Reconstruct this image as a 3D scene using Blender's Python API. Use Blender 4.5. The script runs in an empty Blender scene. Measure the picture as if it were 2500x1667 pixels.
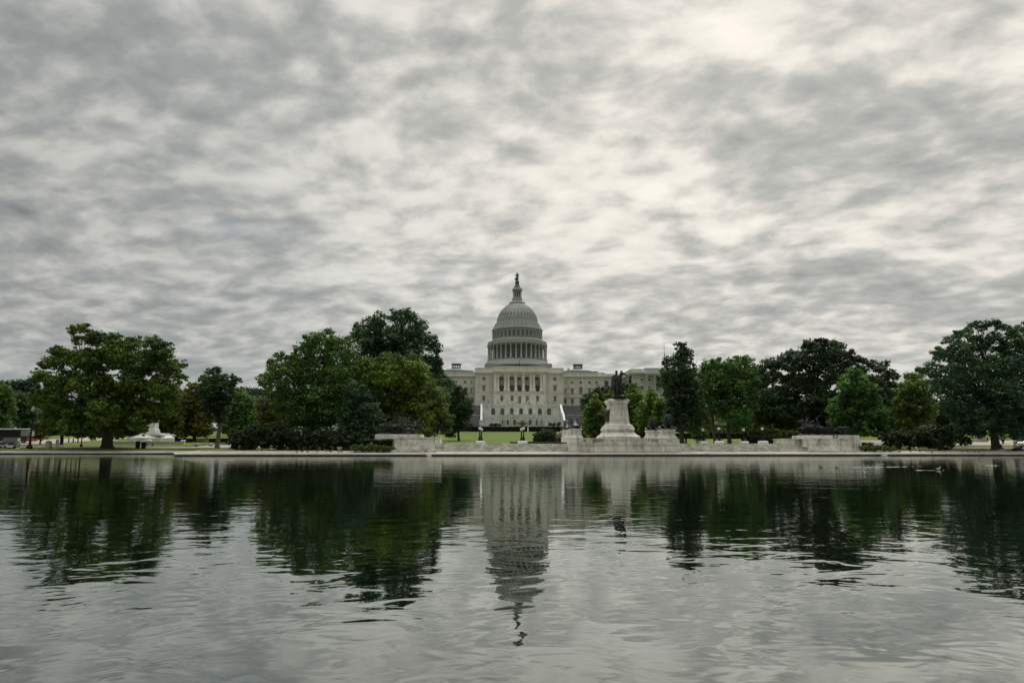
import bpy, math, random
import numpy as np
from mathutils import Vector, Matrix
R = math.radians
sc = bpy.context.scene
# ------------------------------------------------------------------ camera
F, CX, CY, H = 1700.0, 1250.0, 833.5, 1.2          # focal length / centre in photograph pixels, eye height over the water
PITCH, YAW = math.atan(258.5/1700), R(2.131)
cam = bpy.data.cameras.new("camera"); camo = bpy.data.objects.new("camera", cam)
sc.collection.objects.link(camo); sc.camera = camo
cam.sensor_width = 36; cam.lens = 36*F/2500; cam.clip_end = 9000; cam.clip_start = 0.1
camo.location = (0, 0, H); camo.rotation_euler = (R(90)+PITCH, 0, -YAW)
sp, cp, sy, cy = math.sin(PITCH), math.cos(PITCH), math.sin(YAW), math.cos(YAW)
def P(px, py, Y):
    """where the sight line of a photograph pixel meets the vertical plane Y metres away -> (X, Z)"""
    u, v = (px-CX)/F, (CY-py)/F
    dx = cy*u - sy*sp*v + sy*cp; dy = -sy*u - cy*sp*v + cy*cp; dz = cp*v + sp
    return dx/dy*Y, H + dz/dy*Y
def M(px, Y): return px*Y/F                        # pixels -> metres at distance Y
AX = 20.9                                          # the capitol's axis of symmetry

# ------------------------------------------------------------------ sky, light, exposure
SUN_EL, SUN_AZ = 42, 18                            # sun behind the cloud, ahead and to the right
world = bpy.data.worlds.new("World"); sc.world = world; world.use_nodes = True
wn, wl = world.node_tree.nodes, world.node_tree.links; wn.clear()
def N(nodes, t, **k):
    n = nodes.new(t)
    for a, b in k.items(): setattr(n, a, b)
    return n
class G:                                            # tiny expression helper for node graphs
    def __init__(s, nt): s.nt = nt; s.n = nt.nodes; s.l = nt.links
    def val(s, sock, v):
        if isinstance(v, bpy.types.NodeSocket): s.l.new(v, sock)
        else:
            if hasattr(sock.default_value, '__len__') and not hasattr(v, '__len__'): v = (v,)*len(sock.default_value)
            sock.default_value = v
    def math(s, op, a, b=None, c=None, clamp=False):
        n = s.n.new('ShaderNodeMath'); n.operation = op; n.use_clamp = clamp
        for i, v in enumerate((a, b, c)):
            if v is not None: s.val(n.inputs[i], v)
        return n.outputs[0]
    def vec(s, op, a, b=None, out=0):
        n = s.n.new('ShaderNodeVectorMath'); n.operation = op
        s.val(n.inputs[0], a)
        if b is not None: s.val(n.inputs[3 if op == 'SCALE' else 1], b)
        return n.outputs[out]
    def noise(s, v, scale, detail=3, rough=.5, dist=0, color=False):
        n = s.n.new('ShaderNodeTexNoise'); s.val(n.inputs['Vector'], v)
        n.inputs['Scale'].default_value = scale; n.inputs['Detail'].default_value = detail
        n.inputs['Roughness'].default_value = rough; n.inputs['Distortion'].default_value = dist
        return n.outputs['Color' if color else 'Fac']
    def maprange(s, v, a, b, c=0., d=1., smooth=False):
        n = s.n.new('ShaderNodeMapRange'); n.interpolation_type = 'SMOOTHSTEP' if smooth else 'LINEAR'
        for i, x in enumerate((v, a, b, c, d)): s.val(n.inputs[i], x)
        return n.outputs[0]
    def mix(s, f, a, b, blend='MIX'):
        n = s.n.new('ShaderNodeMix'); n.data_type = 'RGBA'; n.blend_type = blend
        s.val(n.inputs[0], f)
        for i, x in ((6, a), (7, b)):
            if not isinstance(x, bpy.types.NodeSocket) and len(x) == 3: x = (*x, 1)
            s.val(n.inputs[i], x)
        return n.outputs[2]
    def ramp(s, f, stops):
        n = s.n.new('ShaderNodeValToRGB'); e = n.color_ramp.elements
        while len(e) < len(stops): e.new(.5)
        for el, (p, c) in zip(e, stops): el.position = p; el.color = (*c, 1)
        s.val(n.inputs[0], f); return n.outputs[0]
    def sep(s, v):
        n = s.n.new('ShaderNodeSeparateXYZ'); s.val(n.inputs[0], v); return n.outputs
    def comb(s, x, y, z):
        n = s.n.new('ShaderNodeCombineXYZ')
        for i, v in enumerate((x, y, z)): s.val(n.inputs[i], v)
        return n.outputs[0]

def build_world():
    g = G(world.node_tree)
    co = g.n.new('ShaderNodeTexCoord').outputs['Generated']
    d = g.vec('NORMALIZE', co); dx, dy, dz = g.sep(d)
    sky = g.n.new('ShaderNodeTexSky'); sky.sky_type = 'NISHITA'; sky.sun_disc = False
    sky.sun_elevation = R(SUN_EL); sky.sun_rotation = R(SUN_AZ)
    sky.dust_density = 3; sky.air_density = 1.2
    # a flat layer of cloud: sight lines cut it at dir.xy / dir.z
    zc = g.math('MAXIMUM', g.math('ABSOLUTE', dz), 0.0); zc = g.math('ADD', zc, .21)
    px = g.math('DIVIDE', dx, zc); py = g.math('DIVIDE', dy, zc)
    pl = g.comb(px, py, 0)
    warp = g.noise(pl, 1.3, 2, .5, 0, True)
    warp = g.vec('SCALE', g.vec('SUBTRACT', warp, (.5, .5, .5)), .20)
    pw = g.vec('ADD', pl, warp)
    wx, wy, _ = g.sep(pw)
    # rows of small cloudlets running a little across the view
    pr = g.comb(g.math('ADD', g.math('MULTIPLY', wx, 1.25), g.math('MULTIPLY', wy, -.15)), g.math('ADD', g.math('MULTIPLY', wy, 1.45), g.math('MULTIPLY', wx, .28)), 3.1)
    n1 = g.noise(pr, 7.6, 6, .52, .12)
    n2 = g.noise(pr, 1.9, 2, .5, .1)
    n3 = g.noise(pr, 13, 4, .55, .2)
    f = g.math('ADD', g.math('MULTIPLY', n1, .60), g.math('MULTIPLY', n2, .26))
    f = g.math('ADD', f, g.math('MULTIPLY', n3, .09))
    vo = g.n.new('ShaderNodeTexVoronoi'); vo.feature = 'SMOOTH_F1'; vo.inputs['Scale'].default_value = 7.5; vo.inputs['Smoothness'].default_value = .6
    cw = g.vec('SUBTRACT', g.noise(pr, 5.0, 4, .6, 0, True), (.5, .5, .5)); g.l.new(g.vec('ADD', pr, g.vec('SCALE', cw, .20)), vo.inputs['Vector'])
    f = g.math('ADD', f, g.math('MULTIPLY', g.math('SUBTRACT', vo.outputs['Distance'], .36), .15))
    def blob(cx, cy_, rx, ry, amp, rot=0):
        """heavier (+) or thinner (-) stretch of the cloud layer round a point of the layer"""
        x = g.math('SUBTRACT', wx, cx); y = g.math('SUBTRACT', wy, cy_)
        c, s_ = math.cos(rot), math.sin(rot)
        a = g.math('DIVIDE', g.math('ADD', g.math('MULTIPLY', x, c), g.math('MULTIPLY', y, s_)), rx)
        b = g.math('DIVIDE', g.math('SUBTRACT', g.math('MULTIPLY', y, c), g.math('MULTIPLY', x, s_)), ry)
        q = g.math('ADD', g.math('MULTIPLY', a, a), g.math('MULTIPLY', b, b))
        return g.math('MULTIPLY', g.math('POWER', 2.718, g.math('MULTIPLY', q, -1)), amp)
    f = g.math('ADD', g.math('MULTIPLY', g.math('SUBTRACT', f, .475), .92), .490)
    for b in CLOUDS: f = g.math('ADD', f, blob(*b))
    # thickness -> how grey; the sun glows through from ahead-right
    gx_, gz_ = P(1850, 40, 1.0); sd = Vector((gx_, 1, gz_-H)).normalized()
    cs = g.vec('DOT_PRODUCT', d, tuple(sd), 1)
    glow = g.maprange(cs, .70, 1.0, 0, 1, True)
    glow2 = g.maprange(cs, .93, 1.0, 0, 1, True)
    col = g.ramp(f, [(.33, (.86, .83, .785)), (.44, (.75, .73, .69)), (.51, (.61, .60, .575)), (.59, (.465, .472, .46)), (.90, (.16, .18, .195))])
    bright = g.math('ADD', .88, g.math('ADD', g.math('MULTIPLY', glow, .20), g.math('MULTIPLY', glow2, .05)))
    side = g.maprange(dx, -.75, .0, .80, 1.0, True)
    bright = g.math('MULTIPLY', bright, side)
    # unseen sky dimmed behind the viewer and raised overhead, added to shape the light
    back = g.maprange(dy, .2, -.5, 1.0, .55, True)
    up = g.maprange(dz, .60, .9, 1.0, 5.2, True)
    bright = g.math('MULTIPLY', g.math('MULTIPLY', bright, back), up)
    col = g.vec('SCALE', col, bright)
    warm = g.mix(glow, (.955, .985, .985), (1.02, 1.0, .96))
    col = g.vec('MULTIPLY', col, warm)
    # far low air: greyer-blue towards the skyline, most at the left
    low = g.maprange(dz, .0, .17, 1, 0, True)
    lowl = g.math('MULTIPLY', low, g.maprange(dx, -.55, .5, .75, .22))
    col = g.mix(lowl, col, (.33, .37, .375))
    # thin places let a little blue sky in
    gap = g.maprange(g.noise(pr, 2.4, 5, .6, .6), .62, .74, 0, .40)
    base = g.mix(gap, g.vec('SCALE', col, 10.0), g.vec('SCALE', sky.outputs[0], .55))
    bg = g.n.new('ShaderNodeBackground'); bg.inputs[1].default_value = .1
    g.l.new(base, bg.inputs[0])
    out = g.n.new('ShaderNodeOutputWorld'); g.l.new(bg.outputs[0], out.inputs[0])
def dirpl(px, py):
    x, z = P(px, py, 1.0); z -= H; l = math.sqrt(x*x+1+z*z); zc = z/l+.21
    return x/l/zc, 1/l/zc
CLOUDS = []
for (px, py, rx, ry, amp, rot) in [
    (1850, 370, .16, .13, .07, .25), (2130, 350, .22, .14, .07, .25), (2330, 420, .25, .13, .07, .3), (2250, 230, .30, .10, .07, .3), (1960, 255, .16, .07, .10, .1), (1730, 290, .14, .09, .06, .2), (1880, 480, .20, .10, .06, 0),
    (2150, 700, .9, .20, .10, .30), (1850, 770, .5, .25, .06, .2), (1720, 60, .24, .15, -.045, 0), (1450, 100, .18, .10, -.05, 0), (1500, 420, .30, .45, -.035, 0), (1250, 420, .5, .6, -.02, 0), (1900, 560, .7, .18, -.09, .2),
    (100, 260, .45, .45, .03, 0), (300, 60, .4, .2, .04, 0), (640, 240, .16, .09, .06, 0), (1340, 60, .16, .12, .06, 0), (1150, 120, .2, .1, .035, 0), (480, 340, .12, .1, .03, 0), (80, 620, 1.0, .8, .02, 0), (250, 900, 2.0, 1.0, .03, 0), (900, 560, .6, .4, -.03, 0)]:
    cx_, cy_ = dirpl(px, py); CLOUDS.append((cx_, cy_, rx, ry, amp, rot))
build_world()
world.cycles_visibility.camera = True
try: world.cycles.sampling_method = 'MANUAL'; world.cycles.sample_map_resolution = 512
except Exception: pass
sun = bpy.data.lights.new("sun", 'SUN'); sun.energy = 1.3; sun.angle = R(14); sun.color = (1, .95, .87)
suno = bpy.data.objects.new("sun", sun); sc.collection.objects.link(suno)
v = Vector((math.sin(R(SUN_AZ))*math.cos(R(SUN_EL)), math.cos(R(SUN_AZ))*math.cos(R(SUN_EL)), math.sin(R(SUN_EL))))
suno.rotation_euler = v.to_track_quat('Z', 'Y').to_euler()
sc.view_settings.view_transform = 'Standard'; sc.view_settings.look = 'None'
sc.view_settings.exposure = 0; sc.view_settings.gamma = 1
sc.render.engine = 'CYCLES'
sc.cycles.max_bounces = 5; sc.cycles.diffuse_bounces = 2; sc.cycles.glossy_bounces = 3; sc.cycles.transmission_bounces = 3

# ------------------------------------------------------------------ materials
def mat(name, base, rough=.8, var=None, vscale=1., metal=0., bump=0., bscale=8., spec=.3, stain=None, brick=None, coords='Object', detail=5, hstreak=False):
    m = bpy.data.materials.new(name); m.use_nodes = True
    g = G(m.node_tree); b = g.n['Principled BSDF']
    b.inputs['Roughness'].default_value = rough; b.inputs['Metallic'].default_value = metal
    b.inputs['Specular IOR Level'].default_value = spec
    co = g.n.new('ShaderNodeTexCoord').outputs['Object'] if coords == 'Object' else g.n.new('ShaderNodeNewGeometry').outputs['Position']
    c = None
    if var:
        n = g.noise(co, vscale, detail, .6)
        c = g.mix(g.maprange(n, .35, .65), base, var)
    if stain:                                       # (colour, scale, amount): blotches and runs of grime
        st, ss, amt = stain
        x, y, z = g.sep(co)
        run = g.noise(g.comb(g.math('MULTIPLY', x, 1), g.math('MULTIPLY', y, 1), g.math('MULTIPLY', z, .22 if not hstreak else 6.0)), ss if not hstreak else ss*.8, 6, .7, .4)
        k = g.math('MULTIPLY', g.maprange(run, .5, .72), amt)
        c = g.mix(k, c if c else base, st)
    hgt = None
    if brick:                                       # (block width, block height, joint darkness)
        bw, bh, jd = brick
        x, y, z = g.sep(co)
        bt = g.n.new('ShaderNodeTexBrick'); g.l.new(g.comb(g.math('ADD', x, y), z, 0), bt.inputs['Vector'])
        bt.inputs['Scale'].default_value = 1; bt.inputs['Brick Width'].default_value = bw; bt.inputs['Row Height'].default_value = bh
        bt.inputs['Mortar Size'].default_value = min(bw, bh)*.022; bt.inputs['Mortar Smooth'].default_value = .3
        bt.inputs['Color1'].default_value = (1, 1, 1, 1); bt.inputs['Color2'].default_value = (.88, .88, .86, 1)
        bt.inputs['Mortar'].default_value = (jd, jd, jd, 1)
        c = g.mix(1, c if c else base, bt.outputs['Color'], 'MULTIPLY')
        hgt = g.math('SUBTRACT', 1, bt.outputs['Fac'])
    if c: g.l.new(c, b.inputs['Base Color'])
    else: b.inputs['Base Color'].default_value = (*base, 1)
    if bump:
        h = g.noise(co, bscale, 4, .6)
        if hgt: h = g.math('ADD', g.math('MULTIPLY', h, .4), hgt)
        bn = g.n.new('ShaderNodeBump'); bn.inputs['Distance'].default_value = bump; g.l.new(h, bn.inputs['Height']); g.l.new(bn.outputs[0], b.inputs['Normal'])
    return m
def leafmat(name, ca, cb, cc=None, rough=.55):
    m = bpy.data.materials.new(name); m.use_nodes = True
    g = G(m.node_tree); g.n.remove(g.n['Principled BSDF']); out = g.n['Material Output']
    t = g.n.new('ShaderNodeAttribute'); t.attribute_name = 'tint'; s = t.outputs['Fac']
    co = g.n.new('ShaderNodeTexCoord').outputs['Object']
    n = g.maprange(g.noise(co, .16, 3, .5), .36, .64)
    k = g.math('ADD', g.math('MULTIPLY', s, .6), g.math('MULTIPLY', n, .4))
    c = g.mix(g.maprange(k, .1, .9), (ca[0]*.55, ca[1]*.62, ca[2]*.66), (cb[0]*2.05, cb[1]*2.4, cb[2]*1.9))
    if cc: c = g.mix(g.maprange(g.noise(g.vec('ADD', co, (9, 4, 2)), .11, 2, .5), .52, .66), c, cc)
    b = g.n.new('ShaderNodeBsdfPrincipled'); b.inputs['Roughness'].default_value = rough; b.inputs['Specular IOR Level'].default_value = .10
    g.l.new(c, b.inputs['Base Color'])
    tr = g.n.new('ShaderNodeBsdfTranslucent'); g.l.new(g.mix(1, c, (1.3, 1.5, .6), 'MULTIPLY'), tr.inputs[0])
    mx = g.n.new('ShaderNodeMixShader'); mx.inputs[0].default_value = .16
    g.l.new(b.outputs[0], mx.inputs[1]); g.l.new(tr.outputs[0], mx.inputs[2]); g.l.new(mx.outputs[0], out.inputs[0])
    return m
MT = dict(
    sandstone=mat('painted_sandstone', (.73, .695, .62), .8, (.63, .60, .53), .15, stain=((.34, .32, .28), .5, .55), bump=.03, bscale=2),
    rustic=mat('rusticated_sandstone', (.73, .69, .61), .8, (.65, .61, .53), .15, brick=(3.2, .95, .42), bump=.08, bscale=2),
    marble=mat('terrace_marble', (.84, .83, .79), .7, (.66, .66, .61), .25, stain=((.30, .31, .27), .7, .7), brick=(1.9, .8, .72), bump=.03, bscale=3),
    wingmarble=mat('wing_marble', (.58, .59, .56), .7, (.50, .52, .50), .25, stain=((.36, .38, .36), .4, .4), bump=.03, bscale=3),
    iron=mat('painted_dome_iron', (.37, .385, .36), .6, (.31, .325, .305), .12, stain=((.20, .21, .185), .6, .5)),
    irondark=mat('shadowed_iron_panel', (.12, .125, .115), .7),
    drum=mat('shaded_drum_iron', (.20, .205, .185), .7), niche=mat('niche_shade_stone', (.16, .165, .15), .8, (.11, .115, .105), 1),  # shade behind the colonnade and in the niches is put into these colours
    copper=mat('weathered_copper', (.15, .20, .18), .6, (.12, .165, .15), .4),
    bronze=mat('dark_bronze', (.012, .014, .014), .55, (.036, .041, .040), 2.5, metal=.1, spec=.35),
    bronzegreen=mat('green_bronze', (.06, .075, .068), .5, (.09, .11, .10), 1.5, metal=.4),
    glass=mat('window_glass', (.055, .07, .075), .12, (.10, .12, .125), .35, spec=.6),
    glassblind=mat('window_with_blind', (.20, .225, .21), .3, (.13, .15, .15), .5, spec=.5),
    frame=mat('window_frame_paint', (.36, .35, .31), .6),
    door=mat('door_wood', (.22, .18, .12), .6, (.28, .23, .15), 2),
    stairs=mat('granite_stairs', (.17, .185, .18), .8, (.135, .15, .148), .12, stain=((.22, .235, .23), .15, .4), bump=.02, bscale=3),
    white=mat('white_marble_trim', (.70, .70, .66), .6, (.62, .62, .58), 1),
    memorial=mat('memorial_marble', (.76, .735, .65), .75, (.56, .54, .475), .6, stain=((.10, .10, .085), .9, .9), brick=(2.6, .9, .50), bump=.02, bscale=5),
    steps=mat('worn_marble_steps', (.76, .735, .65), .8, (.40, .39, .34), 1.1, stain=((.09, .09, .075), 2.2, .95), hstreak=True, brick=(1.7, .193, .55), bump=.02, bscale=6, detail=8),
    rim=mat('pool_rim_stone', (.42, .375, .31), .85, (.30, .27, .23), .5, stain=((.14, .13, .115), .6, .5), bump=.015, bscale=10),
    rimedge=mat('pool_coping_stone', (.52, .50, .44), .8, (.40, .385, .34), .8, stain=((.12, .12, .10), 1.0, .6)),
    rimdark=mat('shade_dark_pool_wall', (.035, .038, .034), .6, (.06, .065, .055), .9),  # shadow gap under the coping, put into the colour
    concrete=mat('concrete', (.36, .35, .32), .85, (.29, .285, .26), .5, bump=.01, bscale=10),
    asphalt=mat('asphalt', (.10, .10, .10), .9, (.075, .075, .077), .6, bump=.01, bscale=20),
    paint=mat('road_paint', (.62, .62, .60), .7, (.48, .48, .46), 2),
    brickpave=mat('pinkish_paving', (.38, .315, .27), .85, (.33, .275, .235), .5, brick=(.9, .9, .8)),
    black=mat('black_painted_iron', (.012, .015, .014), .65, spec=.12), core=mat('hedge_core', (.010, .014, .009), .95, spec=.05),
    darkgreen=mat('dark_green_paint', (.02, .06, .045), .5),
    globe=None, rubber=mat('rubber', (.02, .02, .02), .8), chrome=mat('chrome', (.6, .6, .6), .25, metal=1),
    tinted=mat('tinted_coach_glass', (.012, .012, .014), .4, spec=.15), carglass=mat('car_glass', (.03, .035, .04), .08, spec=.7), navy=mat('dark_blue_car_paint', (.02, .026, .035), .25, spec=.6),
    busred=mat('coach_red_paint', (.035, .012, .011), .3, spec=.5), busblack=mat('coach_black_paint', (.018, .016, .018), .25, spec=.5),
    busorange=mat('coach_orange_paint', (.26, .06, .025), .35), carwhite=mat('white_vehicle_paint', (.62, .64, .66), .3, spec=.5),
    signwhite=mat('sign_white', (.68, .68, .64), .6), yellow=mat('yellow_paint', (.60, .48, .14), .6), tail=mat('tail_lamp_red', (.25, .02, .02), .3),
    bark=mat('tree_bark', (.050, .044, .036), .95, (.085, .075, .06), 2.5, bump=.06, bscale=4, coords='Object'),
    barkpale=mat('pale_bark', (.17, .165, .145), .95, (.10, .095, .085), 2.5, bump=.05, bscale=4),
    skin=mat('skin', (.42, .27, .20), .6), cloth_pink=mat('pink_cloth', (.45, .24, .22), .9, (.5, .33, .30), 4), cloth_dark=mat('dark_cloth', (.035, .03, .04), .9),
    cloth_yellow=mat('yellow_cloth', (.55, .38, .14), .9), cloth_white=mat('white_cloth', (.62, .61, .56), .9), hair=mat('dark_hair', (.03, .022, .018), .7),
    duck=mat('brown_duck_feathers', (.085, .068, .05), .8, (.14, .115, .085), 14), duckdark=mat('dark_duck_head', (.02, .03, .024), .6), beak=mat('duck_bill', (.35, .26, .08), .6),
    duckpale=mat('pale_duck_feathers', (.42, .40, .32), .8, (.32, .29, .22), 14), wood=mat('weathered_plank', (.40, .36, .30), .85, (.30, .27, .22), 3),
    pot=mat('stone_planter', (.30, .29, .26), .85, (.24, .23, .2), 2),
)
def globemat():
    m = mat('lamp_globe_glass', (.44, .42, .33), .3)
    b = m.node_tree.nodes['Principled BSDF']; b.inputs['Emission Color'].default_value = (1, .86, .55, 1); b.inputs['Emission Strength'].default_value = .04
    return m
MT['globe'] = globemat()
LF = dict(
    olive=leafmat('olive_leaves', (.050, .070, .018), (.098, .120, .026), (.034, .058, .022)),
    elm=leafmat('elm_leaves', (.034, .053, .015), (.078, .104, .022), (.026, .048, .020)),
    maple=leafmat('maple_leaves', (.040, .072, .024), (.075, .112, .030), (.028, .056, .028)),
    dark=leafmat('dark_leaves', (.020, .034, .020), (.042, .060, .030), (.014, .026, .018)),
    blue=leafmat('bluish_leaves', (.028, .050, .034), (.055, .085, .050), (.018, .034, .026)),
    bright=leafmat('bright_green_leaves', (.040, .075, .028), (.075, .125, .035), (.022, .052, .030)),
    ginkgo=leafmat('young_tree_leaves', (.075, .098, .032), (.125, .155, .045), (.050, .078, .030)),
    autumn=leafmat('autumn_leaves', (.075, .068, .018), (.105, .090, .022), (.045, .056, .02)),
    yew=leafmat('yew_leaves', (.050, .068, .016), (.090, .105, .022), (.028, .045, .016)),
    hedge=leafmat('hedge_leaves', (.018, .026, .014), (.034, .045, .020)),
)

# ------------------------------------------------------------------ building blocks
class MB:
    def __init__(s): s.v = []; s.f = []
    def add(s, vs, fs):
        o = len(s.v); s.v += [tuple(p) for p in vs]; s.f += [tuple(i+o for i in f) for f in fs]; return s
    def box(s, x0, x1, y0, y1, z0, z1, tx=0, ty=0):
        """box; tx, ty draw the top in on every side"""
        return s.add([(x0, y0, z0), (x1, y0, z0), (x1, y1, z0), (x0, y1, z0), (x0+tx, y0+ty, z1), (x1-tx, y0+ty, z1), (x1-tx, y1-ty, z1), (x0+tx, y1-ty, z1)],
                     [(3, 2, 1, 0), (4, 5, 6, 7), (0, 1, 5, 4), (1, 2, 6, 5), (2, 3, 7, 6), (3, 0, 4, 7)])
    def lathe(s, prof, n=24, c=(0, 0), a0=0, a1=360, cap=True):
        """prof: list of (radius, z)"""
        full = abs(a1-a0) >= 360; k = n if full else n+1
        vs = []
        for r, z in prof:
            for i in range(k):
                t = R(a0+(a1-a0)*i/n); vs.append((c[0]+r*math.cos(t), c[1]+r*math.sin(t), z))
        fs = []
        for j in range(len(prof)-1):
            for i in range(n):
                i2 = (i+1) % k
                fs.append((j*k+i, j*k+i2, (j+1)*k+i2, (j+1)*k+i))
        if cap and full:
            fs.append(tuple(range(k-1, -1, -1))); fs.append(tuple((len(prof)-1)*k+i for i in range(k)))
        return s.add(vs, fs)
    def sq(s, prof, c=(0, 0), ratio=1.0):
        """square lathe: prof (half side, z)"""
        vs = []
        for r, z in prof: vs += [(c[0]-r, c[1]-r*ratio, z), (c[0]+r, c[1]-r*ratio, z), (c[0]+r, c[1]+r*ratio, z), (c[0]-r, c[1]+r*ratio, z)]
        fs = [(j*4+i, j*4+(i+1) % 4, j*4+4+(i+1) % 4, j*4+4+i) for j in range(len(prof)-1) for i in range(4)]
        fs += [(3, 2, 1, 0), tuple((len(prof)-1)*4+i for i in range(4))]
        return s.add(vs, fs)
    def tube(s, pts, rad, n=8):
        pts = [Vector(p) for p in pts]; rad = rad if hasattr(rad, '__len__') else [rad]*len(pts); vs = []; up = None
        for i, p in enumerate(pts):
            d = (pts[min(i+1, len(pts)-1)]-pts[max(i-1, 0)]).normalized()
            if up is None: up = Vector((0, 0, 1)) if abs(d.z) < .9 else Vector((1, 0, 0))
            a = d.cross(up).normalized(); b = a.cross(d).normalized(); up = b
            for k in range(n):
                t = 2*math.pi*k/n; vs.append(p+(a*math.cos(t)+b*math.sin(t))*rad[i])
        fs = [(i*n+k, i*n+(k+1) % n, (i+1)*n+(k+1) % n, (i+1)*n+k) for i in range(len(pts)-1) for k in range(n)]
        fs += [tuple(range(n-1, -1, -1)), tuple((len(pts)-1)*n+k for k in range(n))]
        return s.add(vs, fs)
    def prism(s, poly, y0, y1):
        """outline in XZ pushed from y0 to y1"""
        n = len(poly)
        vs = [(x, y0, z) for x, z in poly]+[(x, y1, z) for x, z in poly]
        return s.add(vs, [tuple(range(n)), tuple(range(2*n-1, n-1, -1))]+[(i, i+n, (i+1) % n+n, (i+1) % n) for i in range(n)])
    def ball(s, c, r, nu=10, nv=7, sc_=(1, 1, 1)):
        vs = [(c[0], c[1], c[2]-r*sc_[2])]
        for j in range(1, nv):
            t = math.pi*j/nv-math.pi/2
            for i in range(nu):
                a = 2*math.pi*i/nu; vs.append((c[0]+r*math.cos(t)*math.cos(a)*sc_[0], c[1]+r*math.cos(t)*math.sin(a)*sc_[1], c[2]+r*math.sin(t)*sc_[2]))
        vs.append((c[0], c[1], c[2]+r*sc_[2])); fs = []
        for i in range(nu): fs.append((0, 1+(i+1) % nu, 1+i))
        for j in range(nv-2):
            for i in range(nu): fs.append((1+j*nu+i, 1+j*nu+(i+1) % nu, 1+(j+1)*nu+(i+1) % nu, 1+(j+1)*nu+i))
        l = len(vs)-1
        for i in range(nu): fs.append((l, 1+(nv-2)*nu+i, 1+(nv-2)*nu+(i+1) % nu))
        return s.add(vs, fs)
    def wall(s, x0, x1, z0, z1, y, dep, holes):
        """wall facing -Y at y with real openings (xa, xb, za, zb, arched) whose reveals go dep deep"""
        xs = sorted({x0, x1, *[h[0] for h in holes], *[h[1] for h in holes]}); zs = sorted({z0, z1, *[h[2] for h in holes], *[h[3] for h in holes]})
        for i in range(len(xs)-1):
            for j in range(len(zs)-1):
                mx, mz = (xs[i]+xs[i+1])/2, (zs[j]+zs[j+1])/2
                if any(h[0] < mx < h[1] and h[2] < mz < h[3] for h in holes): continue
                s.add([(xs[i], y, zs[j]), (xs[i+1], y, zs[j]), (xs[i+1], y, zs[j+1]), (xs[i], y, zs[j+1])], [(0, 1, 2, 3)])
        for xa, xb, za, zb, arch in holes:
            r = (xb-xa)/2; xm = (xa+xb)/2; zt = zb-r if arch else zb
            s.add([(xa, y, za), (xa, y+dep, za), (xa, y+dep, zt), (xa, y, zt)], [(0, 1, 2, 3)])
            s.add([(xb, y, za), (xb, y+dep, za), (xb, y+dep, zt), (xb, y, zt)], [(3, 2, 1, 0)])
            s.add([(xa, y, za), (xb, y, za), (xb, y+dep, za), (xa, y+dep, za)], [(0, 1, 2, 3)])
            if arch:
                k = 8; pts = [(xm-r*math.cos(math.pi*i/k), zt+r*math.sin(math.pi*i/k)) for i in range(k+1)]
                for i in range(k):
                    (ax, az), (bx, bz) = pts[i], pts[i+1]
                    s.add([(ax, y, az), (bx, y, bz), (bx, y, zb), (ax, y, zb)], [(0, 1, 2, 3)])
                    s.add([(ax, y, az), (bx, y, bz), (bx, y+dep, bz), (ax, y+dep, az)], [(3, 2, 1, 0)])
            else: s.add([(xa, y, zb), (xb, y, zb), (xb, y+dep, zb), (xa, y+dep, zb)], [(3, 2, 1, 0)])
        return s
    def mesh(s, name, m=None, smooth=False):
        me = bpy.data.meshes.new(name); me.from_pydata(s.v, [], s.f); me.update()
        if m: me.materials.append(m)
        if smooth: me.polygons.foreach_set('use_smooth', [True]*len(me.polygons))
        return me
    def obj(s, name, m, parent=None, smooth=False, loc=None, label=None):
        return link(name, s.mesh(name, m, smooth), parent, loc, label)
def link(name, data, parent=None, loc=None, label=None):
    o = bpy.data.objects.new(name, data); sc.collection.objects.link(o)
    if parent: o.parent = parent
    if loc: o.location = loc
    if label: o['label'] = label
    return o
def tag(o, label, cat, group=None, kind=None):
    o['label'] = label
    if cat: o['category'] = cat
    if group: o['group'] = group
    if kind: o['kind'] = kind
    return o
def thing(name, label, cat, loc=(0, 0, 0), rz=0, group=None):
    o = link(name, None, None, loc); o.rotation_euler = (0, 0, rz); o.empty_display_size = .5
    return tag(o, label, cat, group)
def struct(o): o['kind'] = 'structure'; return o
def copy_tree(o, parent=None):
    c = o.copy(); sc.collection.objects.link(c); c.parent = parent
    for ch in list(o.children): copy_tree(ch, c)
    return c
def smooth_by_angle(o, ang=35):
    me = o.data; me.polygons.foreach_set('use_smooth', [True]*len(me.polygons))
    import bmesh as _b
    bm = _b.new(); bm.from_mesh(me); lim = R(ang)
    for e in bm.edges:
        if len(e.link_faces) == 2 and e.calc_face_angle(0) > lim: e.smooth = False
    bm.to_mesh(me); bm.free()
def skin(name, nodes, edges, m, parent=None, sub=1, loc=None):
    """one continuous body grown round a skeleton: nodes (x, y, z, r), edges index pairs, node 0 is the root"""
    me = bpy.data.meshes.new(name); me.from_pydata([n[:3] for n in nodes], edges, []); me.materials.append(m)
    o = link(name, me, parent, loc)
    md = o.modifiers.new('skin', 'SKIN'); md.use_smooth_shade = True
    sv = me.skin_vertices[0].data
    for i, n in enumerate(nodes): sv[i].radius = (n[3], n[3] if len(n) < 5 else n[4])
    sv[0].use_root = True
    if sub: s2 = o.modifiers.new('sub', 'SUBSURF'); s2.levels = sub; s2.render_levels = sub
    return o
def chain(nodes, edges, start, pts):
    p = start
    for q in pts: nodes.append(q); edges.append((p, len(nodes)-1)); p = len(nodes)-1
    return p
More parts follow.
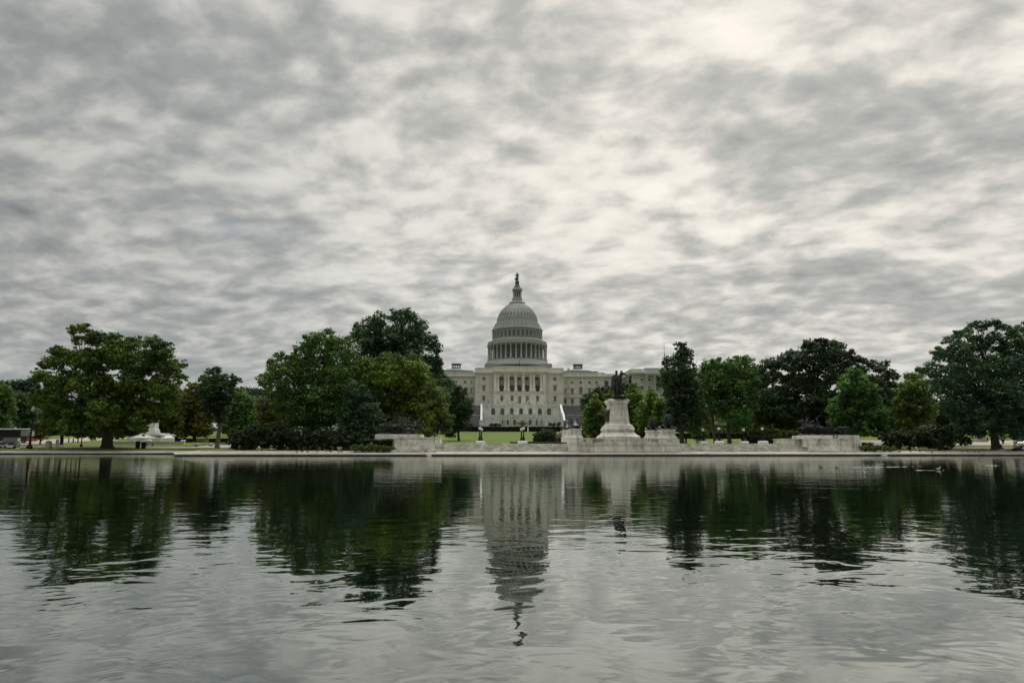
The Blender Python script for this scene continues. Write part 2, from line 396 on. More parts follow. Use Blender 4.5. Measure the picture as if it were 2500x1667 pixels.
# ------------------------------------------------------------------ ground, pool, pavements
def terr(x, y):
    """height of the land"""
    k = [(-400, 1.5), (-6, .5), (105, .62), (128, .9), (150, 1.25), (170, 1.6), (230, 3.2), (300, 6.0), (385, 9.7), (420, 10.5), (700, 12), (6000, 12)]
    def ev(k):
        for (a, za), (b, zb) in zip(k, k[1:]):
            if y <= b: return za+(zb-za)*max(0, (y-a)/(b-a))
        return 12
    z = ev(k)
    if x < -30 and y > 120:
        kl = [(105, .62), (128, .85), (138, .95), (145, 1.15), (157, 1.7), (170, 2.4), (200, 3.8), (260, 6), (385, 9.7), (420, 10.5), (700, 12), (6000, 12)]
        z += (ev(kl)-z)*min(1, (-30-x)/20)
    if x > 56 and y > 108:
        kl = [(105, .62), (115, .85), (125, 1.3), (131, 1.7), (150, 2.9), (200, 4.5), (300, 7.5), (385, 9.7), (420, 10.5), (700, 12), (6000, 12)]
        z += (ev(kl)-z)*min(1, (x-56)/14)
    return z
POOL = [(-130, -1.5), (190, -1.5), (190, 103), (-44.6, 103), (-57.5, 132), (-130, 132)]
def inpool(x, y, m=0):
    c = False; n = len(POOL)
    for i in range(n):
        (x1, y1), (x2, y2) = POOL[i], POOL[(i+1) % n]
        if (y1 > y) != (y2 > y) and x < (x2-x1)*(y-y1)/(y2-y1)+x1: c = not c
    return c
def gridlines(a, b, fine0, fine1, step, coarse):
    r = [a]; 
    while r[-1] < b:
        x = r[-1]; st = step if fine0 <= x < fine1 else coarse*(1 if abs(x) < 500 else 6)
        r.append(x+st)
    return r
gx = [-5000, -3000, -1500, -800, -500, -350, -260]+[-200+i*2 for i in range(0, 236)]+[290, 350, 500, 800, 1500, 3000, 5000]
gy = [-3000, -1200, -400, -100, -30]+[-10+2*i for i in range(0, 75)]+list(range(145, 460, 8))+[480, 560, 700, 1000, 1800, 3500, 7000]
mb = MB(); W = len(gx)
for y in gy:
    for x in gx:
        z = terr(x, y)
        if any(inpool(x+a_, y+b_) for a_, b_ in ((0, 0), (4, 0), (-4, 0), (0, -4), (3, -3), (-3, -3))) and y > 2: z = -1.0
        mb.v.append((x, y, z))
for j in range(len(gy)-1):
    for i in range(W-1): mb.f.append((j*W+i, j*W+i+1, (j+1)*W+i+1, (j+1)*W+i))
def grassmat():
    m = bpy.data.materials.new('lawn_grass'); m.use_nodes = True; g = G(m.node_tree); b = g.n['Principled BSDF']
    co = g.n.new('ShaderNodeNewGeometry').outputs['Position']; x, y, z = g.sep(co)
    n = g.noise(co, .08, 4, .6); n2 = g.noise(g.comb(g.math('MULTIPLY', x, .3), y, 0), .35, 3, .5); n3 = g.noise(co, 3.0, 3, .6)
    c = g.mix(g.maprange(n, .35, .65), (.085, .130, .026), (.125, .165, .036))
    c = g.mix(g.maprange(n2, .46, .68, 0, .7), c, (.17, .19, .062))
    c = g.mix(g.math('MULTIPLY', n3, .35), c, (.06, .09, .02))
    # worn bare soil close to the pool, where the big trees shade the ground
    near = g.maprange(y, 150, 108, 0, .85); soil = g.math('MULTIPLY', near, g.maprange(g.noise(co, .12, 5, .6), .38, .55))
    c = g.mix(soil, c, (.085, .075, .045))
    g.l.new(c, b.inputs['Base Color']); b.inputs['Roughness'].default_value = .95; b.inputs['Specular IOR Level'].default_value = .1
    bn = g.n.new('ShaderNodeBump'); bn.inputs['Distance'].default_value = .08; g.l.new(g.noise(co, 9, 4, .7), bn.inputs['Height']); g.l.new(bn.outputs[0], b.inputs['Normal'])
    return m
MT['grass'] = grassmat()
struct(tag(mb.obj('ground', MT['grass'], smooth=True), 'green lawn and parkland rising towards the domed building', None))

def watermat():
    m = bpy.data.materials.new('pool_water'); m.use_nodes = True; g = G(m.node_tree); g.n.remove(g.n['Principled BSDF']); out = g.n['Material Output']
    co = g.n.new('ShaderNodeNewGeometry').outputs['Position']; x, y, z = g.sep(co)
    c2 = g.comb(g.math('MULTIPLY', x, .62), y, 0)
    c3 = g.comb(g.math('ADD', g.math('MULTIPLY', x, .8), g.math('MULTIPLY', y, .35)), g.math('SUBTRACT', y, g.math('MULTIPLY', x, .35)), 4)
    far = g.maprange(y, 4, 26, 0, 1, True)
    patch = g.maprange(g.noise(co, .045, 3, .5), .35, .65, .45, 1.25)
    h = g.math('MULTIPLY', g.noise(c2, .55, 2, .5, .3), .010)
    h = g.math('ADD', h, g.math('MULTIPLY', g.noise(c3, 1.9, 2, .5, .45), g.maprange(far, 0, 1, .0092, .0036)))
    mid = g.math('MULTIPLY', g.noise(c2, 4.6, 2, .5, .5), g.maprange(far, 0, 1, .0013, .0020))
    fine = g.math('MULTIPLY', g.noise(c2, 13, 3, .55, .2), g.maprange(far, 0, 1, .00010, .00034))
    h = g.math('ADD', h, g.math('MULTIPLY', g.math('ADD', mid, fine), patch))
    bn = g.n.new('ShaderNodeBump'); bn.inputs['Distance'].default_value = 1; bn.inputs['Strength'].default_value = 1; g.l.new(h, bn.inputs['Height'])
    lw = g.n.new('ShaderNodeLayerWeight'); lw.inputs[0].default_value = .5
    fac = g.maprange(lw.outputs['Facing'], .60, .97, .24, .80)
    dif = g.n.new('ShaderNodeBsdfDiffuse'); dif.inputs[0].default_value = (.0025, .0045, .0035, 1)
    gl = g.n.new('ShaderNodeBsdfGlossy'); gl.inputs['Roughness'].default_value = .015; gl.inputs[0].default_value = (.94, .98, .94, 1); g.l.new(bn.outputs[0], gl.inputs['Normal'])
    mx = g.n.new('ShaderNodeMixShader'); g.l.new(fac, mx.inputs[0]); g.l.new(dif.outputs[0], mx.inputs[1]); g.l.new(gl.outputs[0], mx.inputs[2]); g.l.new(mx.outputs[0], out.inputs[0])
    return m
MT['water'] = watermat()
mb = MB(); mb.add([(-131, -2, 0), (191, -2, 0), (191, 104, 0), (-43, 104, 0), (-56, 133, 0), (-131, 133, 0)], [(0, 1, 2, 3, 4, 5)])
struct(tag(mb.obj('water', MT['water']), 'rippled dark reflecting pool', None))

def sweep(name, path, prof, m, closed=False, label=None):
    """prof (out, z) swept along a ground polyline; out = to the right-hand side, away from the water"""
    mb = MB(); n = len(path); k = len(prof); offs = []
    for i in range(n):
        p = Vector(path[i]).to_2d(); a = Vector(path[i-1]).to_2d() if i else None; b = Vector(path[i+1]).to_2d() if i < n-1 else None
        d1 = (p-a).normalized() if a else None; d2 = (b-p).normalized() if b else None
        n1 = Vector((-d1.y, d1.x)) if d1 else None; n2 = Vector((-d2.y, d2.x)) if d2 else None
        if n1 and n2: nn = (n1+n2).normalized(); nn = nn/max(.35, nn.dot(n1))
        else: nn = n1 or n2
        offs.append((p, nn))
    for p, nn in offs:
        for o, z in prof: q = p+nn*o; mb.v.append((q.x, q.y, z))
    for i in range(n-1):
        for j in range(k-1): mb.f.append((i*k+j, (i+1)*k+j, (i+1)*k+j+1, i*k+j+1))
    return mb.obj(name, m)
PATH = [(-130, 132), (-57.5, 132), (-44.6, 103), (190, 103)]
def prof_obj(name, prof, m, label): return struct(tag(sweep(name, PATH, prof, m), label, None))
prof_obj('pool_wall', [(.28, -1), (.28, .16)], MT['rimdark'], 'side wall of the pool, coloured dark as the shadow under the coping')
prof_obj('pool_coping', [(.30, .15), (0, .15), (0, .29), (.55, .31), (.55, .2)], MT['rimedge'], 'pale stone coping at the far edge of the pool')
prof_obj('pavement', [(.56, .305), (4.0, .64), (5.2, .70), (5.2, .2)], MT['rim'], 'sloping stone pavement round the pool')
# joints across the sloping pavement: narrow pale strips of mortar
mb = MB()
x = -40.0
random.seed(3)
while x < 180:
    s = random.uniform(-1.1, -.5) if x < 20 else random.uniform(.4, 1.2)
    mb.add([(x, 103.57, .315), (x+.10, 103.57, .315), (x+.10+s, 106.9, .648), (x+s, 106.9, .648)], [(0, 1, 2, 3)]); x += random.uniform(5.5, 9)
x = -128.0
while x < -60:
    mb.add([(x, 132.57, .315), (x+.10, 132.57, .315), (x-.8, 135.9, .648), (x-.9, 135.9, .648)], [(0, 1, 2, 3)]); x += random.uniform(5, 8)
struct(tag(mb.obj('pavement_joints', MT['concrete']), 'pale joints across the sloping pool pavement', None))

def sheet(name, pts, m, dz, label, kind='structure', n=1):
    """flat-ish sheet that follows the land, dz above it"""
    mb = MB(); (x0, y0, x1, y1) = pts; nx = max(2, int((x1-x0)/6)); ny = max(2, int((y1-y0)/3))
    for j in range(ny+1):
        for i in range(nx+1):
            x = x0+(x1-x0)*i/nx; y = y0+(y1-y0)*j/ny; mb.v.append((x, y, terr(x, y)+dz))
    for j in range(ny):
        for i in range(nx): mb.f.append((j*(nx+1)+i, j*(nx+1)+i+1, (j+1)*(nx+1)+i+1, (j+1)*(nx+1)+i))
    o = mb.obj(name, m, smooth=True); tag(o, label, None); o['kind'] = kind; return o
# left: street, pavement and paths between the pool and the white monument
sheet('pavement', (-200, 137.3, -92, 140.5), MT['concrete'], .05, 'light pavement between the pool and the street')
sheet('road', (-260, 142, -86, 152), MT['asphalt'], .03, 'grey street left of the large elm')
sheet('road_marking', (-260, 146.6, -90, 146.95), MT['paint'], .055, 'white lane line on the street')
sheet('road_marking', (-260, 141.1, -86, 141.9), MT['concrete'], .12, 'pale kerb along the street')
sheet('path', (-114, 158, -98, 205), MT['brickpave'], .05, 'pinkish paved footpath with bollards')
sheet('path', (-86, 141.5, -56, 147.5), MT['concrete'], .05, 'grey footpath in front of the low wall')
sheet('path', (-60, 143, -44, 158), MT['concrete'], .07, 'grey footpath behind the pale trunk')
sheet('road', (-260, 158.5, -113, 166), MT['asphalt'], .03, 'street behind the coach')
# right: pink path and kerbs
sheet('path', (66, 129, 150, 146), MT['brickpave'], .05, 'pinkish path behind the large tree at the right')
sheet('path', (80, 119.5, 150, 121.5), MT['concrete'], .05, 'narrow grey path under the large tree at the right')
sheet('road', (-120, 379, 160, 386), MT['concrete'], .06, 'drive in front of the terrace')
# ------------------------------------------------------------------ the domed building
cap = thing('domed_capitol', 'large domed building with pale facade, columned portico and marble terrace on the rise', 'building', (AX, 437, 9.7))
def cobj(mb, name, m, parent=cap, smooth=False, label=None, at=None):
    """mesh given in axis coordinates (x from the axis, world y and z); at = move its origin there"""
    ox, oy, oz = at if at else (0, 437, 9.7)
    mb.v = [(x-ox, y-oy, z-oz) for x, y, z in mb.v]
    o = mb.obj(name, m, parent, smooth, label=label); o.location = (ox, oy-437, oz-9.7)
    return o
def sub(parent_obj, mb, name, m):
    """sub-part, same coordinates as cobj"""
    l = parent_obj.location; ox, oy, oz = l.x, l.y+437, l.z+9.7
    mb.v = [(x-ox, y-oy, z-oz) for x, y, z in mb.v]
    return mb.obj(name, m, parent_obj)
def rep(o, dx=0, dy=0, dz=0, rz=None):
    c = copy_tree(o, o.parent); c.location = (o.location.x+dx, o.location.y+dy, o.location.z+dz)
    if rz is not None: c.rotation_euler = (0, 0, rz)
    return c
def Z(py, Y): return P(1270, py, Y)[1]
def A(px, py, Y): return P(px, py, Y)[0]-AX
YC = 437.; YP = 433.; YW = 446.; YD = 466.; YT = 413.; YL = 407.
def window(x, z0, z1, w, y, dep=.5, arch=False, m='glass', frame=True, hood=None, parent=cap):
    """pane + bars sunk in its opening; hood: 'flat', 'tri', 'seg' with brackets over it"""
    mb = MB()
    if arch:
        r = w/2; pts = [(x-w/2, z0), (x+w/2, z0)]+[(x+r*math.cos(math.pi*i/10), z1-r+r*math.sin(math.pi*i/10)) for i in range(11)]
        mb.add([(a, y+dep*.7, b) for a, b in pts], [tuple(range(len(pts)))])
    else: mb.add([(x-w/2, y+dep*.7, z0), (x+w/2, y+dep*.7, z0), (x+w/2, y+dep*.7, z1), (x-w/2, y+dep*.7, z1)], [(0, 1, 2, 3)])
    o = cobj(mb, 'window', MT[m], parent, at=(x, y, z0))
    f = MB(); t = .07; yy0, yy1 = y+dep*.55, y+dep*.68
    zt = z1-w/2 if arch else z1
    for xx in (x-w/2+t, x, x+w/2-t): f.box(xx-t, xx+t, yy0, yy1, z0, zt)
    for zz in (z0+t, (z0+zt)/2, zt-t): f.box(x-w/2, x+w/2, yy0-.01, yy1+.01, zz-t, zz+t)
    if frame: sub(o, f, 'frame', MT['frame'])
    h = MB(); b = .32                                   # surround and hood
    h.box(x-w/2-b, x-w/2, y-.10, y+.02, z0-.1, zt); h.box(x+w/2, x+w/2+b, y-.10, y+.02, z0-.1, zt); h.box(x-w/2-b-.1, x+w/2+b+.1, y-.2, y+.02, z0-.4, z0-.1)
    if arch:
        k = 10; r0 = w/2; r1 = w/2+b
        for i in range(k):
            a0, a1 = math.pi*i/k, math.pi*(i+1)/k
            h.prism([(x+r0*math.cos(a0), zt+r0*math.sin(a0)), (x+r1*math.cos(a0), zt+r1*math.sin(a0)), (x+r1*math.cos(a1), zt+r1*math.sin(a1)), (x+r0*math.cos(a1), zt+r0*math.sin(a1))], y-.10, y+.02)
    else: h.box(x-w/2-b, x+w/2+b, y-.10, y+.02, zt, zt+.3)
    if hood:
        hb = zt+(.75 if not arch else w/2+.5)
        h.box(x-w/2-.8, x+w/2+.8, y-.55, y+.02, hb, hb+.28)
        if hood == 'tri': h.prism([(x-w/2-.8, hb+.28), (x+w/2+.8, hb+.28), (x, hb+1.25)], y-.5, y+.02)
        if hood == 'seg': h.prism([(x-w/2-.8, hb+.28), (x+w/2+.8, hb+.28)]+[(x+(w/2+.8)*math.cos(math.pi*i/8), hb+.28+.85*math.sin(math.pi*i/8)) for i in range(1, 8)], y-.5, y+.02)
    sub(o, h, 'surround', MT['sandstone'] if m != 'x' else MT['marble'])
    return o
def hole(x, z0, z1, w, arch=False): return (x-w/2, x+w/2, z0, z1, arch)
def cornice(mb, x0, x1, y, z, h, out=.9, dent=True, ret=0):
    """stepped moulding with dentils along a front"""
    e = ret
    mb.box(x0-.2-e, x1+.2+e, y-.2, y+.6, z, z+h*.25); mb.box(x0-out*.55-e, x1+out*.55+e, y-out*.55, y+.6, z+h*.25+.002, z+h*.6); mb.box(x0-out-e, x1+out+e, y-out, y+.6, z+h*.6+.002, z+h)
    if dent:
        n = int((x1-x0)/.9)
        for i in range(n):
            x = x0+(i+.5)*(x1-x0)/n; mb.box(x-.2, x+.2, y-out*.75, y-out*.5, z+h*.3, z+h*.58)
def parapet(mb, x0, x1, y, z0, z1, bay=4.5, open_=True):
    n = max(1, round((x1-x0)/bay)); w = (x1-x0)/n
    mb.box(x0, x1, y, y+.5, z0, z0+(z1-z0)*.2); mb.box(x0-.1, x1+.1, y-.1, y+.6, z1-(z1-z0)*.18, z1)
    for i in range(n+1): mb.box(x0+i*w-.55, x0+i*w+.55, y-.05, y+.55, z0+(z1-z0)*.2, z1-(z1-z0)*.18)
    for i in range(n):
        if open_:
            m = int(w/.5)
            for k in range(m):
                x = x0+i*w+.55+(k+.5)*(w-1.1)/m; mb.box(x-.13, x+.13, y+.1, y+.4, z0+(z1-z0)*.2, z1-(z1-z0)*.18)
        else: mb.box(x0+i*w+.5, x0+(i+1)*w-.5, y+.05, y+.45, z0+(z1-z0)*.2, z1-(z1-z0)*.18)
def column_mesh(r, z0, z1, base=True, plinth=0):
    """shaft with slight swelling, moulded base and leafy capital; origin at z0"""
    h = z1-z0; mb = MB(); c = r*2.3
    if plinth: mb.box(-r*1.5, r*1.5, -r*1.5, r*1.5, 0, plinth)
    p = plinth
    mb.lathe([(r*1.4, p), (r*1.4, p+r*.3), (r*1.15, p+r*.4), (r*1.2, p+r*.6), (r, p+r*.8), (r, p+(h-p)*.4), (r*.86, h-c), (r*.95, h-c+.05), (r*.85, h-c+.12), (r*1.0, h-c*.6), (r*1.25, h-c*.3), (r*1.35, h-.28)], 14)
    mb.box(-r*1.45, r*1.45, -r*1.45, r*1.45, h-.28, h)
    return mb
# --- levels of the centre block
zpar = Z(897.6, YC); zcor = Z(908.5, YC); zent = Z(915.8, YC); zpl = Z(953, YC); zband = Z(958, YC); zbase = 9.0
XC = 27.9; XPf = A(1267+65, 940, YP)                      # half widths
# roof mass behind
mb = MB(); mb.box(-XC+.6, XC-.6, YC+3.6, YC+52, zbase, zcor+.3); cobj(mb, 'wall', MT['sandstone'])
mb = MB(); mb.box(-A(1374, 890, YC)+1, A(1374, 890, YC)-1, YC+2, YC+50, zcor+.31, zcor+.6); cobj(mb, 'roof', MT['copper'])
# side pavilions of the centre block
wx = 22.4
rows = [(Z(928, YC), Z(920.6, YC), 1.9, None), (Z(954, YC), Z(941, YC), 1.9, 'tri'), (Z(979, YC), Z(967, YC), 1.8, 'flat')]
for s in (-1, 1):
    xa, xb = sorted((s*XPf, s*XC))
    mb = MB(); mb.wall(xa, xb, zband, zent+.2, YC, .8, [hole(s*wx, r[0], r[1], r[2]) for r in rows[:2]])
    mb.box(xa+.4, xb, YC+.82, YC+1.2, zband, zent) ; mb.add([(s*XC, YC, zbase), (s*XC, YC+2, zbase), (s*XC, YC+2, zcor), (s*XC, YC, zcor)], [(0, 1, 2, 3)])
    cobj(mb, 'wall', MT['sandstone'])
    mb = MB(); mb.wall(xa, xb, zbase, zband-.05, YC-.25, 1.05, [hole(s*wx, rows[2][0], rows[2][1], rows[2][2])]); mb.box(xa, xb, YC-.45, YC+.3, zband-.045, zband+.3)
    mb.add([(s*XC, YC-.25, zbase), (s*XC, YC+1, zbase), (s*XC, YC+1, zband), (s*XC, YC-.25, zband)], [(0, 1, 2, 3)])
    cobj(mb, 'rusticated_storey', MT['rustic'])
    for z0, z1, w, hd in rows: window(s*wx, z0, z1, w, YC if hd != 'flat' else YC-.25, .7, hood=hd, m='glassblind' if hd == 'tri' else 'glass')
    for px_ in (-4.55, -3.15, 3.15, 4.55, 7.0 if s > 0 else -7.0) if False else [XC-.8-wx, XC-2.3-wx, XC-3.6-wx, -(wx-XPf-.9), -(wx-XPf-2.3), -(wx-XPf-3.6)]:
        x = s*(wx+px_)
        mb = MB(); mb.box(x-.45, x+.45, YC-.35, YC+.01, zband+.3, zent-1.2); mb.box(x-.6, x+.6, YC-.5, YC+.01, zent-1.2, zent-.1); mb.box(x-.6, x+.6, YC-.48, YC+.01, zband+.3, zband+.9)
        cobj(mb, 'pilaster', MT['sandstone'])
mb = MB(); mb.box(-XC, XC, YC-.35, YC+.9, zent, zcor-1.6); cornice(mb, -XC, XC, YC-.15, zcor-1.59, 1.59, 1.1); cobj(mb, 'entablature', MT['sandstone'])
for s in (-1, 1):
    mb = MB(); xa, xb = sorted((s*XPf, s*(XC-.2))); parapet(mb, xa, xb, YC+.1, zcor, zpar, 3.8, False); cobj(mb, 'parapet', MT['sandstone'])
for s in (-1, 1):
    mb = MB(); x = s*(XC-.45); mb.box(x-.3, x+.3, YC+.6, YC+14, zpar-.5, zpar)
    for i in range(7): mb.box(x-.3, x+.3, YC+.8+i*2.2, YC+1.6+i*2.2, zcor, zpar-.5)
    cobj(mb, 'side_parapet', MT['sandstone'])
# --- portico (loggia) in the middle: back wall deep in shade, eight columns
cols = [-53.3, -35.1, -27.6, -9.3, 9.3, 27.6, 35.1, 53.3]
cm = column_mesh(.78, zband+.3, zent+.2, plinth=1.35).mesh('column', MT['sandstone'], True)
for px_ in cols:
    x = M(px_, YP)*1.0; o = link('column', cm, cap, (x, YP+.2-437, zband+.3-9.7))
YB = YC+2.2                                               # loggia back wall
wins = [-43.6, -18.6, 0, 18.6, 43.6]
hs = []
for k, px_ in enumerate(wins):
    x = M(px_, YC); hs.append(hole(x, Z(957, YB), Z(939.5, YB), 3.0, True)); hs.append(hole(x, Z(928, YB), Z(919.5, YB), 2.4))
mb = MB(); mb.wall(-XPf, XPf, zband, zent+.2, YB, .6, hs); cobj(mb, 'loggia_wall', MT['sandstone'])
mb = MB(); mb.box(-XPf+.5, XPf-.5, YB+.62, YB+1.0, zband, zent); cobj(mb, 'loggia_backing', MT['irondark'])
for k, px_ in enumerate(wins):
    x = M(px_, YC); window(x, Z(957, YB), Z(939.5, YB), 3.0, YB, .55, True, m='glass' if k == 2 else 'glassblind'); window(x, Z(928, YB), Z(919.5, YB), 2.4, YB, .55)
    mb = MB(); mb.box(x-2.2, x+2.2, YP-.1, YP+.0, zband+1.45, zband+1.58); mb.box(x-2.2, x+2.2, YP-.1, YP, zband+.35, zband+.45)
    for i in range(15): mb.box(x-2.1+i*.3-.03, x-2.1+i*.3+.03, YP-.08, YP-.02, zband+.45, zband+1.45)
    cobj(mb, 'balcony_rail', MT['black'])
mb = MB(); mb.box(-XPf, XPf, YP-.7, YB, zband-.35, zband+.29); cobj(mb, 'loggia_floor', MT['sandstone'])
for s in (-1, 1):
    mb = MB(); x = s*(XPf-.9); mb.box(x-.9, x+.9, YP-.6, YP+1.2, zband+.3, zent+.2); mb.box(x-1.05, x+1.05, YP-.75, YP+1.3, zent-1.2, zent-.2); mb.box(x-1.05, x+1.05, YP-.75, YP+1.3, zband+.3, zband+1.6)
    mb.box(x-.9, x+.9, YP+2.2, YB, zband+.3, zent+.2); cobj(mb, 'corner_pier', MT['sandstone'])
mb = MB(); mb.box(-XPf, XPf, YP-.6, YC+.5, zent+.21, zcor-1.3); cornice(mb, -XPf, XPf, YP-.6, zcor-1.29, 1.6, 1.1); cobj(mb, 'portico_entablature', MT['sandstone'])
mb = MB(); parapet(mb, -XPf, XPf, YP-.4, zcor+.32, zpar+.2, 5.2, False); mb.box(-XPf, -XPf+.5, YP, YC, zcor+.32, zpar+.2); mb.box(XPf-.5, XPf, YP, YC, zcor+.32, zpar+.2); cobj(mb, 'portico_parapet', MT['sandstone'])
hs = [hole(M(p, YP), Z(979 if k != 2 else 985, YP), Z(966.5, YP), 1.9 if k != 2 else 2.0) for k, p in enumerate(wins)]
mb = MB(); mb.wall(-XPf, XPf, zbase, zband-.36, YP-.5, .8, hs); mb.box(-XPf, -XPf+.3, YP-.48, YC, zbase, zband-.36); mb.box(XPf-.3, XPf, YP-.48, YC, zbase, zband-.36); mb.box(-XPf-.3, XPf+.3, YP-.9, YP-.3, zband-.35, zband); cobj(mb, 'rusticated_storey', MT['rustic'])
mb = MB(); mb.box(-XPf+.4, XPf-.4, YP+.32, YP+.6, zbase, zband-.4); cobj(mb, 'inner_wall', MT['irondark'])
for k, p in enumerate(wins):
    if k != 2: window(M(p, YP), Z(979, YP), Z(966.5, YP), 1.9, YP-.5, .7, hood='flat', m='glassblind' if k == 3 else 'glass')
    else:
        mb = MB(); x = 0; mb.box(x-1, x+1, YP-.1, YP, Z(985, YP), Z(970, YP)); d = cobj(mb, 'door', MT['door'])
        h = MB(); h.box(-1.4, -1.0, YP-.62, YP-.48, Z(985, YP), Z(966, YP)); h.box(1.0, 1.4, YP-.62, YP-.48, Z(985, YP), Z(966, YP)); h.box(-1.9, 1.9, YP-.9, YP-.48, Z(965, YP), Z(963.8, YP)); h.box(-1, 1, YP-.3, YP-.12, Z(970, YP), Z(969, YP)); sub(d, h, 'surround', MT['sandstone'])
# --- old wings, set back
XW = A(1476, 950, YW); XW0 = XC-1; MW = (A(1103+260, 950, YW))
wz = dict(par=Z(908.3, YW), cor=Z(917.5, YW), ent=Z(922.5, YW), band=Z(968.5, YW))
def wingx(zoomx): return A(1080+zoomx*.2678, 950, YW)
wcols = [wingx(1118), wingx(1183), wingx(1343), wingx(1408)]; warch = wingx(1262)
for s in (-1, 1):
    xa, xb = sorted((s*XW0, s*XW)); hs = []
    for x in wcols: hs += [hole(s*x, Z(935.4, YW), Z(930, YW), 1.7), hole(s*x, Z(961, YW), Z(948.5, YW), 1.8)]
    hs.append(hole(s*warch, Z(961.5, YW), Z(943.4, YW), 2.3, True))
    mb = MB(); mb.wall(xa, xb, wz['band'], wz['ent'], YW, .7, hs)
    r_ = 1.35; zc_ = Z(932.8, YW)
    cobj(mb, 'wall', MT['sandstone'])
    mb = MB(); mb.box(xa+.3, xb-.3, YW+.72, YW+34, zbase, wz['cor']); cobj(mb, 'wing_body', MT['sandstone'])
    mb = MB(); mb.add([(s*XW, YW-.3, zbase), (s*XW, YW+34, zbase), (s*XW, YW+34, wz['cor']), (s*XW, YW-.3, wz['cor'])], [(0, 1, 2, 3)]); cobj(mb, 'end_wall', MT['sandstone'])
    for x in wcols:
        window(s*x, Z(935.4, YW), Z(930, YW), 1.7, YW, .6); window(s*x, Z(961, YW), Z(948.5, YW), 1.8, YW, .6, hood='seg', m='glassblind')
    window(s*warch, Z(961.5, YW), Z(943.4, YW), 2.3, YW, .6, True, m='glassblind')
    mb = MB(); mb.prism([(s*warch+.85*math.cos(t*math.pi/8), zc_+.85*math.sin(t*math.pi/8)) for t in range(16)], YW-.06, YW+.05); o = cobj(mb, 'round_window', MT['glass'])
    mb = MB()
    for t in range(16):
        a0, a1 = t*math.pi/8, (t+1)*math.pi/8; X_ = s*warch
        mb.prism([(X_+.85*math.cos(a0), zc_+.85*math.sin(a0)), (X_+1.2*math.cos(a0), zc_+1.2*math.sin(a0)), (X_+1.2*math.cos(a1), zc_+1.2*math.sin(a1)), (X_+.85*math.cos(a1), zc_+.85*math.sin(a1))], YW-.2, YW+.03)
    sub(o, mb, 'surround', MT['sandstone'])
    lows = [hole(s*x, Z(985, YW), Z(973, YW), 1.9) for x in wcols+[warch]]
    mb = MB(); mb.wall(xa, xb, zbase, wz['band']-.01, YW-.25, .95, lows); mb.box(xa, xb, YW-.5, YW+.2, wz['band'], wz['band']+.5); mb.box(xa, xb, YW-.4, YW+.1, wz['band']+2.0, wz['band']+2.25); cobj(mb, 'rusticated_storey', MT['rustic'])
    for x in wcols+[warch]: window(s*x, Z(985, YW), Z(973, YW), 1.9, YW-.25, .7, hood='flat')
    for x in [(XW0+wcols[0])/2+1.2, (wcols[0]+wcols[1])/2, (wcols[1]+warch)/2, (warch+wcols[2])/2, (wcols[2]+wcols[3])/2, XW-2.1, XW-.7]:
        mb = MB(); q = s*x; mb.box(q-.42, q+.42, YW-.28, YW+.01, wz['band']+2.26, wz['ent']-1); mb.box(q-.58, q+.58, YW-.45, YW+.01, wz['ent']-1, wz['ent']-.05); cobj(mb, 'pilaster', MT['sandstone'])
    mb = MB(); mb.box(xa, xb, YW-.3, YW+.7, wz['ent'], wz['cor']-1.1); cornice(mb, xa, xb, YW-.1, wz['cor']-1.09, 1.09, .9); cobj(mb, 'entablature', MT['sandstone'])
    mb = MB(); parapet(mb, xa, xb, YW+.1, wz['cor'], wz['par'], 5.3); x = s*XW; mb.box(x-.3, x+.3, YW+.6, YW+30, wz['par']-.4, wz['par']); mb.box(x-.2, x+.2, YW+.6, YW+30, wz['cor'], wz['cor']+1.0); cobj(mb, 'parapet', MT['sandstone'])
    # saucer dome and lantern
    ax = 41.0; yd = YD; zr = Z(909, yd)
    mb = MB(); mb.box(s*ax-11.5, s*ax+11.5, yd-11.5, yd+11.5, wz['cor'], zr-.2); mb.lathe([(9.8*math.cos(t*math.pi/2/8)+.6, zr-.3+(Z(900.5, yd)-zr+.3)*math.sin(t*math.pi/2/8)) for t in range(8)]+[(3.2, Z(900.5, yd))], 32, (s*ax, yd))
    o = cobj(mb, 'saucer_dome', MT['copper'], smooth=False); smooth_by_angle(o)
    zl0, zl1 = Z(900.5, yd), Z(889.5, yd); h_ = zl1-zl0
    mb = MB(); mb.lathe([(3.3, zl0), (3.3, zl0+.35), (3.0, zl0+.4), (3.0, zl0+.6)], 20, (s*ax, yd)); mb.lathe([(3.05, zl1-.75), (3.1, zl1-.5), (3.5, zl1-.35), (3.5, zl1), (.2, zl1+.15)], 20, (s*ax, yd))
    for i in range(12):
        t = R(15+i*30); x, y = s*ax+2.85*math.cos(t), yd+2.85*math.sin(t); mb.box(x-.2, x+.2, y-.2, y+.2, zl0+.5, zl1-.7)
        t = R(i*30); x, y = s*ax+3.2*math.cos(t), yd+3.2*math.sin(t); mb.tube([(x, y, zl1), (x, y, zl1+.25), (x, y, zl1+.45)], [.18, .25, .03], 5)
    sub(o, mb, 'lantern', MT['irondark'])
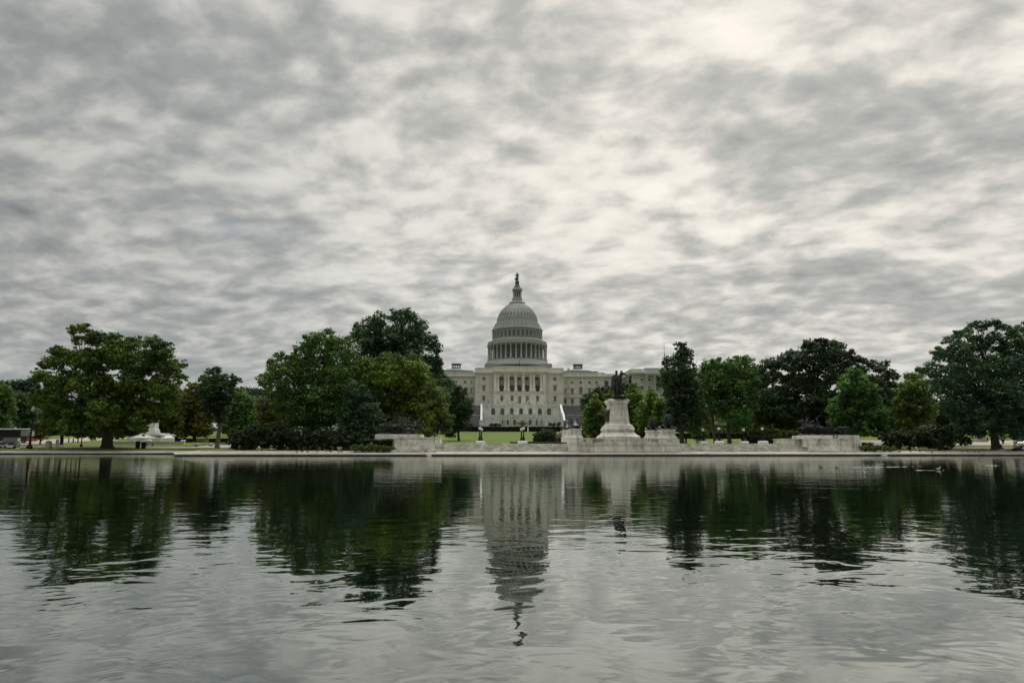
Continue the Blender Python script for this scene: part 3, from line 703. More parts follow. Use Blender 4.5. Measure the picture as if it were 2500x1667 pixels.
# --- dome
def rz(half, py): return (half*YD*.9886/F, Z(py, YD))
SEG = 72
def lathe_part(name, prof, m, seg=SEG, ang=30, parent=cap):
    mb = MB(); mb.lathe(prof, seg, (0, YD)); o = cobj(mb, name, m, parent, at=(0, YD, prof[0][1])); smooth_by_angle(o, ang); return o
o = lathe_part('dome_skirt', [rz(82, 899), rz(82, 895.5), rz(80.5, 893), rz(78, 892), rz(77.2, 888.5), rz(75.5, 886), rz(75.5, 883.6), rz(73.8, 883), rz(73.8, 882.2)], MT['iron'])
mb = MB(); hw = M(80, YD)
zsk0, zsk1 = zcor+.6, Z(895.3, YD)
mb.prism([(-hw, zsk0), (hw, zsk0), (hw, zsk1), (hw-1, zsk1+.3), (-hw+1, zsk1+.3), (-hw, zsk1)], YD-17, YD+17); w2 = M(50, YD)
mb.prism([(-w2, zsk0), (w2, zsk0), (w2, Z(893.5, YD-22)), (-w2, Z(893.5, YD-22))], YD-24, YD-16.9)
cobj(mb, 'dome_base', MT['iron'])
# peristyle: inner drum with tall windows and a ring of 36 columns
rin = M(60, YD); zc0, zc1 = Z(882.2, YD), Z(848.5, YD)
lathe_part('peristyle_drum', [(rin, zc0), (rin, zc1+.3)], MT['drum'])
cmh = zc1-zc0
me = column_mesh(.56, 0, cmh, plinth=.5).mesh('peristyle_column', MT['iron'], True)
rc = M(71.0, YD)
for i in range(36):
    t = R(5+i*10); link('peristyle_column', me, cap, (rc*math.cos(t), YD-437+rc*math.sin(t), zc0-9.7))
mb = MB(); mb.box(-.75, .75, -.12, .3, 0, cmh*.72); mb.lathe([(.75, cmh*.72), (.70, cmh*.75), (.5, cmh*.775), (.0, cmh*.79)], 12, (0, .1)); pw = mb.mesh('drum_window', MT['glass'])
fr = MB(); fr.box(-1.0, -.76, -.3, .2, 0, cmh*.8); fr.box(.76, 1.0, -.3, .2, 0, cmh*.8); fr.box(-1.15, 1.15, -.42, .2, cmh*.81, cmh*.86); fr.box(-.05, .05, -.2, -.13, 0, cmh*.72); fr = fr.mesh('frame', MT['iron'])
for i in range(36):
    t = R(i*10); o = link('drum_window', pw, cap, (rin*math.cos(t), YD-437+rin*math.sin(t), zc0+.6-9.7)); o.rotation_euler = (0, 0, t+math.pi/2)
    link('frame', fr, o)
lathe_part('peristyle_entablature', [(rin-.1, zc1), rz(72.5, 848.4), rz(72.5, 846.5), rz(74.2, 846), rz(75.6, 845), rz(75.4, 843.6), rz(73.5, 843), rz(73.2, 842.3), (rin, Z(842.2, YD))], MT['iron'])
def ring_balustrade(name, r, z0, z1, n, parent=cap):
    mb = MB(); mb.lathe([(r-.25, z0), (r+.2, z0), (r+.2, z0+(z1-z0)*.22), (r-.25, z0+(z1-z0)*.22)], SEG, (0, YD), cap=False); mb.lathe([(r-.3, z1-(z1-z0)*.2), (r+.25, z1-(z1-z0)*.2), (r+.25, z1), (r-.3, z1), (r-.3, z1-(z1-z0)*.2)], SEG, (0, YD), cap=False)
    for i in range(n):
        t = 2*math.pi*i/n; w = .32 if i % 6 == 0 else .13; x, y = r*math.cos(t), YD+r*math.sin(t); mb.tube([(x, y, z0+.1), (x, y, z1-.1)], w, 6)
    return cobj(mb, name, MT['iron'])
ring_balustrade('dome_balustrade', M(72, YD), Z(842.3, YD), Z(838, YD), 216)
lathe_part('upper_drum_base', [rz(68, 842.3), rz(66, 838), rz(64.5, 834), rz(63.5, 833.5), rz(63.2, 831.2), rz(61.5, 830.8)], MT['iron'])
zu0, zu1 = Z(831, YD), Z(811.5, YD); ru = M(59.8, YD); hu = zu1-zu0
lathe_part('upper_drum', [(ru, zu0), (ru, zu1)], MT['iron'])
mb = MB(); mb.box(-.62, .62, -.10, .3, hu*.16, hu*.68); mb.lathe([(.62, hu*.68), (.55, hu*.74), (.38, hu*.79), (0, hu*.81)], 12, (0, .1)); uw = mb.mesh('upper_drum_window', MT['glass'])
ua = MB(); ua.box(-.85, -.63, -.26, .2, hu*.1, hu*.72); ua.box(.63, .85, -.26, .2, hu*.1, hu*.72); ua.box(-.95, .95, -.36, .2, hu*.05, hu*.1); ua.box(-.8, .8, -.3, .2, hu*.83, hu*.9)
ua.box(1.02, 1.62, -.48, .2, hu*.03, hu*.98); ua.box(.98, 1.66, -.58, .2, hu*.86, hu*.99); ua = ua.mesh('pilaster', MT['iron'])
for i in range(36):
    t = R(i*10); o = link('upper_drum_window', uw, cap, (ru*math.cos(t), YD-437+ru*math.sin(t), zu0-9.7)); o.rotation_euler = (0, 0, t+math.pi/2)
    link('pilaster', ua, o)
lathe_part('upper_cornice', [rz(61, 812), rz(61.2, 810.5), rz(63, 809.6), rz(64.2, 808.4), rz(64, 807), rz(62.2, 806.6), rz(61.2, 803.5), rz(59.2, 802.8), rz(59.2, 800.2), rz(58.6, 799), rz(56, 798.4), rz(55, 795), rz(53.2, 794.4), rz(52.6, 791.6), rz(51.2, 790.8), rz(50.7, 788.7)], MT['iron'])
mb = MB()
for i in range(36):                                       # scroll brackets above the cornice
    t = 2*math.pi*i/36; c_, s_ = math.cos(t), math.sin(t)
    r0, z0 = rz(60.3, 806.5); r1, z1 = rz(54.3, 795.5)
    for (ra, za, rb, zb, w) in [(r0-.5, z0, r0+.1, z0+1.0, .45), (r0-1.6, z0+.8, r0-.1, z0+2.0, .4), (r1-.4, z1-.4, r1+.5, z1+.7, .4)]:
        vs = []
        for (r_, z_) in ((ra, za), (rb, za), (rb, zb), (ra, zb)):
            for d in (-w, w): vs.append((r_*c_-d*s_, YD+r_*s_+d*c_, z_))
        mb.add(vs, [(0, 2, 4, 6), (7, 5, 3, 1), (0, 1, 3, 2), (2, 3, 5, 4), (4, 5, 7, 6), (6, 7, 1, 0)])
cobj(mb, 'cornice_brackets', MT['iron'])
dp = [(50.7, 788.7), (50.3, 786), (49.6, 781), (48.3, 776.5), (46.4, 771.5), (44.0, 767), (40.6, 761.5), (36.4, 756.8), (32.3, 752.8), (28.2, 749.4), (24.5, 747), (21.0, 745.2)]
dprof = [rz(*p) for p in dp]
dome = lathe_part('dome', dprof, MT['iron'], 72, 60)
rib = MB()
for i in range(36):
    t = 2*math.pi*(i+.5)/36; c_, s_ = math.cos(t), math.sin(t); n = len(dprof); vs = []
    for j, (r_, z_) in enumerate(dprof):
        w = .34*(.35+.65*r_/dprof[0][0]); o_ = .28
        for (rr, d) in ((r_-.1, -w), (r_+o_, -w), (r_+o_, w), (r_-.1, w)): vs.append((rr*c_-d*s_, YD+rr*s_+d*c_, z_+(.15 if rr > r_ else 0)))
    rib.add(vs, [(j*4+k, (j+1)*4+k, (j+1)*4+(k+1) % 4, j*4+(k+1) % 4) for j in range(n-1) for k in range(4)])
for (a_, b_) in [(9, .25), (10.1, .2)]: pass
for idx in (2, 4.8, 6, 7, 8, 9, 10):
    j = int(idx); f_ = idx-j; r_ = dprof[j][0]*(1-f_)+dprof[j+1][0]*f_; z_ = dprof[j][1]*(1-f_)+dprof[j+1][1]*f_
    rib.lathe([(r_-.1, z_-.14), (r_+.17, z_-.10), (r_+.12, z_+.12), (r_-.15, z_+.16)], 72, (0, YD), cap=False)
sub(dome, rib, 'ribs', MT['iron'])
# oval windows round the foot of the dome
(ra, za), (rb, zb) = dprof[3], dprof[5]; (rl, zl) = dprof[1]
mb = MB(); h_ = zb-za; mb.box(-.42, .42, -.10, .3, 0, h_*.62); mb.lathe([(.42, h_*.62), (.35, h_*.72), (0, h_*.82)], 10, (0, .1)); dw = mb.mesh('dome_window', MT['glass'])
fr = MB(); fr.box(-.62, -.43, -.3, .3, -.15, h_*.8); fr.box(.43, .62, -.3, .3, -.15, h_*.8); fr.box(-.7, .7, -.45, .4, h_*.85, h_*1.02); fr.box(-.7, .7, -.3, .2, -.3, -.15); fr = fr.mesh('frame', MT['iron'])
lean = math.atan2(ra-rb, zb-za)
for i in range(36):
    t = R(i*10); o = link('dome_window', dw, dome, ((ra+.05)*math.cos(t), (ra+.05)*math.sin(t), za-dprof[0][1])); o.rotation_euler = (-lean, 0, t+math.pi/2)
# cap, lantern
lathe_part('dome_cap', [rz(21.2, 745.4), rz(20, 743.5), rz(20, 741.5), rz(20.4, 740.6), rz(19.2, 738.6), rz(15.5, 737.6), rz(13.2, 736.2), rz(13.0, 732.4), rz(13.6, 731.8), rz(13.4, 730.9), rz(12.2, 730.6), rz(12, 727.6)], MT['iron'], 48)
lan = lathe_part('lantern_core', [rz(6.3, 727.6), rz(6.3, 710.5)], MT['iron'], 16)
z0_, z1_ = Z(727.6, YD), Z(711, YD); me = column_mesh(.27, 0, z1_-z0_, plinth=.3).mesh('lantern_column', MT['iron'], True)
for i in range(12):
    t = R(15+i*30); r_ = M(10.4, YD)*.9886; link('lantern_column', me, cap, (r_*math.cos(t), YD-437+r_*math.sin(t), z0_-9.7))
for i in range(8):
    t = R(i*45); mb = MB()
mb = MB()
for i in range(6):
    t = R(i*60+30); x, y = M(6.3, YD)*.99*math.cos(t), YD+M(6.3, YD)*.99*math.sin(t); mb.tube([(x, y, z0_+.4), (x, y, z1_-1.2)], .42, 8)
sub(lan, mb, 'arched_openings', MT['glass'])
lathe_part('lantern_cornice', [rz(11.2, 711.2), rz(11.4, 709.4), rz(13.3, 708.2), rz(13.3, 706.8), rz(11.4, 706), rz(11, 704), rz(9, 703.2)], MT['iron'], 36)
lathe_part('lantern_roof', [rz(9.0, 703.6), rz(8.4, 702.2), rz(7.8, 700.6), rz(6.4, 697.8), rz(5.2, 694.8), rz(4.7, 692.5), rz(5.2, 691.2), rz(5.3, 688.2), rz(4.2, 687), rz(3.6, 684.6), rz(3.2, 684)], MT['bronzegreen'], 20)
# crowned female figure on the lantern
fz0 = Z(684.2, YD); fh = Z(664.3, YD)-fz0; k = fh/5.9
fig = thing('rooftop_statue', 'green bronze robed figure standing on the very top of the dome', 'statue', (AX, YD, fz0))
nd = [(0, 0, 2.4, .85), (0, 0, 1.2, .95), (0, 0, .1, 1.05), (0, 0, 3.4, .72), (0, 0, 4.35, .82), (0, 0, 4.75, .3), (0, 0, 5.15, .40), (.05, 0, 5.6, .34), (.25, 0, 5.85, .12)]
ed = [(0, 1), (1, 2), (0, 3), (3, 4), (4, 5), (5, 6), (6, 7), (7, 8)]
chain(nd, ed, 4, [(.95, 0, 4.1, .28), (1.15, -.2, 3.2, .24), (1.1, -.3, 2.3, .2)]); chain(nd, ed, 4, [(-.95, 0, 4.1, .28), (-1.15, -.2, 3.3, .24), (-1.0, -.5, 2.6, .2)])
skin('body', [tuple(c*k for c in n) for n in nd], ed, MT['bronzegreen'], fig, 1)
mb = MB(); mb.tube([(1.05*k, -.4*k, .1*k), (1.1*k, -.35*k, 2.4*k)], .09*k, 6); mb.obj('sword', MT['bronzegreen'], fig)
mb = MB(); mb.lathe([(.7*k, 0), (.75*k, 1.3*k), (.3*k, 1.6*k)], 10, (-1.0*k, -.5*k)); mb.obj('shield', MT['bronzegreen'], fig)
# flagstaff on the portico roof
fx, fzt = P(1268.3, 876.5, YP+1); _, fzb = P(1268.3, 905, YP+1)
pole = thing('flagpole', 'dark bare flagpole on the portico roof in front of the dome', 'flagpole', (fx, YP+1, fzb))
mb = MB(); mb.tube([(0, 0, 0), (0, 0, (fzt-fzb)*.55), (0, 0, fzt-fzb)], [.19, .16, .10], 8); mb.obj('pole', MT['black'], pole)
mb = MB(); mb.box(-1.2, 1.2, -.9, .9, -.9, .25); mb.ball((0, 0, fzt-fzb+.1), .22); mb.obj('base', MT['white'], pole)

# --- big side wings: north one hidden by trees, south one shows its corner
def bigwing(s):
    yf, yb = 432., 480.; xa = 70.3; xb = xa+46; top = Z(901, yf) if False else P(1556, 900.5, yf)[1]
    zt = top; zc = P(1556, 909, yf)[1]; ze = P(1556, 917, yf)[1]; zf = 20.
    g_ = []
    mb = MB(); x0, x1 = sorted((s*(xa+.4), s*xb)); mb.box(x0, x1, yf+3, yb, 10, zc); cobj(mb, 'wing_body', MT['wingmarble'])
    mb = MB(); x0, x1 = sorted((s*xa, s*xb)); hs = []
    wxs = [A(1340+1265/5.6, 930, yf)+q for q in (0, )]
    wxs = [P(1567, 930, yf)[0]-AX]; wxs += [wxs[0]+4.9*i for i in range(1, 8)]
    for i, x in enumerate(wxs):
        hs += [hole(s*x, P(1567, 945 if False else 929.5, yf)[1], P(1567, 924, yf)[1], 1.9), hole(s*x, P(1567, 953, yf)[1], P(1567, 941, yf)[1], 2.3, True)]
    mb.wall(x0, x1, 10, ze, yf+(0), .6, hs); cobj(mb, 'wall', MT['wingmarble'])
    for i, x in enumerate(wxs):
        window(s*x, P(1567, 929.5, yf)[1], P(1567, 924, yf)[1], 1.9, yf, .6); window(s*x, P(1567, 953, yf)[1], P(1567, 941, yf)[1], 2.3, yf, .6, True, m='glassblind')
    xin = s*xa; sgn = -s
    mb = MB(); mb.box(min(x0, x1)-.3, max(x0, x1)+.3, yf-.5, yb, ze, zc-1.4); mb.box(min(x0, x1)-1.2, max(x0, x1)+1.2, yf-1.4, yb+1, zc-1.39, zc-.7); mb.box(min(x0, x1)-1.6, max(x0, x1)+1.6, yf-1.8, yb+1.4, zc-.69, zc); cobj(mb, 'entablature', MT['wingmarble'])
    mb = MB(); parapet(mb, x0, x1, yf-.2, zc, zt, 4.9)
    mb.box(min(xin, xin+sgn*.4), max(xin, xin+sgn*.4), yf, yb, zt-.35, zt)
    for i in range(60): mb.box(min(xin, xin+sgn*.3), max(xin, xin+sgn*.3), yf+.6+i*.8, yf+.85+i*.8, zc, zt-.35)
    mb.box(min(xin, xin+sgn*.4), max(xin, xin+sgn*.4), yf, yb, zc, zc+.3)
    cobj(mb, 'parapet', MT['wingmarble'])
    cm_ = column_mesh(.62, zf, ze-.05, plinth=1.0).mesh('wing_column', MT['wingmarble'], True)
    for i, x in enumerate(wxs[:-1]):
        if i == 0: continue
        link('wing_column', cm_, cap, (s*(x-2.4), yf-2.2-437, zf-9.7))
    mb = MB(); xq0, xq1 = sorted((s*(wxs[0]+1.4), s*(wxs[-2]-.8))); mb.box(xq0, xq1, yf-3.2, yf-.5, ze, zc-1.2); mb.box(xq0-.6, xq1+.6, yf-4.2, yf-.6, zc-1.19, zc+.1); mb.box(xq0, xq1, yf-3, yf-.01, 10, zf); parapet(mb, xq0, xq1, yf-3.2, zc+.1, zt+.3, 4.9); cobj(mb, 'wing_portico', MT['wingmarble'])
    for i in range(11):                                   # row of columns along the inner side
        link('wing_column', cm_, cap, (s*(xa-1.6), yf+3+i*3.4-437, zf-9.7))
    mb = MB(); q0, q1 = sorted((s*(xa-2.6), s*(xa+.3))); mb.box(q0, q1, yf+1.5, yf+38, ze, zc-1.41); mb.box(q0, q1, yf+1.5, yf+38, 10, zf); cobj(mb, 'side_porch', MT['wingmarble'])
    mb = MB()
    for i in range(10): mb.box(s*xa-.05 if s < 0 else s*xa-.06, s*xa+.06 if s < 0 else s*xa+.05, yf+3.9+i*3.4, yf+5.5+i*3.4, P(1567, 955, yf)[1], P(1567, 924, yf)[1])
    cobj(mb, 'side_window', MT['glass'])
    for x in (x0+s*0,):
        for q in (.9, 2.4, 4.1 if False else 3.9):
            mb = MB(); z = s*(xa+q); mb.box(z-.45, z+.45, yf-.3, yf+.01, zf, ze-1.1); mb.box(z-.6, z+.6, yf-.45, yf+.01, ze-1.1, ze-.05); cobj(mb, 'pilaster', MT['wingmarble'])
    # link corridor
    yl = 456.; zt2 = P(1500, 912.5, yl)[1]; zc2 = P(1500, 918.5, yl)[1]
    q0, q1 = sorted((s*(XW-.2), s*(xa-.1)))
    mb = MB(); hs = [hole(s*(XW+3.0+i*5), P(1500, 950, yl)[1], P(1500, 930, yl)[1], 2.6) for i in range(3)]
    mb.wall(q0, q1, 10, zc2-1, yl, .7, hs); mb.box(q0, q1, yl+1.5, yl+14, 10, zc2-1); cornice(mb, q0, q1, yl, zc2-1, 1.0, .7, ret=-1.0); parapet(mb, q0+.4, q1-.4, yl+.2, zc2, zt2, 4.4); cobj(mb, 'link_corridor', MT['wingmarble'])
    for h in hs: mb = MB(); mb.box(h[0], h[1], yl+.5, yl+.6, h[2], h[3]); cobj(mb, 'window', MT['glass'])
bigwing(1); bigwing(-1)

# --- marble terrace: upper arcade wall, balustrades, curved lower wall, stairs, fountain
ter = thing('marble_terrace', 'white marble terrace with two rows of arches below the domed building', 'terrace', (AX, 413, 9.7))
def tobj(mb, name, m, parent=ter, label=None):
    mb.v = [(x, y-413, z-9.7) for x, y, z in mb.v]; return mb.obj(name, m, parent, label=label)
zt1 = Z(985.3, YT); zt0 = Z(989.3, YT); za1 = Z(995.8, YT); za0 = Z(1012.8, YT); zl1 = Z(1012, YL); zl0 = Z(1018, YL); zg = Z(1041.5, 392); XT = A(1272+95, 1000, YT)
ay = [A(1080+q*.2678, 1005, YT) for q in (463, 548, 633, 718, 803, 888, 972)]
mb = MB(); mb.wall(-XT, XT, zg-.5, zt0, YT, .9, [hole(x, za0, za1, 2.45, True) for x in ay]); mb.box(-XT, XT, YT+.92, YP-.6, zg-.5, zt0-.1)
for s in (-1, 1): mb.add([(s*XT, YT, zg-.5), (s*XT, YT+1, zg-.5), (s*XT, YT+1, zt0), (s*XT, YT, zt0)], [(0, 1, 2, 3)])
tobj(mb, 'upper_arcade_wall', MT['marble'])
for i, x in enumerate(ay):
    mb = MB(); r = 1.22; pts = [(x-r, za0), (x+r, za0)]+[(x+r*math.cos(math.pi*j/10), za1-r+r*math.sin(math.pi*j/10)) for j in range(11)]
    mb.add([(a, YT+.7, b) for a, b in pts], [tuple(range(len(pts)))]); o = tobj(mb, 'arched_window', MT['glass'])
    f = MB()
    if i != 3:
        for xx in (x-.5, x+.5): f.box(xx-.05, xx+.05, YT+.55, YT+.66, za0, za1-.3)
        f.box(x-r, x+r, YT+.54, YT+.67, za1-r-.08, za1-r+.08); f.box(x-r, x+r, YT+.54, YT+.67, (za0+za1)/2-1.0, (za0+za1)/2-.9)
        f.box(x-r, x-r+.12, YT+.54, YT+.67, za0, za1-r); f.box(x+r-.12, x+r, YT+.54, YT+.67, za0, za1-r)
    else: f.box(x-r, x-r+.2, YT+.54, YT+.67, za0, za1-r); f.box(x+r-.2, x+r, YT+.54, YT+.67, za0, za1-r)
    f.v = [(a, b-413, c-9.7) for a, b, c in f.v]; f.obj('frame', MT['frame'], o)
    f = MB(); k_ = 10
    for j in range(k_):
        a0, a1 = math.pi*j/k_, math.pi*(j+1)/k_; zt_ = za1-r
        f.prism([(x+r*math.cos(a0), zt_+r*math.sin(a0)), (x+(r+.4)*math.cos(a0), zt_+(r+.4)*math.sin(a0)), (x+(r+.4)*math.cos(a1), zt_+(r+.4)*math.sin(a1)), (x+r*math.cos(a1), zt_+r*math.sin(a1))], YT-.12, YT+.02)
    f.prism([(x-.22, za1), (x+.22, za1), (x+.32, za1+.6), (x-.32, za1+.6)], YT-.25, YT+.02)
    f.v = [(a, b-413, c-9.7) for a, b, c in f.v]; f.obj('arch_surround', MT['marble'], o)
mb = MB(); mb.box(-XT-.2, XT+.2, YT-.35, YT+.8, zt0-.0, zt0+.22)
for i in range(8):
    x = (ay[0]-2.75)+i*5.5; mb.box(x-.5, x+.5, YT-.28, YT+.01, zg, zt0)
    mb.box(x-.65, x+.65, YT-.5, YT+.01, zt0-.8, zt0-.02)
tobj(mb, 'cornice_and_piers', MT['marble'])
def balus(x0, x1, y, z0, z1, bay=5.5, parent=ter, name='balustrade'):
    mb = MB(); n = max(1, round((x1-x0)/bay)); w = (x1-x0)/n
    mb.box(x0, x1, y-.2, y+.2, z0, z0+.15); mb.box(x0, x1, y-.24, y+.24, z1-.16, z1)
    for i in range(n+1): mb.box(x0+i*w-.38, x0+i*w+.38, y-.3, y+.3, z0-.02, z1+.06)
    for i in range(n):
        m_ = int((w-.8)/.42)
        for j in range(m_): x = x0+i*w+.4+(j+.5)*(w-.8)/m_; mb.tube([(x, y, z0+.12), (x, y, z0+(z1-z0)*.4), (x, y, z1-.12)], [.07, .13, .07], 5)
    return tobj(mb, name, MT['marble'], parent)
balus(-XT, XT, YT-.02, zt0+.22, zt1)
# lower wall: straight ends, round bay in the middle
rb_ = M(53.6, YL); cyb = YL+7.5; half = math.acos(7.5/rb_) if False else math.radians(66)
xs_ = rb_*math.sin(half); ystr = cyb-rb_*math.cos(half)
def bay(mb, r, z0, z1, n=28):
    pts = [(r*math.sin(-half+2*half*i/n), cyb-r*math.cos(-half+2*half*i/n)) for i in range(n+1)]
    return pts
mb = MB(); pts = bay(mb, rb_, 0, 0)
for (x0, y0), (x1, y1) in zip(pts, pts[1:]): mb.add([(x0, y0, zg-.5), (x1, y1, zg-.5), (x1, y1, zl0), (x0, y0, zl0)], [(0, 1, 2, 3)])
top = [(x, y, zl0) for x, y in pts]+[(xs_, YT, zl0), (-xs_, YT, zl0)]; mb.add(top, [tuple(range(len(top)))])
for s in (-1, 1):
    xa, xb = sorted((s*xs_, s*(XT+.2))); mb.box(xa, xb, ystr, YT-.01, zg-.5, zl0)
tobj(mb, 'lower_wall', MT['marble'])
mb = MB()
po, pi = bay(mb, rb_+.25, 0, 0), bay(mb, rb_-.35, 0, 0)
def band(mb, z0, z1, po, pi):
    for i in range(len(po)-1):
        mb.add([(*po[i], z0), (*po[i+1], z0), (*po[i+1], z1), (*po[i], z1), (*pi[i], z0), (*pi[i+1], z0), (*pi[i+1], z1), (*pi[i], z1)], [(0, 1, 2, 3), (3, 2, 6, 7), (5, 4, 7, 6), (1, 0, 4, 5)])
band(mb, zl0-.25, zl0+.1, po, pi); band(mb, zl1-.2, zl1, po, pi)
for i in range(0, 29, 4):
    x, y = pts[i]; mb.box(x-.4, x+.4, y-.35, y+.35, zl0+.1, zl1+.1)
for i in range(112):
    if i % 16 in (0, 15): continue
    t = -half+2*half*(i+.5)/112; x, y = (rb_-.05)*math.sin(t), cyb-(rb_-.05)*math.cos(t); mb.tube([(x, y, zl0+.1), (x, y, zl0+.55), (x, y, zl1-.2)], [.07, .13, .07], 5)
tobj(mb, 'curved_balustrade', MT['marble'])
for s in (-1, 1):
    xa, xb = sorted((s*(xs_+.4), s*(XT+.2))); balus(xa, xb, ystr+.2, zl0+.02, zl1, 4.2)
zb1, zb0 = Z(1023.5, cyb-rb_), Z(1037, cyb-rb_)
for i, q in enumerate((-59.6, -39.8, -19.9, 0, 19.9, 39.8, 59.6)):
    t = R(q); r_ = .95; h = zb1-zb0
    mb = MB(); ptsn = [(-r_, 0), (r_, 0)]+[(r_*math.cos(math.pi*j/8), h-r_+r_*math.sin(math.pi*j/8)) for j in range(9)]
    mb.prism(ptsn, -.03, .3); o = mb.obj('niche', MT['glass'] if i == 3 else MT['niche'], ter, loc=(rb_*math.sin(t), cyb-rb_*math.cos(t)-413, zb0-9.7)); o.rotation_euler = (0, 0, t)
    mb = MB()
    for j in range(8):
        a0, a1 = math.pi*j/8, math.pi*(j+1)/8
        mb.prism([(r_*math.cos(a0), h-r_+r_*math.sin(a0)), ((r_+.35)*math.cos(a0), h-r_+(r_+.35)*math.sin(a0)), ((r_+.35)*math.cos(a1), h-r_+(r_+.35)*math.sin(a1)), (r_*math.cos(a1), h-r_+r_*math.sin(a1))], -.28, .1)
    mb.box(-r_-.35, -r_, -.28, .1, 0, h-r_); mb.box(r_, r_+.35, -.28, .1, 0, h-r_); mb.obj('arch_surround', MT['marble'], o)
    mb = MB(); mb.box(r_+.75, r_+1.15, -.35, .1, -.3, h+.9); mb.obj('pilaster', MT['marble'], o)
# stairs with cheek walls either side
def stair(s):
    xa, xb = XT+1.2, XT+16.2; n = 44; y0, y1 = 392., YT+3
    m1 = MB()
    for i in range(n):
        z = zg-.3+(zt0-zg+.3)*(i+1)/n; y = y0+(y1-y0)*i/n; zz = zg-.6+(zt0-zg+.3)*i/n
        a, b = sorted((s*xa, s*xb)); m1.add([(a, y, zz), (b, y, zz), (b, y, z), (a, y, z), (b, y+(y1-y0)/n, z), (a, y+(y1-y0)/n, z)], [(0, 1, 2, 3), (3, 2, 4, 5)])
    a, b = sorted((s*xa, s*(xb+3))); m1.box(a, b, y1, YW-.3, zg-.5, zt0)
    tobj(m1, 'staircase', MT['stairs'])
    for zf_ in (.52,):                                    # landing edge
        zz = zg+(zt0-zg)*zf_; y = y0+(y1-y0)*zf_; m1 = MB(); a, b = sorted((s*xa, s*xb)); m1.box(a, b, y-.25, y+.3, zz+.0, zz+.2); tobj(m1, 'landing', MT['marble'])
    for xq, nm in ((XT+.6, 'inner'), (xb+.6, 'outer')):
        m1 = MB(); x = s*xq
        vs = []
        for (y, z) in ((y0-1.6, zg-.5), (y1, zg-.5), (y1, zt1), (y0+11, zg+(zt0-zg)*.62), (y0+9.5, zg+(zt0-zg)*.62), (y0+1, zg+2.9), (y0-1.6, zg+2.9)):
            vs += [(x-.55, y, z), (x+.55, y, z)]
        k = 7
        m1.add(vs, [tuple(2*i for i in range(k)), tuple(2*i+1 for i in reversed(range(k)))]+[(2*i, 2*((i+1) % k), 2*((i+1) % k)+1, 2*i+1) for i in range(k)])
        m1.box(x-1.1, x+1.1, y0-2.6, y0-.2, zg-.5, zg+3.2); m1.box(x-1.3, x+1.3, y0-2.8, y0, zg+3.2, zg+3.6); m1.box(x-1.25, x+1.25, y0-2.75, y0-.05, zg-.5, zg+.6)
        tobj(m1, 'stair_cheek', MT['white'] if nm == 'inner' else MT['marble'])
    if s > 0:
        m1 = MB(); x = s*(xa+6.4)
        for dx_ in (0, .25):
            m1.tube([(x+dx_, y1, zt0+1), (x+dx_+.3, y0+(y1-y0)*.5, zg+(zt0-zg)*.5+1.2), (x+dx_+1.1, y0, zg+1.2)], .1, 5)
        for i in range(14):
            t = i/13; m1.tube([(x+.1+(1.1*(1-t)), y0+(y1-y0)*t, zg+(zt0-zg)*t), (x+.1+(1.1*(1-t)), y0+(y1-y0)*t, zg+(zt0-zg)*t+1.1)], .08, 5)
        tobj(m1, 'handrail', MT['black'])
stair(1); stair(-1)
mb = MB(); mb.box(-60, 70, 386.5, 387.3, terr(0, 386)-.3, Z(1041.2, 386.5)); mb.box(XT+17, 75, YT-10, YT-9, 9, zt0-3)
pass
# dark clipped hedge at the foot of the terrace
# fountain bowl
fn = thing('fountain', 'tiered stone fountain bowl in front of the lower arches of the terrace', 'fountain', (P(1275, 1035, 397)[0], 397, zg-.6))
mb = MB(); mb.lathe([(1.2, 0), (1.2, .5), (.6, .7), (.45, 1.6), (.7, 1.9), (2.9, 2.5), (3.3, 2.9), (3.3, 3.05), (2.9, 3.0), (.5, 2.7), (.35, 3.4), (.5, 3.6), (1.5, 4.1), (1.6, 4.25), (1.2, 4.2), (.3, 4.5), (.15, 4.9)], 24)
o = mb.obj('bowl', MT['pot'], fn); smooth_by_angle(o)
# lamp posts along the terrace balustrades
LP0 = None
def small_lamp(x, y, z, h, label, group):
    t = thing('terrace_lamp', label, 'lamp', (x, y, z), 0, group)
    mb = MB(); mb.lathe([(.28, 0), (.28, .3), (.12, .5), (.09, h*.85), (.16, h*.88)], 8); mb.obj('post', MT['black'], t)
    mb = MB(); mb.lathe([(.14, h*.88), (.27, h*.93), (.24, h), (.04, h+.15)], 8); mb.obj('lantern', MT['frame'], t)
lp = [(417, 'beside the left end of the upper balustrade'), (505, 'second from the left end of the upper balustrade'), (592, 'third from the left on the upper balustrade'), (680, 'just left of the middle door on the upper balustrade'), (770, 'just right of the middle door on the upper balustrade'), (858, 'third from the right on the upper balustrade'), (928, 'second from the right end of the upper balustrade'), (1017, 'at the right end of the upper balustrade')]
for q, lb in lp: small_lamp(P(1080+q*.2678, 985, YT)[0], YT, zt1, 2.7, 'thin dark lamp post '+lb, 'lamp posts on the terrace')
for px_, y_, lb in [(1339, 398, 'thin dark lamp post standing right of the lower arches'), (1325, 402, 'short dark lamp post close to the rightmost lower arch'), (1233, 400, 'dark lamp post close to the leftmost lower arch'), (1219, 411.5, 'thin lamp post on the lower balustrade left of the second arched window'), (1331.5, 411.5, 'thin lamp post on the lower balustrade left of the last arched window')]:
    low = y_ > 405; small_lamp(P(px_, 1030, y_)[0], y_, zl0 if low else zg-.3, 3.2 if low else 4.2, lb, 'lamp posts on the terrace')
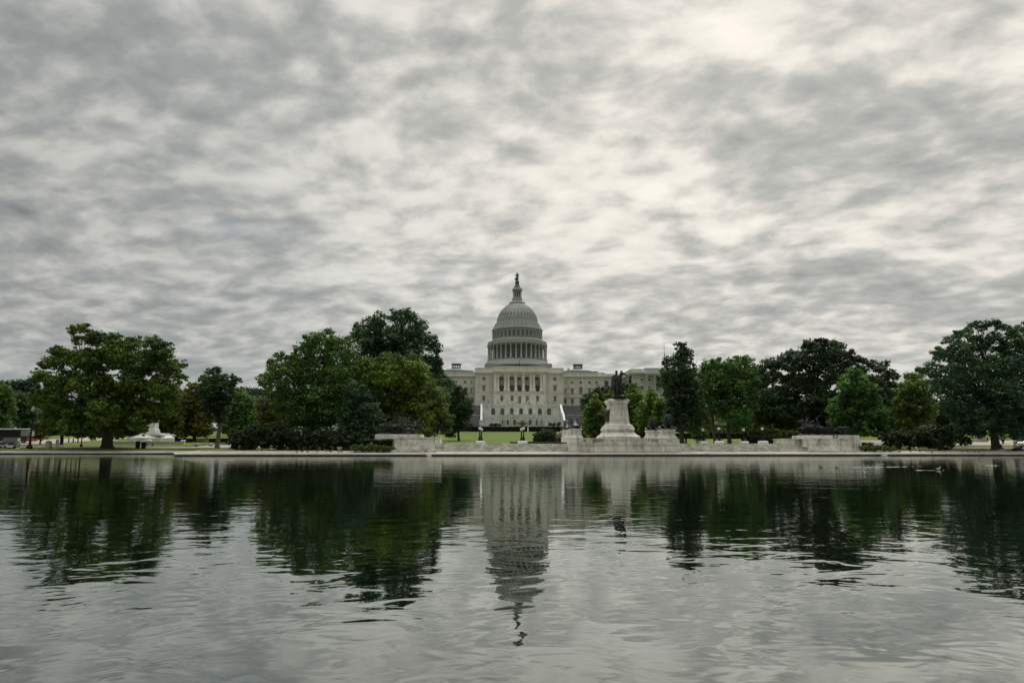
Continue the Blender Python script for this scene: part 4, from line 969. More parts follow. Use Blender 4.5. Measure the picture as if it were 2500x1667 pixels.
# white urns and tables on the upper terrace
for px_, lb in [(1258.7, 'small white urn left of the middle door on the upper terrace'), (1276.5, 'small white urn right of the middle door on the upper terrace')]:
    mb = MB(); mb.lathe([(.25, 0), (.2, .3), (.5, .8), (.55, 1.3), (.45, 1.35)], 10); tag(mb.obj('urn', MT['white'], None, loc=(P(px_, 982, YT+1)[0], YT+1, zt0+.9)), lb, 'urn')
tk = thing('awning_stall', 'small dark stall with a pale flat awning on the upper terrace right of the door', 'stall', (P(1292.5, 983, YT+3)[0], YT+3, zt0))
mb = MB(); mb.box(-.7, .7, -.5, .5, .3, 1.9); mb.obj('counter', MT['door'], tk); mb = MB(); mb.box(-1.0, 1.0, -.8, .8, 2.3, 2.55, .15, .15)
for sx in (-.8, .8): mb.box(sx-.05, sx+.05, -.05, .05, 0, 2.3)
mb.obj('awning', MT['white'], tk)
# rooftop mast right of the centre block, and the tall thin pole behind the dark tree
px0, pz0 = P(1387.5, 904, 452); ro = thing('rooftop_dish', 'small grey dish on a short mast on the roof left of the right lantern', 'antenna', (px0, 452, P(1387, 909.5, 452)[1]))
mb = MB(); mb.tube([(0, 0, -1), (0, 0, 2.0)], .12, 6); mb.obj('mast', MT['frame'], ro); mb = MB(); mb.ball((0, 0, 2.2), 1.0, 10, 6, (.65, .3, 1)); mb.obj('dish', MT['frame'], ro)
tx, tz = P(1621, 835, 470); tp = thing('tall_mast', 'very thin tall pale mast rising behind the tall dark tree', 'mast', (tx, 470, 30))
mb = MB(); mb.tube([(0, 0, 0), (0, 0, tz-30)], [.22, .12], 6); mb.obj('pole', MT['concrete'], tp)
mb = MB(); mb.add([(0, 0, P(1621, 858, 470)[1]-30), (.1, 0, P(1621, 858, 470)[1]-30), (1.2, .1, P(1621, 880, 470)[1]-30), (0, .1, P(1621, 880, 470)[1]-30)], [(0, 1, 2, 3)]); mb.obj('flag', MT['cloth_dark'], tp)
# ------------------------------------------------------------------ memorial platform, pedestals, bronzes
zR, zS = .67, 1.8
mem = thing('memorial_platform', 'long pale marble platform with steps and a central balustrade along the pool', 'platform', (AX, 107, .5))
def pobj(mb, name, m, parent=mem, org=None):
    o = org or (AX, 107, .5); mb.v = [(x-(o[0]), y-o[1], z-o[2]) for x, y, z in mb.v]; return mb.obj(name, m, parent)
xL, xR = P(1000, 1085, 108)[0], P(1960, 1085, 108)[0]
mb = MB(); ns = 7
y0s = 106.3
prof = []
for i in range(ns):
    z = .45+(zS-.45)*(i+1)/ns; y = y0s+i*.42; y2 = 128 if i == ns-1 else y+.6
    mb.box(xL-4, xR+3.5, y, y2, z-(zS-.45)/ns-(.1 if i else .3), z)
pobj(mb, 'steps', MT['steps'])
mb = MB(); mb.box(xL-4.01, xR+3.51, y0s+ns*.42+2.2, 128.1, .4, zS+.004); pobj(mb, 'platform', MT['memorial'])
# central plinth with balustrade between the front lions
cL, cR = P(1432, 1090, 106.5)[0], P(1626, 1090, 106.5)[0]
mb = MB(); zw = P(1500, 1081.5, 105.6)[1]; zb0_, zb1_ = zw, P(1500, 1069, 105.6)[1]
mb.box(cL-1, cR+1, 105.5, 110, .5, zw, .0); mb.box(cL-1.05, cR+1.05, 105.35, 106, .5, .86); mb.box(cL-1, cR+1, 105.42, 105.9, zw-.16, zw+.01); pobj(mb, 'plinth_wall', MT['memorial'])
mb = MB(); y = 105.75
mb.box(cL-1, cR+1, y-.2, y+.2, zb0_+.012, zb0_+.13); mb.box(cL-1, cR+1, y-.24, y+.24, zb1_-.14, zb1_)
seg = [(P(a, 1075, y)[0], P(b, 1075, y)[0], o) for a, b, o in [(1428, 1448, 0), (1449, 1474, 2), (1475, 1478, 0), (1478, 1496, 1), (1496, 1508, 0), (1508, 1530, 1), (1530, 1536, 0), (1536, 1556, 1), (1556, 1569, 0), (1569, 1584, 1), (1584, 1590, 0), (1590, 1606, 2), (1606, 1626, 0)]]
for a, b, o in seg:
    if o == 0: mb.box(a, b, y-.22, y+.22, zb0_+.13, zb1_-.14)
    else:
        if o == 2: mb.box(a, b, y+.04, y+.1, zb0_+.13, zb1_-.14)
        n = max(3, int((b-a)/.22))
        for i in range(n):
            x = a+(i+.5)*(b-a)/n; mb.tube([(x, y, zb0_+.12), (x, y, zb0_+.3), (x, y, zb1_-.13)], [.04, .075, .04], 6)
pobj(mb, 'balustrade', MT['memorial'])

# --- central pedestal, rider above
YG = 111.5
gx, _ = P(1506, 1000, YG); zc = lambda py: P(1506, py, YG)[1]; hw = lambda px: px*YG*.9886/F
GA = R(0)
ped = thing('central_pedestal', 'tall pale marble pedestal with bronze relief plaque, under the mounted rider', 'pedestal', (gx, YG, zS), GA)
pr = [(hw(44), zc(1071)), (hw(43.5), zc(1066)), (hw(37), zc(1061)), (hw(33), zc(1056)), (hw(32), zc(1053)), (hw(33.8), zc(1051)), (hw(33.8), zc(1046.5)), (hw(31.5), zc(1044)), (hw(30.5), zc(1040)), (hw(26), zc(1037)), (hw(24.2), zc(1033)), (hw(20.8), zc(995)), (hw(20.3), zc(988.5)), (hw(22.2), zc(986.5)), (hw(24.6), zc(983)), (hw(25.2), zc(979)), (hw(22.3), zc(975.5))]
pr[0] = (pr[0][0], zS-.1)
mb = MB(); mb.sq([(r, z-zS) for r, z in pr], (0, 0), 1.35); mb.obj('pedestal', MT['memorial'], ped)
def face_x(z):                                            # half width of the shaft at height z
    (ra, za), (rb, zb) = pr[10], pr[11]; return ra+(rb-ra)*(z-za)/(zb-za)
mb = MB(); za, zb = zc(1031), zc(1000); 
for s in (-1,):
    xa, xb = face_x(za), face_x(zb)
    mb.add([(s*(xa+.02), -1.35*2.1*.55, za-zS), (s*(xa+.02), 1.35*2.1*.55, za-zS), (s*(xb+.02), 1.35*2.1*.55, zb-zS), (s*(xb+.02), -1.35*2.1*.55, zb-zS),
            (s*(xa+.12), -1.35*2.0*.55, za-zS+.08), (s*(xa+.12), 1.35*2.0*.55, za-zS+.08), (s*(xb+.12), 1.35*2.0*.55, zb-zS-.08), (s*(xb+.12), -1.35*2.0*.55, zb-zS-.08)], [(0, 1, 5, 4), (1, 2, 6, 5), (2, 3, 7, 6), (3, 0, 4, 7), (4, 5, 6, 7)])
    random.seed(5)
    for i in range(16): mb.ball((s*(xb+.2+random.random()*.06), random.uniform(-1.3, 1.3), za-zS+.4+random.random()*(zb-za-.9)), random.uniform(.14, .24), 7, 5, (.6, 1, 1.5))
mb.obj('relief_plaque', MT['bronze'], ped)
mb = MB(); mb.sq([(hw(13.5), zc(975.4)-zS), (hw(13.5), zc(971.5)-zS)], (hw(4), 0), 1.7); mb.box(-hw(26), -hw(14), -.6, .6, zc(975.4)-zS, zc(972.4)-zS, .25, .2); mb.obj('cap_block', MT['bronze'], ped)
zst = zc(971.5)

def horse(parent, m, loc=(0, 0, 0), rz=0., ry=0., s=1., legs='stand', head=(0, 0), name='horse', rider=None, fall=0, nk=1.):
    """legs: stand / gallop1 / gallop2 / fall.  x forward"""
    hx, hz = head; global NK; NK = nk
    nd = [(-.55, 0, 1.28, .29), (0, 0, 1.20, .31), (.48, 0, 1.24, .29), (.78, hx*.1, 1.48+hz*.2, .20*nk, .17*nk), (.97, hx*.35, 1.80+hz*.6, .145*nk, .11*nk), (1.04, hx*.6, 2.05+hz, .12*nk, .10*nk), (1.20, hx*1.0, 1.96+hz, .125*nk, .10*nk), (1.40, hx*1.5, 1.78+hz, .08*nk, .075*nk), (1.54, hx*1.8, 1.64+hz, .06*nk, .06*nk)]
    if legs == 'stand': nd[3:] = [(.70, hx*.1, 1.52, .22, .19), (.84, hx*.3, 1.86+hz*.4, .16, .14), (.92, hx*.5, 2.14+hz, .14, .12), (1.06, hx*1.0, 2.12+hz, .14, .11), (1.22, hx*1.7, 1.98+hz, .10, .085), (1.36, hx*2.2, 1.84+hz, .085, .075)]
    ed = [(0, 1), (1, 2), (2, 3), (3, 4), (4, 5), (5, 6), (6, 7), (7, 8)]
    chain(nd, ed, 0, [(-.82, 0, 1.42, .08), (-1.0, 0, 1.15, .08), (-1.05 if legs == 'stand' else -1.35, 0, .7 if legs == 'stand' else 1.05, .04)])
    L = dict(stand=[[(.55, .6), (.53, .18), (.60, .03)], [(.60, .62), (.60, .2), (.68, .03)], [(-.42, .92), (-.78, .55), (-.68, .18), (-.60, .03)], [(-.40, .92), (-.70, .55), (-.62, .18), (-.52, .03)]],
             gallop1=[[(.95, .95), (1.30, .80), (1.45, .70)], [(.85, .80), (1.05, .45), (.85, .30)], [(-.75, .85), (-1.15, .65), (-1.35, .32), (-1.45, .22)], [(-.60, .80), (-.95, .50), (-1.20, .25), (-1.30, .12)]],
             gallop2=[[(.80, .75), (.75, .40), (.95, .25)], [(1.0, .90), (1.25, .60), (1.40, .52)], [(-.35, .85), (-.35, .50), (-.05, .25), (.05, .12)], [(-.55, .82), (-.70, .45), (-.50, .15), (-.40, .04)]],
             fall=[[(.75, .80), (1.0, .55), (1.2, .5)], [(.6, .7), (.45, .4), (.6, .3)], [(-.75, .9), (-1.1, .75), (-1.4, .6), (-1.5, .5)], [(-.6, .85), (-.9, .6), (-1.2, .45), (-1.3, .4)]])[legs]
    for q, (side, x0) in enumerate(((.17, .50), (-.17, .50), (.17, -.58), (-.17, -.58))):
        pts = [(x0, side, .98, .155 if q < 2 else .19)]
        rr = [.075, .05, .065] if q < 2 else [.12, .07, .05, .065]
        for (x, z), r in zip(L[q], rr): pts.append((x, side*1.05, z, r))
        chain(nd, ed, 2 if q < 2 else 0, pts)
    ex = nd[5][0]+.0; ez = nd[5][2]; chain(nd, ed, 5, [(ex, hx*.6+.08, ez+.16, .05), (ex+.02, hx*.6+.10, ez+.30, .022)]); chain(nd, ed, 5, [(ex, hx*.6-.08, ez+.16, .05), (ex+.02, hx*.6-.10, ez+.30, .022)])
    o = skin(name, [tuple(c*s for c in n) for n in nd], ed, m, parent, 1, loc); o.rotation_euler = (fall, ry, rz)
    if rider:
        rd = rider_fig(o, m, s, rider)
    return o
def rider_fig(parent, m, s, pose):
    ln = dict(sit=0., lean=.32, slump=.05)[pose[0]]
    nd = [(-.08, 0, 1.60, .20), (-.03+ln*.4, 0, 1.86, .20), (.0+ln, 0, 2.12, .26, .2), (.02+ln*1.2, 0, 2.28, .10), (.05+ln*1.3, 0, 2.42, .125), (.06+ln*1.3, 0, 2.53, .115)]
    ed = [(0, 1), (1, 2), (2, 3), (3, 4), (4, 5)]
    for sd in (1, -1):
        chain(nd, ed, 0, [(.12, sd*.24, 1.52, .14), (.34, sd*.38, 1.16, .10), (.14, sd*.40, .76, .075), (.32, sd*.42, .68, .06)])
        if pose[1] == 'raise' and sd == 1: chain(nd, ed, 2, [(.05+ln, sd*.3, 2.2, .09), (.30+ln, sd*.38, 2.45, .07), (.25+ln, sd*.30, 2.80, .05)])
        else: chain(nd, ed, 2, [(.02+ln, sd*.30, 2.10, .10), (.08+ln*.7, sd*.36, 1.82, .07), (.36+ln*.4, sd*.12, 1.74, .05)])
    if pose[0] == 'slump': nd[2:6] = [(.05, 0, 2.06, .25, .2), (.09, 0, 2.20, .13), (.12, 0, 2.32, .13), (.13, 0, 2.42, .12)]
    o = skin('rider', [tuple(c*s for c in n) for n in nd], ed, m, parent, 1)
    hx = (.06+ln*1.35)*s; dz = -.11*s if pose[0] == 'slump' else 0
    if dz: hx = .13*s
    mb = MB(); mb.lathe([(.18*s, 2.53*s), (.185*s, 2.55*s), (.125*s, 2.59*s), (.115*s, 2.70*s), (.08*s, 2.73*s)], 12, (hx, 0)); mb.v = [(a, b, c+dz) for a, b, c in mb.v]; mb.obj('hat', m, o)
    if pose[0] == 'slump':
        mb = MB(); mb.lathe([(.30*s, 1.36*s), (.40*s, 1.50*s), (.42*s, 1.78*s), (.40*s, 1.98*s), (.28*s, 2.16*s), (.13*s, 2.22*s)], 14, (-.10*s, 0)); q = mb.obj('cape', m, o, smooth=True)
    if pose[1] == 'raise':
        mb = MB(); mb.tube([((.25+ln)*s, .30*s, 2.76*s), ((-.15+ln)*s, .3*s, 3.25*s), ((-.45+ln)*s, .3*s, 3.55*s)], [.035*s, .03*s, .01*s], 6); mb.obj('sabre', m, o)
    return o
hs_ = M(77, YG)/2.83
rid = thing('equestrian_statue', 'dark bronze rider in hat and cape on a standing horse whose head turns right', 'statue', (gx+hw(2), YG, zst), 0)
mb = MB(); mb.box(-1.05, 1.25, -2.6, 2.3, 0, .12); mb.obj('base', MT['bronze'], rid)
hr = horse(rid, MT['bronze'], (-.1, .3, .1), R(-74), 0, hs_*.93, 'stand', (.24, .16), rider=('slump', 'rein'), nk=1.)
mb = MB(); mb.box(-.40*hs_, .35*hs_, -.33*hs_, .33*hs_, 1.30*hs_*.93, 1.52*hs_*.93, .04, .06); mb.obj('saddle_cloth', MT['bronze'], hr)
mb = MB(); mb.tube([(1.32*hs_*.93, .50*hs_*.93, 1.98*hs_*.93), (1.0*hs_*.93, .32*hs_*.93, 1.66*hs_*.93), (.4*hs_*.93, .1*hs_*.93, 1.76*hs_*.93)], .022*hs_, 5); mb.obj('reins', MT['bronze'], hr)

# --- four lion pedestals
def lion(label, x, y, z, rz, s):
    t = thing('lion_statue', label, 'statue', (x, y, z), rz, 'bronze lions')
    nd = [(-.55, 0, .42, .36), (0, 0, .52, .34), (.55, 0, .68, .38), (.78, 0, 1.05, .36), (1.00, 0, 1.42, .26), (1.25, 0, 1.38, .19), (1.42, 0, 1.30, .14)]
    ed = [(0, 1), (1, 2), (2, 3), (3, 4), (4, 5), (5, 6)]
    for sd in (1, -1):
        chain(nd, ed, 2, [(.70, sd*.32, .45, .19), (.85, sd*.36, .18, .14), (1.35, sd*.36, .13, .12), (1.55, sd*.36, .10, .12)])
        chain(nd, ed, 0, [(-.45, sd*.42, .38, .27), (-.10, sd*.55, .36, .19), (-.35, sd*.58, .13, .12), (.02, sd*.58, .10, .11)])
        chain(nd, ed, 4, [(.95, sd*.19, 1.70, .07)])
    chain(nd, ed, 0, [(-.90, .1, .32, .07), (-1.0, .45, .15, .06), (-.6, .75, .10, .06)])
    skin('body', [tuple(c*s for c in n) for n in nd], ed, MT['bronze'], t, 1)
    mb = MB(); random.seed(int(x*7)); 
    for i in range(60):
        a = random.uniform(0, 6.28); h = random.uniform(0, 1); mb.ball(((.80+.22*h+.10*math.cos(a))*s, .43*math.sin(a)*s, (.95+.35*h+.42*math.cos(a))*s), .17*s, 7, 5, (1, .8, 1.4))
    mb.obj('mane', MT['bronze'], t, smooth=True)
    mb = MB(); mb.box(-1.25*s, 1.65*s, -.75*s, .75*s, -.0, .10*s, .03, .03)
    for sd in (1, -1): mb.tube([(-1.2*s, sd*.55*s, .12*s), (-.2*s, sd*.95*s, .30*s), (1.3*s, sd*1.02*s, .08*s)], [.10*s, .12*s, .08*s], 6)
    mb.obj('flags_and_base', MT['bronze'], t)
def lion_ped(label, pxl, pxr, ptop, pbot, Y, plinth=None):
    pm = (pxl+pxr)/2; x, zt = P(pm, ptop, Y); _, zb = P(pm, pbot, Y); h = (pxr-pxl)/2*Y*.9886/F
    t = thing('lion_pedestal', label, 'pedestal', (x, Y+h*1.5, zS if not plinth else .7), 0, 'marble pedestals under the bronze lions')
    zo = t.location.z
    mb = MB(); k = h/1.0
    mb.sq([(h*1.22, max(zb-.75, zo-.1)-zo), (h*1.22, zb-zo), (h*1.17, zb+.02-zo), (h*1.06, zb+.16-zo), (h*.95, zb+.40-zo), (h*.91, zt-.30-zo), (h*.95, zt-.2-zo), (h*1.05, zt-.12-zo), (h*1.05, zt-zo)], (0, 0), 1.45)
    mb.obj('pedestal', MT['memorial'], t)
    if plinth:
        mb = MB(); mb.box(-h*1.34, h*1.34, -h*1.5-.75, 2.2, -.05, zb-.75-zo+.0, .02, .02); mb.box(-h*1.5, h*1.5, -h*1.5-.95, 2.3, -.2, .25); mb.obj('plinth', MT['memorial'], t)
    return x, Y+h*1.5, zt, h
for nm, l, r, tp, bt, Y, pl, lb in [('a', 1393, 1421, 1046, 1068, 106.5, True, 'front one of the pair left of the mounted rider'), ('b', 1376, 1398, 1049, 1068, 115.5, False, 'rear one of the pair left of the mounted rider'),
                                ('c', 1618, 1650, 1047, 1068, 106.5, True, 'front one of the pair right of the mounted rider'), ('d', 1583, 1611, 1049.5, 1068, 113.5, False, 'rear one of the pair right of the mounted rider')]:
    x, y, z, h = lion_ped('flared lion pedestal, '+lb, l, r, tp, bt, Y, pl)
    lion('dark bronze lion, '+lb, x, y+(.2), z, R(-90 if nm in 'cd' else 90), h/.82)

# --- long pedestals with the bronze groups
def long_ped(name, label, slab, wall, steps, extra, Y, mirror):
    x0, zt = P(slab[0], slab[2], Y+1.2); x1, _ = P(slab[1], slab[2], Y+1.2)
    t = thing(name, label, 'pedestal', ((x0+x1)/2, Y+3, .6))
    o = ((x0+x1)/2, Y+3, .6)
    mb = MB(); mb.box(x0-.45, x1+.45, Y+1.0, Y+6.5, .5, zt-.12, .45, .2); mb.box(x0-.02, x1+.02, Y+1.15, Y+6.35, zt-.12, zt, .06, .06); pobj(mb, 'pedestal', MT['memorial'], t, o)
    a, zw = P(wall[0], wall[2], Y); b, _ = P(wall[1], wall[2], Y); _, zb = P(wall[0], wall[3], Y)
    mb = MB(); mb.box(a, b, Y, Y+1.6, zb, zw-.14); mb.box(a-.08, b+.08, Y-.1, Y+1.7, zw-.14, zw+.01); mb.box(a-.1, b+.1, Y-.12, Y+1.5, zb-.02, zb+.38, .05, .05)
    for q in wall[4]:
        c, _ = P(q[0], 1080, Y); d, _ = P(q[1], 1080, Y); mb.box(c, d, Y-.07, Y+.01, zb+.42, zw-.2)
    pobj(mb, 'panelled_wall', MT['memorial'], t, o)
    c, _ = P(steps[0], 1095, Y-.5); d, _ = P(steps[1], 1095, Y-.5)
    mb = MB(); mb.box(c, d, Y-.5, Y+2, zb-.30, zb+.0); mb.box(c-.15, d+.15, Y-.9, Y+2, zb-.56, zb-.302); mb.box(c-.3, d+.3, Y-1.3, Y+2, .3, zb-.563); pobj(mb, 'base_steps', MT['memorial'], t, o)
    e0, zt2 = P(extra[0], extra[2], Y+2.2); e1, _ = P(extra[1], extra[2], Y+2.2); zb2 = P(extra[0], extra[3], Y+2.2)[1]
    mb = MB(); mb.box(e0, e1, Y+2.0, Y+5, zb2-.6, zt2-.12); mb.box(e0-.08, e1+.08, Y+1.9, Y+5.1, zt2-.12, zt2); pobj(mb, 'side_wall', MT['memorial'], t, o)
    return (x0, x1, zt, Y)
YQ = 106.6
cL_ = long_ped('cavalry_pedestal', 'long pale marble pedestal with panelled wall at the left, under charging cavalry', (916, 1028, 1060), (965, 1063, 1067.5, 1089, [(971, 984), (985, 993), (993, 1031), (1040, 1052)]), (960, 1061), (1060, 1076, 1068, 1082), YQ, False)
cR_ = long_ped('artillery_pedestal', 'long pale marble pedestal with panelled wall at the right, under gun team', (1968, 2098, 1062.3), (1968, 2073, 1070, 1090.5, [(1972, 1996), (1999, 2044), (2047, 2063)]), (1976, 2080), (1906, 1970, 1070.5, 1084), YQ, True)
def rocks(x0, x1, y0, y1, z, n, seed, r=(.25, .6)):
    random.seed(seed); mb = MB(); mb.box(x0, x1, y0, y1, z, z+.15)
    for i in range(n): mb.ball((random.uniform(x0+.2, x1-.2), random.uniform(y0+.2, y1-.2), z+.08), random.uniform(*r), 8, 5, (1.4, 1, .45))
    return mb
x0, x1, zt, Y = cL_; w = x1-x0; yc = Y+3.7
cav = thing('cavalry_statue', 'dark bronze group of seven cavalrymen charging to the right with raised sabres', 'statue', (x0, yc, zt))
rocks(.1, w-.05, -2.2, 2.2, 0, 26, 1).obj('ground', MT['bronze'], cav)
hs = .93
for i, (fx, dy, fz, rz_, ry, lg, hd, rdr, fl) in enumerate([
    (.17, -.9, .25, 4, -.05, 'gallop1', (.0, -.25), ('lean', 'rein'), 0), (.30, 1.0, .30, -4, -.03, 'gallop2', (0, -.15), ('lean', 'raise'), 0), (.45, -1.0, .15, 2, -.04, 'gallop2', (.1, -.2), ('lean', 'raise'), 0),
    (.52, 1.3, .35, 3, 0, 'gallop1', (0, -.1), ('lean', 'rein'), 0), (.66, .4, .22, -3, .0, 'gallop1', (-.1, -.15), ('sit', 'raise'), 0), (.72, -1.5, -.35, -8, .28, 'fall', (0, -.55), ('lean', 'rein'), .35), (.84, .9, .2, 0, .05, 'gallop2', (0, -.2), ('lean', 'rein'), 0)]):
    horse(cav, MT['bronze'], (fx*w, dy, fz), R(rz_), ry, hs, lg, hd, rider=rdr, fall=fl)
mb = MB(); mb.tube([(.37*w, 1.0, 1.7), (.37*w, 1.0, 3.9)], [.05, .03], 6); mb.tube([(.50*w, -.6, 2.2), (.43*w, -.6, 3.75)], [.05, .025], 6); mb.tube([(.78*w, -.2, 2.1), (.69*w, -.2, 3.25)], [.05, .025], 6)
mb.add([(.37*w, 1.0, 3.8), (.37*w, 1.05, 2.9), (.29*w, 1.1, 2.5), (.31*w, 1.0, 3.1)], [(0, 1, 2, 3)]); mb.obj('flag_and_sabres', MT['bronze'], cav)
hs = .93
x0, x1, zt, Y = cR_; w = x1-x0; yc = Y+3.7
art = thing('artillery_statue', 'dark bronze group of horses and riders hauling a wheeled cannon to the left', 'statue', (x0, yc, zt))
rocks(.1, w-.05, -2.2, 2.2, 0, 22, 2, (.2, .45)).obj('ground', MT['bronze'], art)
for i, (fx, dy, fz, rz_, ry, lg, hd, rdr) in enumerate([(.13, -.9, .25, 182, -.12, 'gallop1', (.1, .1), None), (.18, .9, .3, 176, -.15, 'gallop2', (0, .05), ('sit', 'raise')), (.33, -.6, .15, 180, -.18, 'gallop2', (0, .05), ('lean', 'raise')), (.40, 1.1, .2, 178, -.05, 'gallop1', (0, -.1), None), (.26, 0, .3, 184, -.1, 'gallop1', (.2, .15), None)]):
    horse(art, MT['bronze'], (fx*w, dy, fz), R(rz_), ry, hs, lg, hd, rider=rdr)
def wheel(parent, x, y, z, r, m):
    mb = MB(); n = 28
    for rr, wd in ((r, .07), (r*.16, .12)):
        for i in range(n):
            a0, a1 = 2*math.pi*i/n, 2*math.pi*(i+1)/n
            mb.prism([(rr*math.cos(a0), rr*math.sin(a0)), ((rr-.10)*math.cos(a0), (rr-.10)*math.sin(a0)), ((rr-.10)*math.cos(a1), (rr-.10)*math.sin(a1)), (rr*math.cos(a1), rr*math.sin(a1))], -wd, wd)
    for i in range(12):
        a = 2*math.pi*i/12; mb.tube([(0, 0, 0), (r*.95*math.cos(a), 0, r*.95*math.sin(a))], .035, 5)
    return mb.obj('wheel', m, parent, loc=(x, y, z))
for fx in (.56, .88):
    for dy in (-1.1, .9): wheel(art, fx*w, dy*.7, .78, .70 if fx > .8 else .64, MT['bronze'])
mb = MB(); mb.box(.51*w, .61*w, -.6, .5, .75, 1.25, .05, .05); mb.tube([(.44*w, -.1, .9), (.56*w, -.1, .78), (.88*w, -.1, .78)], .09, 6); mb.obj('limber', MT['bronze'], art)
mb = MB(); mb.lathe([(.18, 0), (.17, .7), (.13, .8), (.10, 1.75), (.13, 1.8), (.12, 1.85)], 12)
o = mb.obj('cannon_barrel', MT['bronze'], art, loc=(.96*w, -.1, 1.12), smooth=True); o.rotation_euler = (0, R(-86), 0)
mb = MB(); mb.tube([(.68*w, -.1, .45), (.71*w, -.1, 1.0), (.78*w, -.1, 1.18), (.90*w, -.1, .95)], [.06, .08, .08, .08], 6); mb.obj('cannon_trail', MT['bronze'], art)
for fx, z, ln in ((.545, 1.28, .2), (.60, 1.30, .18), (.575, 1.36, -.08)):
    nd = [(0, 0, .0, .2), (ln*.3, 0, .35, .2), (ln*.8, 0, .75, .2), (ln, 0, .98, .1), (ln*1.15, 0, 1.15, .15)]; ed = [(0, 1), (1, 2), (2, 3), (3, 4)]
    for sd in (1, -1): chain(nd, ed, 0, [(-.4, sd*.2, .0, .13), (-.55, sd*.22, -.5, .1)]); chain(nd, ed, 2, [(ln*.6-.1, sd*.3, .5, .08), (-.4, sd*.3, .5, .06)])
    skin('crewman', [(-a*.85, b*.85, c*.85, *[q*.78 for q in r]) for a, b, c, *r in nd], ed, MT['bronze'], art, 1, (fx*w, .2*math.sin(fx*90), z))
# small bronze wreath resting on the wall of the right pedestal
bx, bz = P(2041, 1069.6, YQ+.5); mb = MB()
for i in range(14): mb.ball((.30*math.cos(i*.4488), .05, .26+.24*math.sin(i*.4488)), .07, 6, 5, (1.3, 1, 1))
tag(mb.obj('wreath', MT['bronze'], None, loc=(bx, YQ+.55, bz)), 'small dark wreath lying on top of the panelled wall at the right', 'wreath')

# --- lamp posts of the memorial
def mlamp(px, pgl, pbase, Y, label):
    x, zg_ = P(px, pgl, Y); h = zg_-zS
    t = thing('globe_lamp_post', label, 'lamp', (x, Y, zS), 0, 'globe lamps on the memorial steps')
    mb = MB(); mb.sq([(.62, 0), (.62, .30), (.50, .42), (.48, .45)]); mb.obj('stone_block', MT['white'], t)
    mb = MB(); mb.lathe([(.30, .45), (.30, .6), (.20, .68), (.19, .85), (.23, .92), (.13, 1.0), (.10, h*.62), (.085, h-.42), (.18, h-.36), (.14, h-.30), (.17, h-.24)], 12)
    for q in range(4):
        a = R(45+90*q); mb.tube([(.12*math.cos(a), .12*math.sin(a), .95), (.28*math.cos(a), .28*math.sin(a), .75), (.28*math.cos(a), .28*math.sin(a), .5)], .035, 5)
    mb.obj('post', MT['black'], t, smooth=False)
    mb = MB(); mb.ball((0, 0, h), .25, 14, 10, (1, 1, .95)); mb.obj('globe', MT['globe'], t, smooth=True)
    mb = MB(); mb.lathe([(.1, h+.24), (.05, h+.3), (.02, h+.42)], 6)
    for q in range(4):
        a = R(90*q+20); mb.tube([(0, 0, h+.26), (.13*math.cos(a), .13*math.sin(a), h+.42), (.16*math.cos(a), .16*math.sin(a), h+.52)], .022, 4)
    mb.obj('finial', MT['black'], t)
for a in [(1171.5, 1045.5, 1082, 110.5, 'front globe lamp of the left pair on the steps'), (1175.5, 1048, 1081, 117, 'rear globe lamp of the left pair on the steps'),
          (1278, 1045.5, 1082, 110.5, 'right and nearer globe lamp of the pair left of the lion pedestals'), (1273, 1048, 1081, 117, 'left and farther globe lamp of the pair left of the lion pedestals'),
          (1716, 1049, 1081, 117, 'leftmost of the four globe lamps right of the lion pedestals'), (1755, 1046.5, 1082, 110.5, 'second from left of the four globe lamps in front of a forked trunk'),
          (1815, 1049, 1081, 117, 'third of the four globe lamps, right of the second tree trunk'), (1861, 1046.5, 1082, 110.5, 'rightmost of the four globe lamps, before the dark clipped hedge')]: mlamp(*a)
# ------------------------------------------------------------------ trees and shrubs
DENS = 2.0
def leaf_cloud(cl, r, n, leaf, rng, flat=.6, droop=0):
    """n leaf faces in every clump: cl (k,3) centres, r (k,) radii -> verts (k*n*4,3), tint"""
    k = len(cl); d = rng.normal(size=(k, n, 3)); d /= np.linalg.norm(d, axis=2, keepdims=True)+1e-9
    rad = rng.uniform(.25, 1, (k, n, 1))**.6
    off = d*rad*r[:, None, None]; off[:, :, 2] *= flat
    c = cl[:, None, :]+off
    nrm = d*.7+rng.normal(size=(k, n, 3))*.55; nrm[:, :, 2] += .8; nrm /= np.linalg.norm(nrm, axis=2, keepdims=True)+1e-9
    t = rng.normal(size=(k, n, 3)); a = np.cross(nrm, t); a /= np.linalg.norm(a, axis=2, keepdims=True)+1e-9; b = np.cross(nrm, a)
    s = leaf*rng.uniform(.6, 1.25, (k, n, 1)); 
    q = np.stack([c-a*s*.55, c-b*s*.36+a*s*.08, c+a*s*.6, c+b*s*.36+a*s*.08], axis=2)
    return q.reshape(-1, 3)
def build_cloud(name, V, tint, m, parent, origin):
    nf = len(V)//4; me = bpy.data.meshes.new(name)
    V = V-np.array(origin)
    me.vertices.add(len(V)); me.vertices.foreach_set('co', V.astype(np.float32).ravel())
    me.loops.add(len(V)); me.loops.foreach_set('vertex_index', np.arange(len(V), dtype=np.int32))
    me.polygons.add(nf); me.polygons.foreach_set('loop_start', np.arange(nf, dtype=np.int32)*4)
    try: me.polygons.foreach_set('loop_total', np.full(nf, 4, dtype=np.int32))
    except Exception: pass
    at = me.attributes.new('tint', 'FLOAT', 'POINT'); at.data.foreach_set('value', tint.astype(np.float32))
    me.update(calc_edges=True); me.materials.append(m)
    return link(name, me, parent, (0, 0, 0))
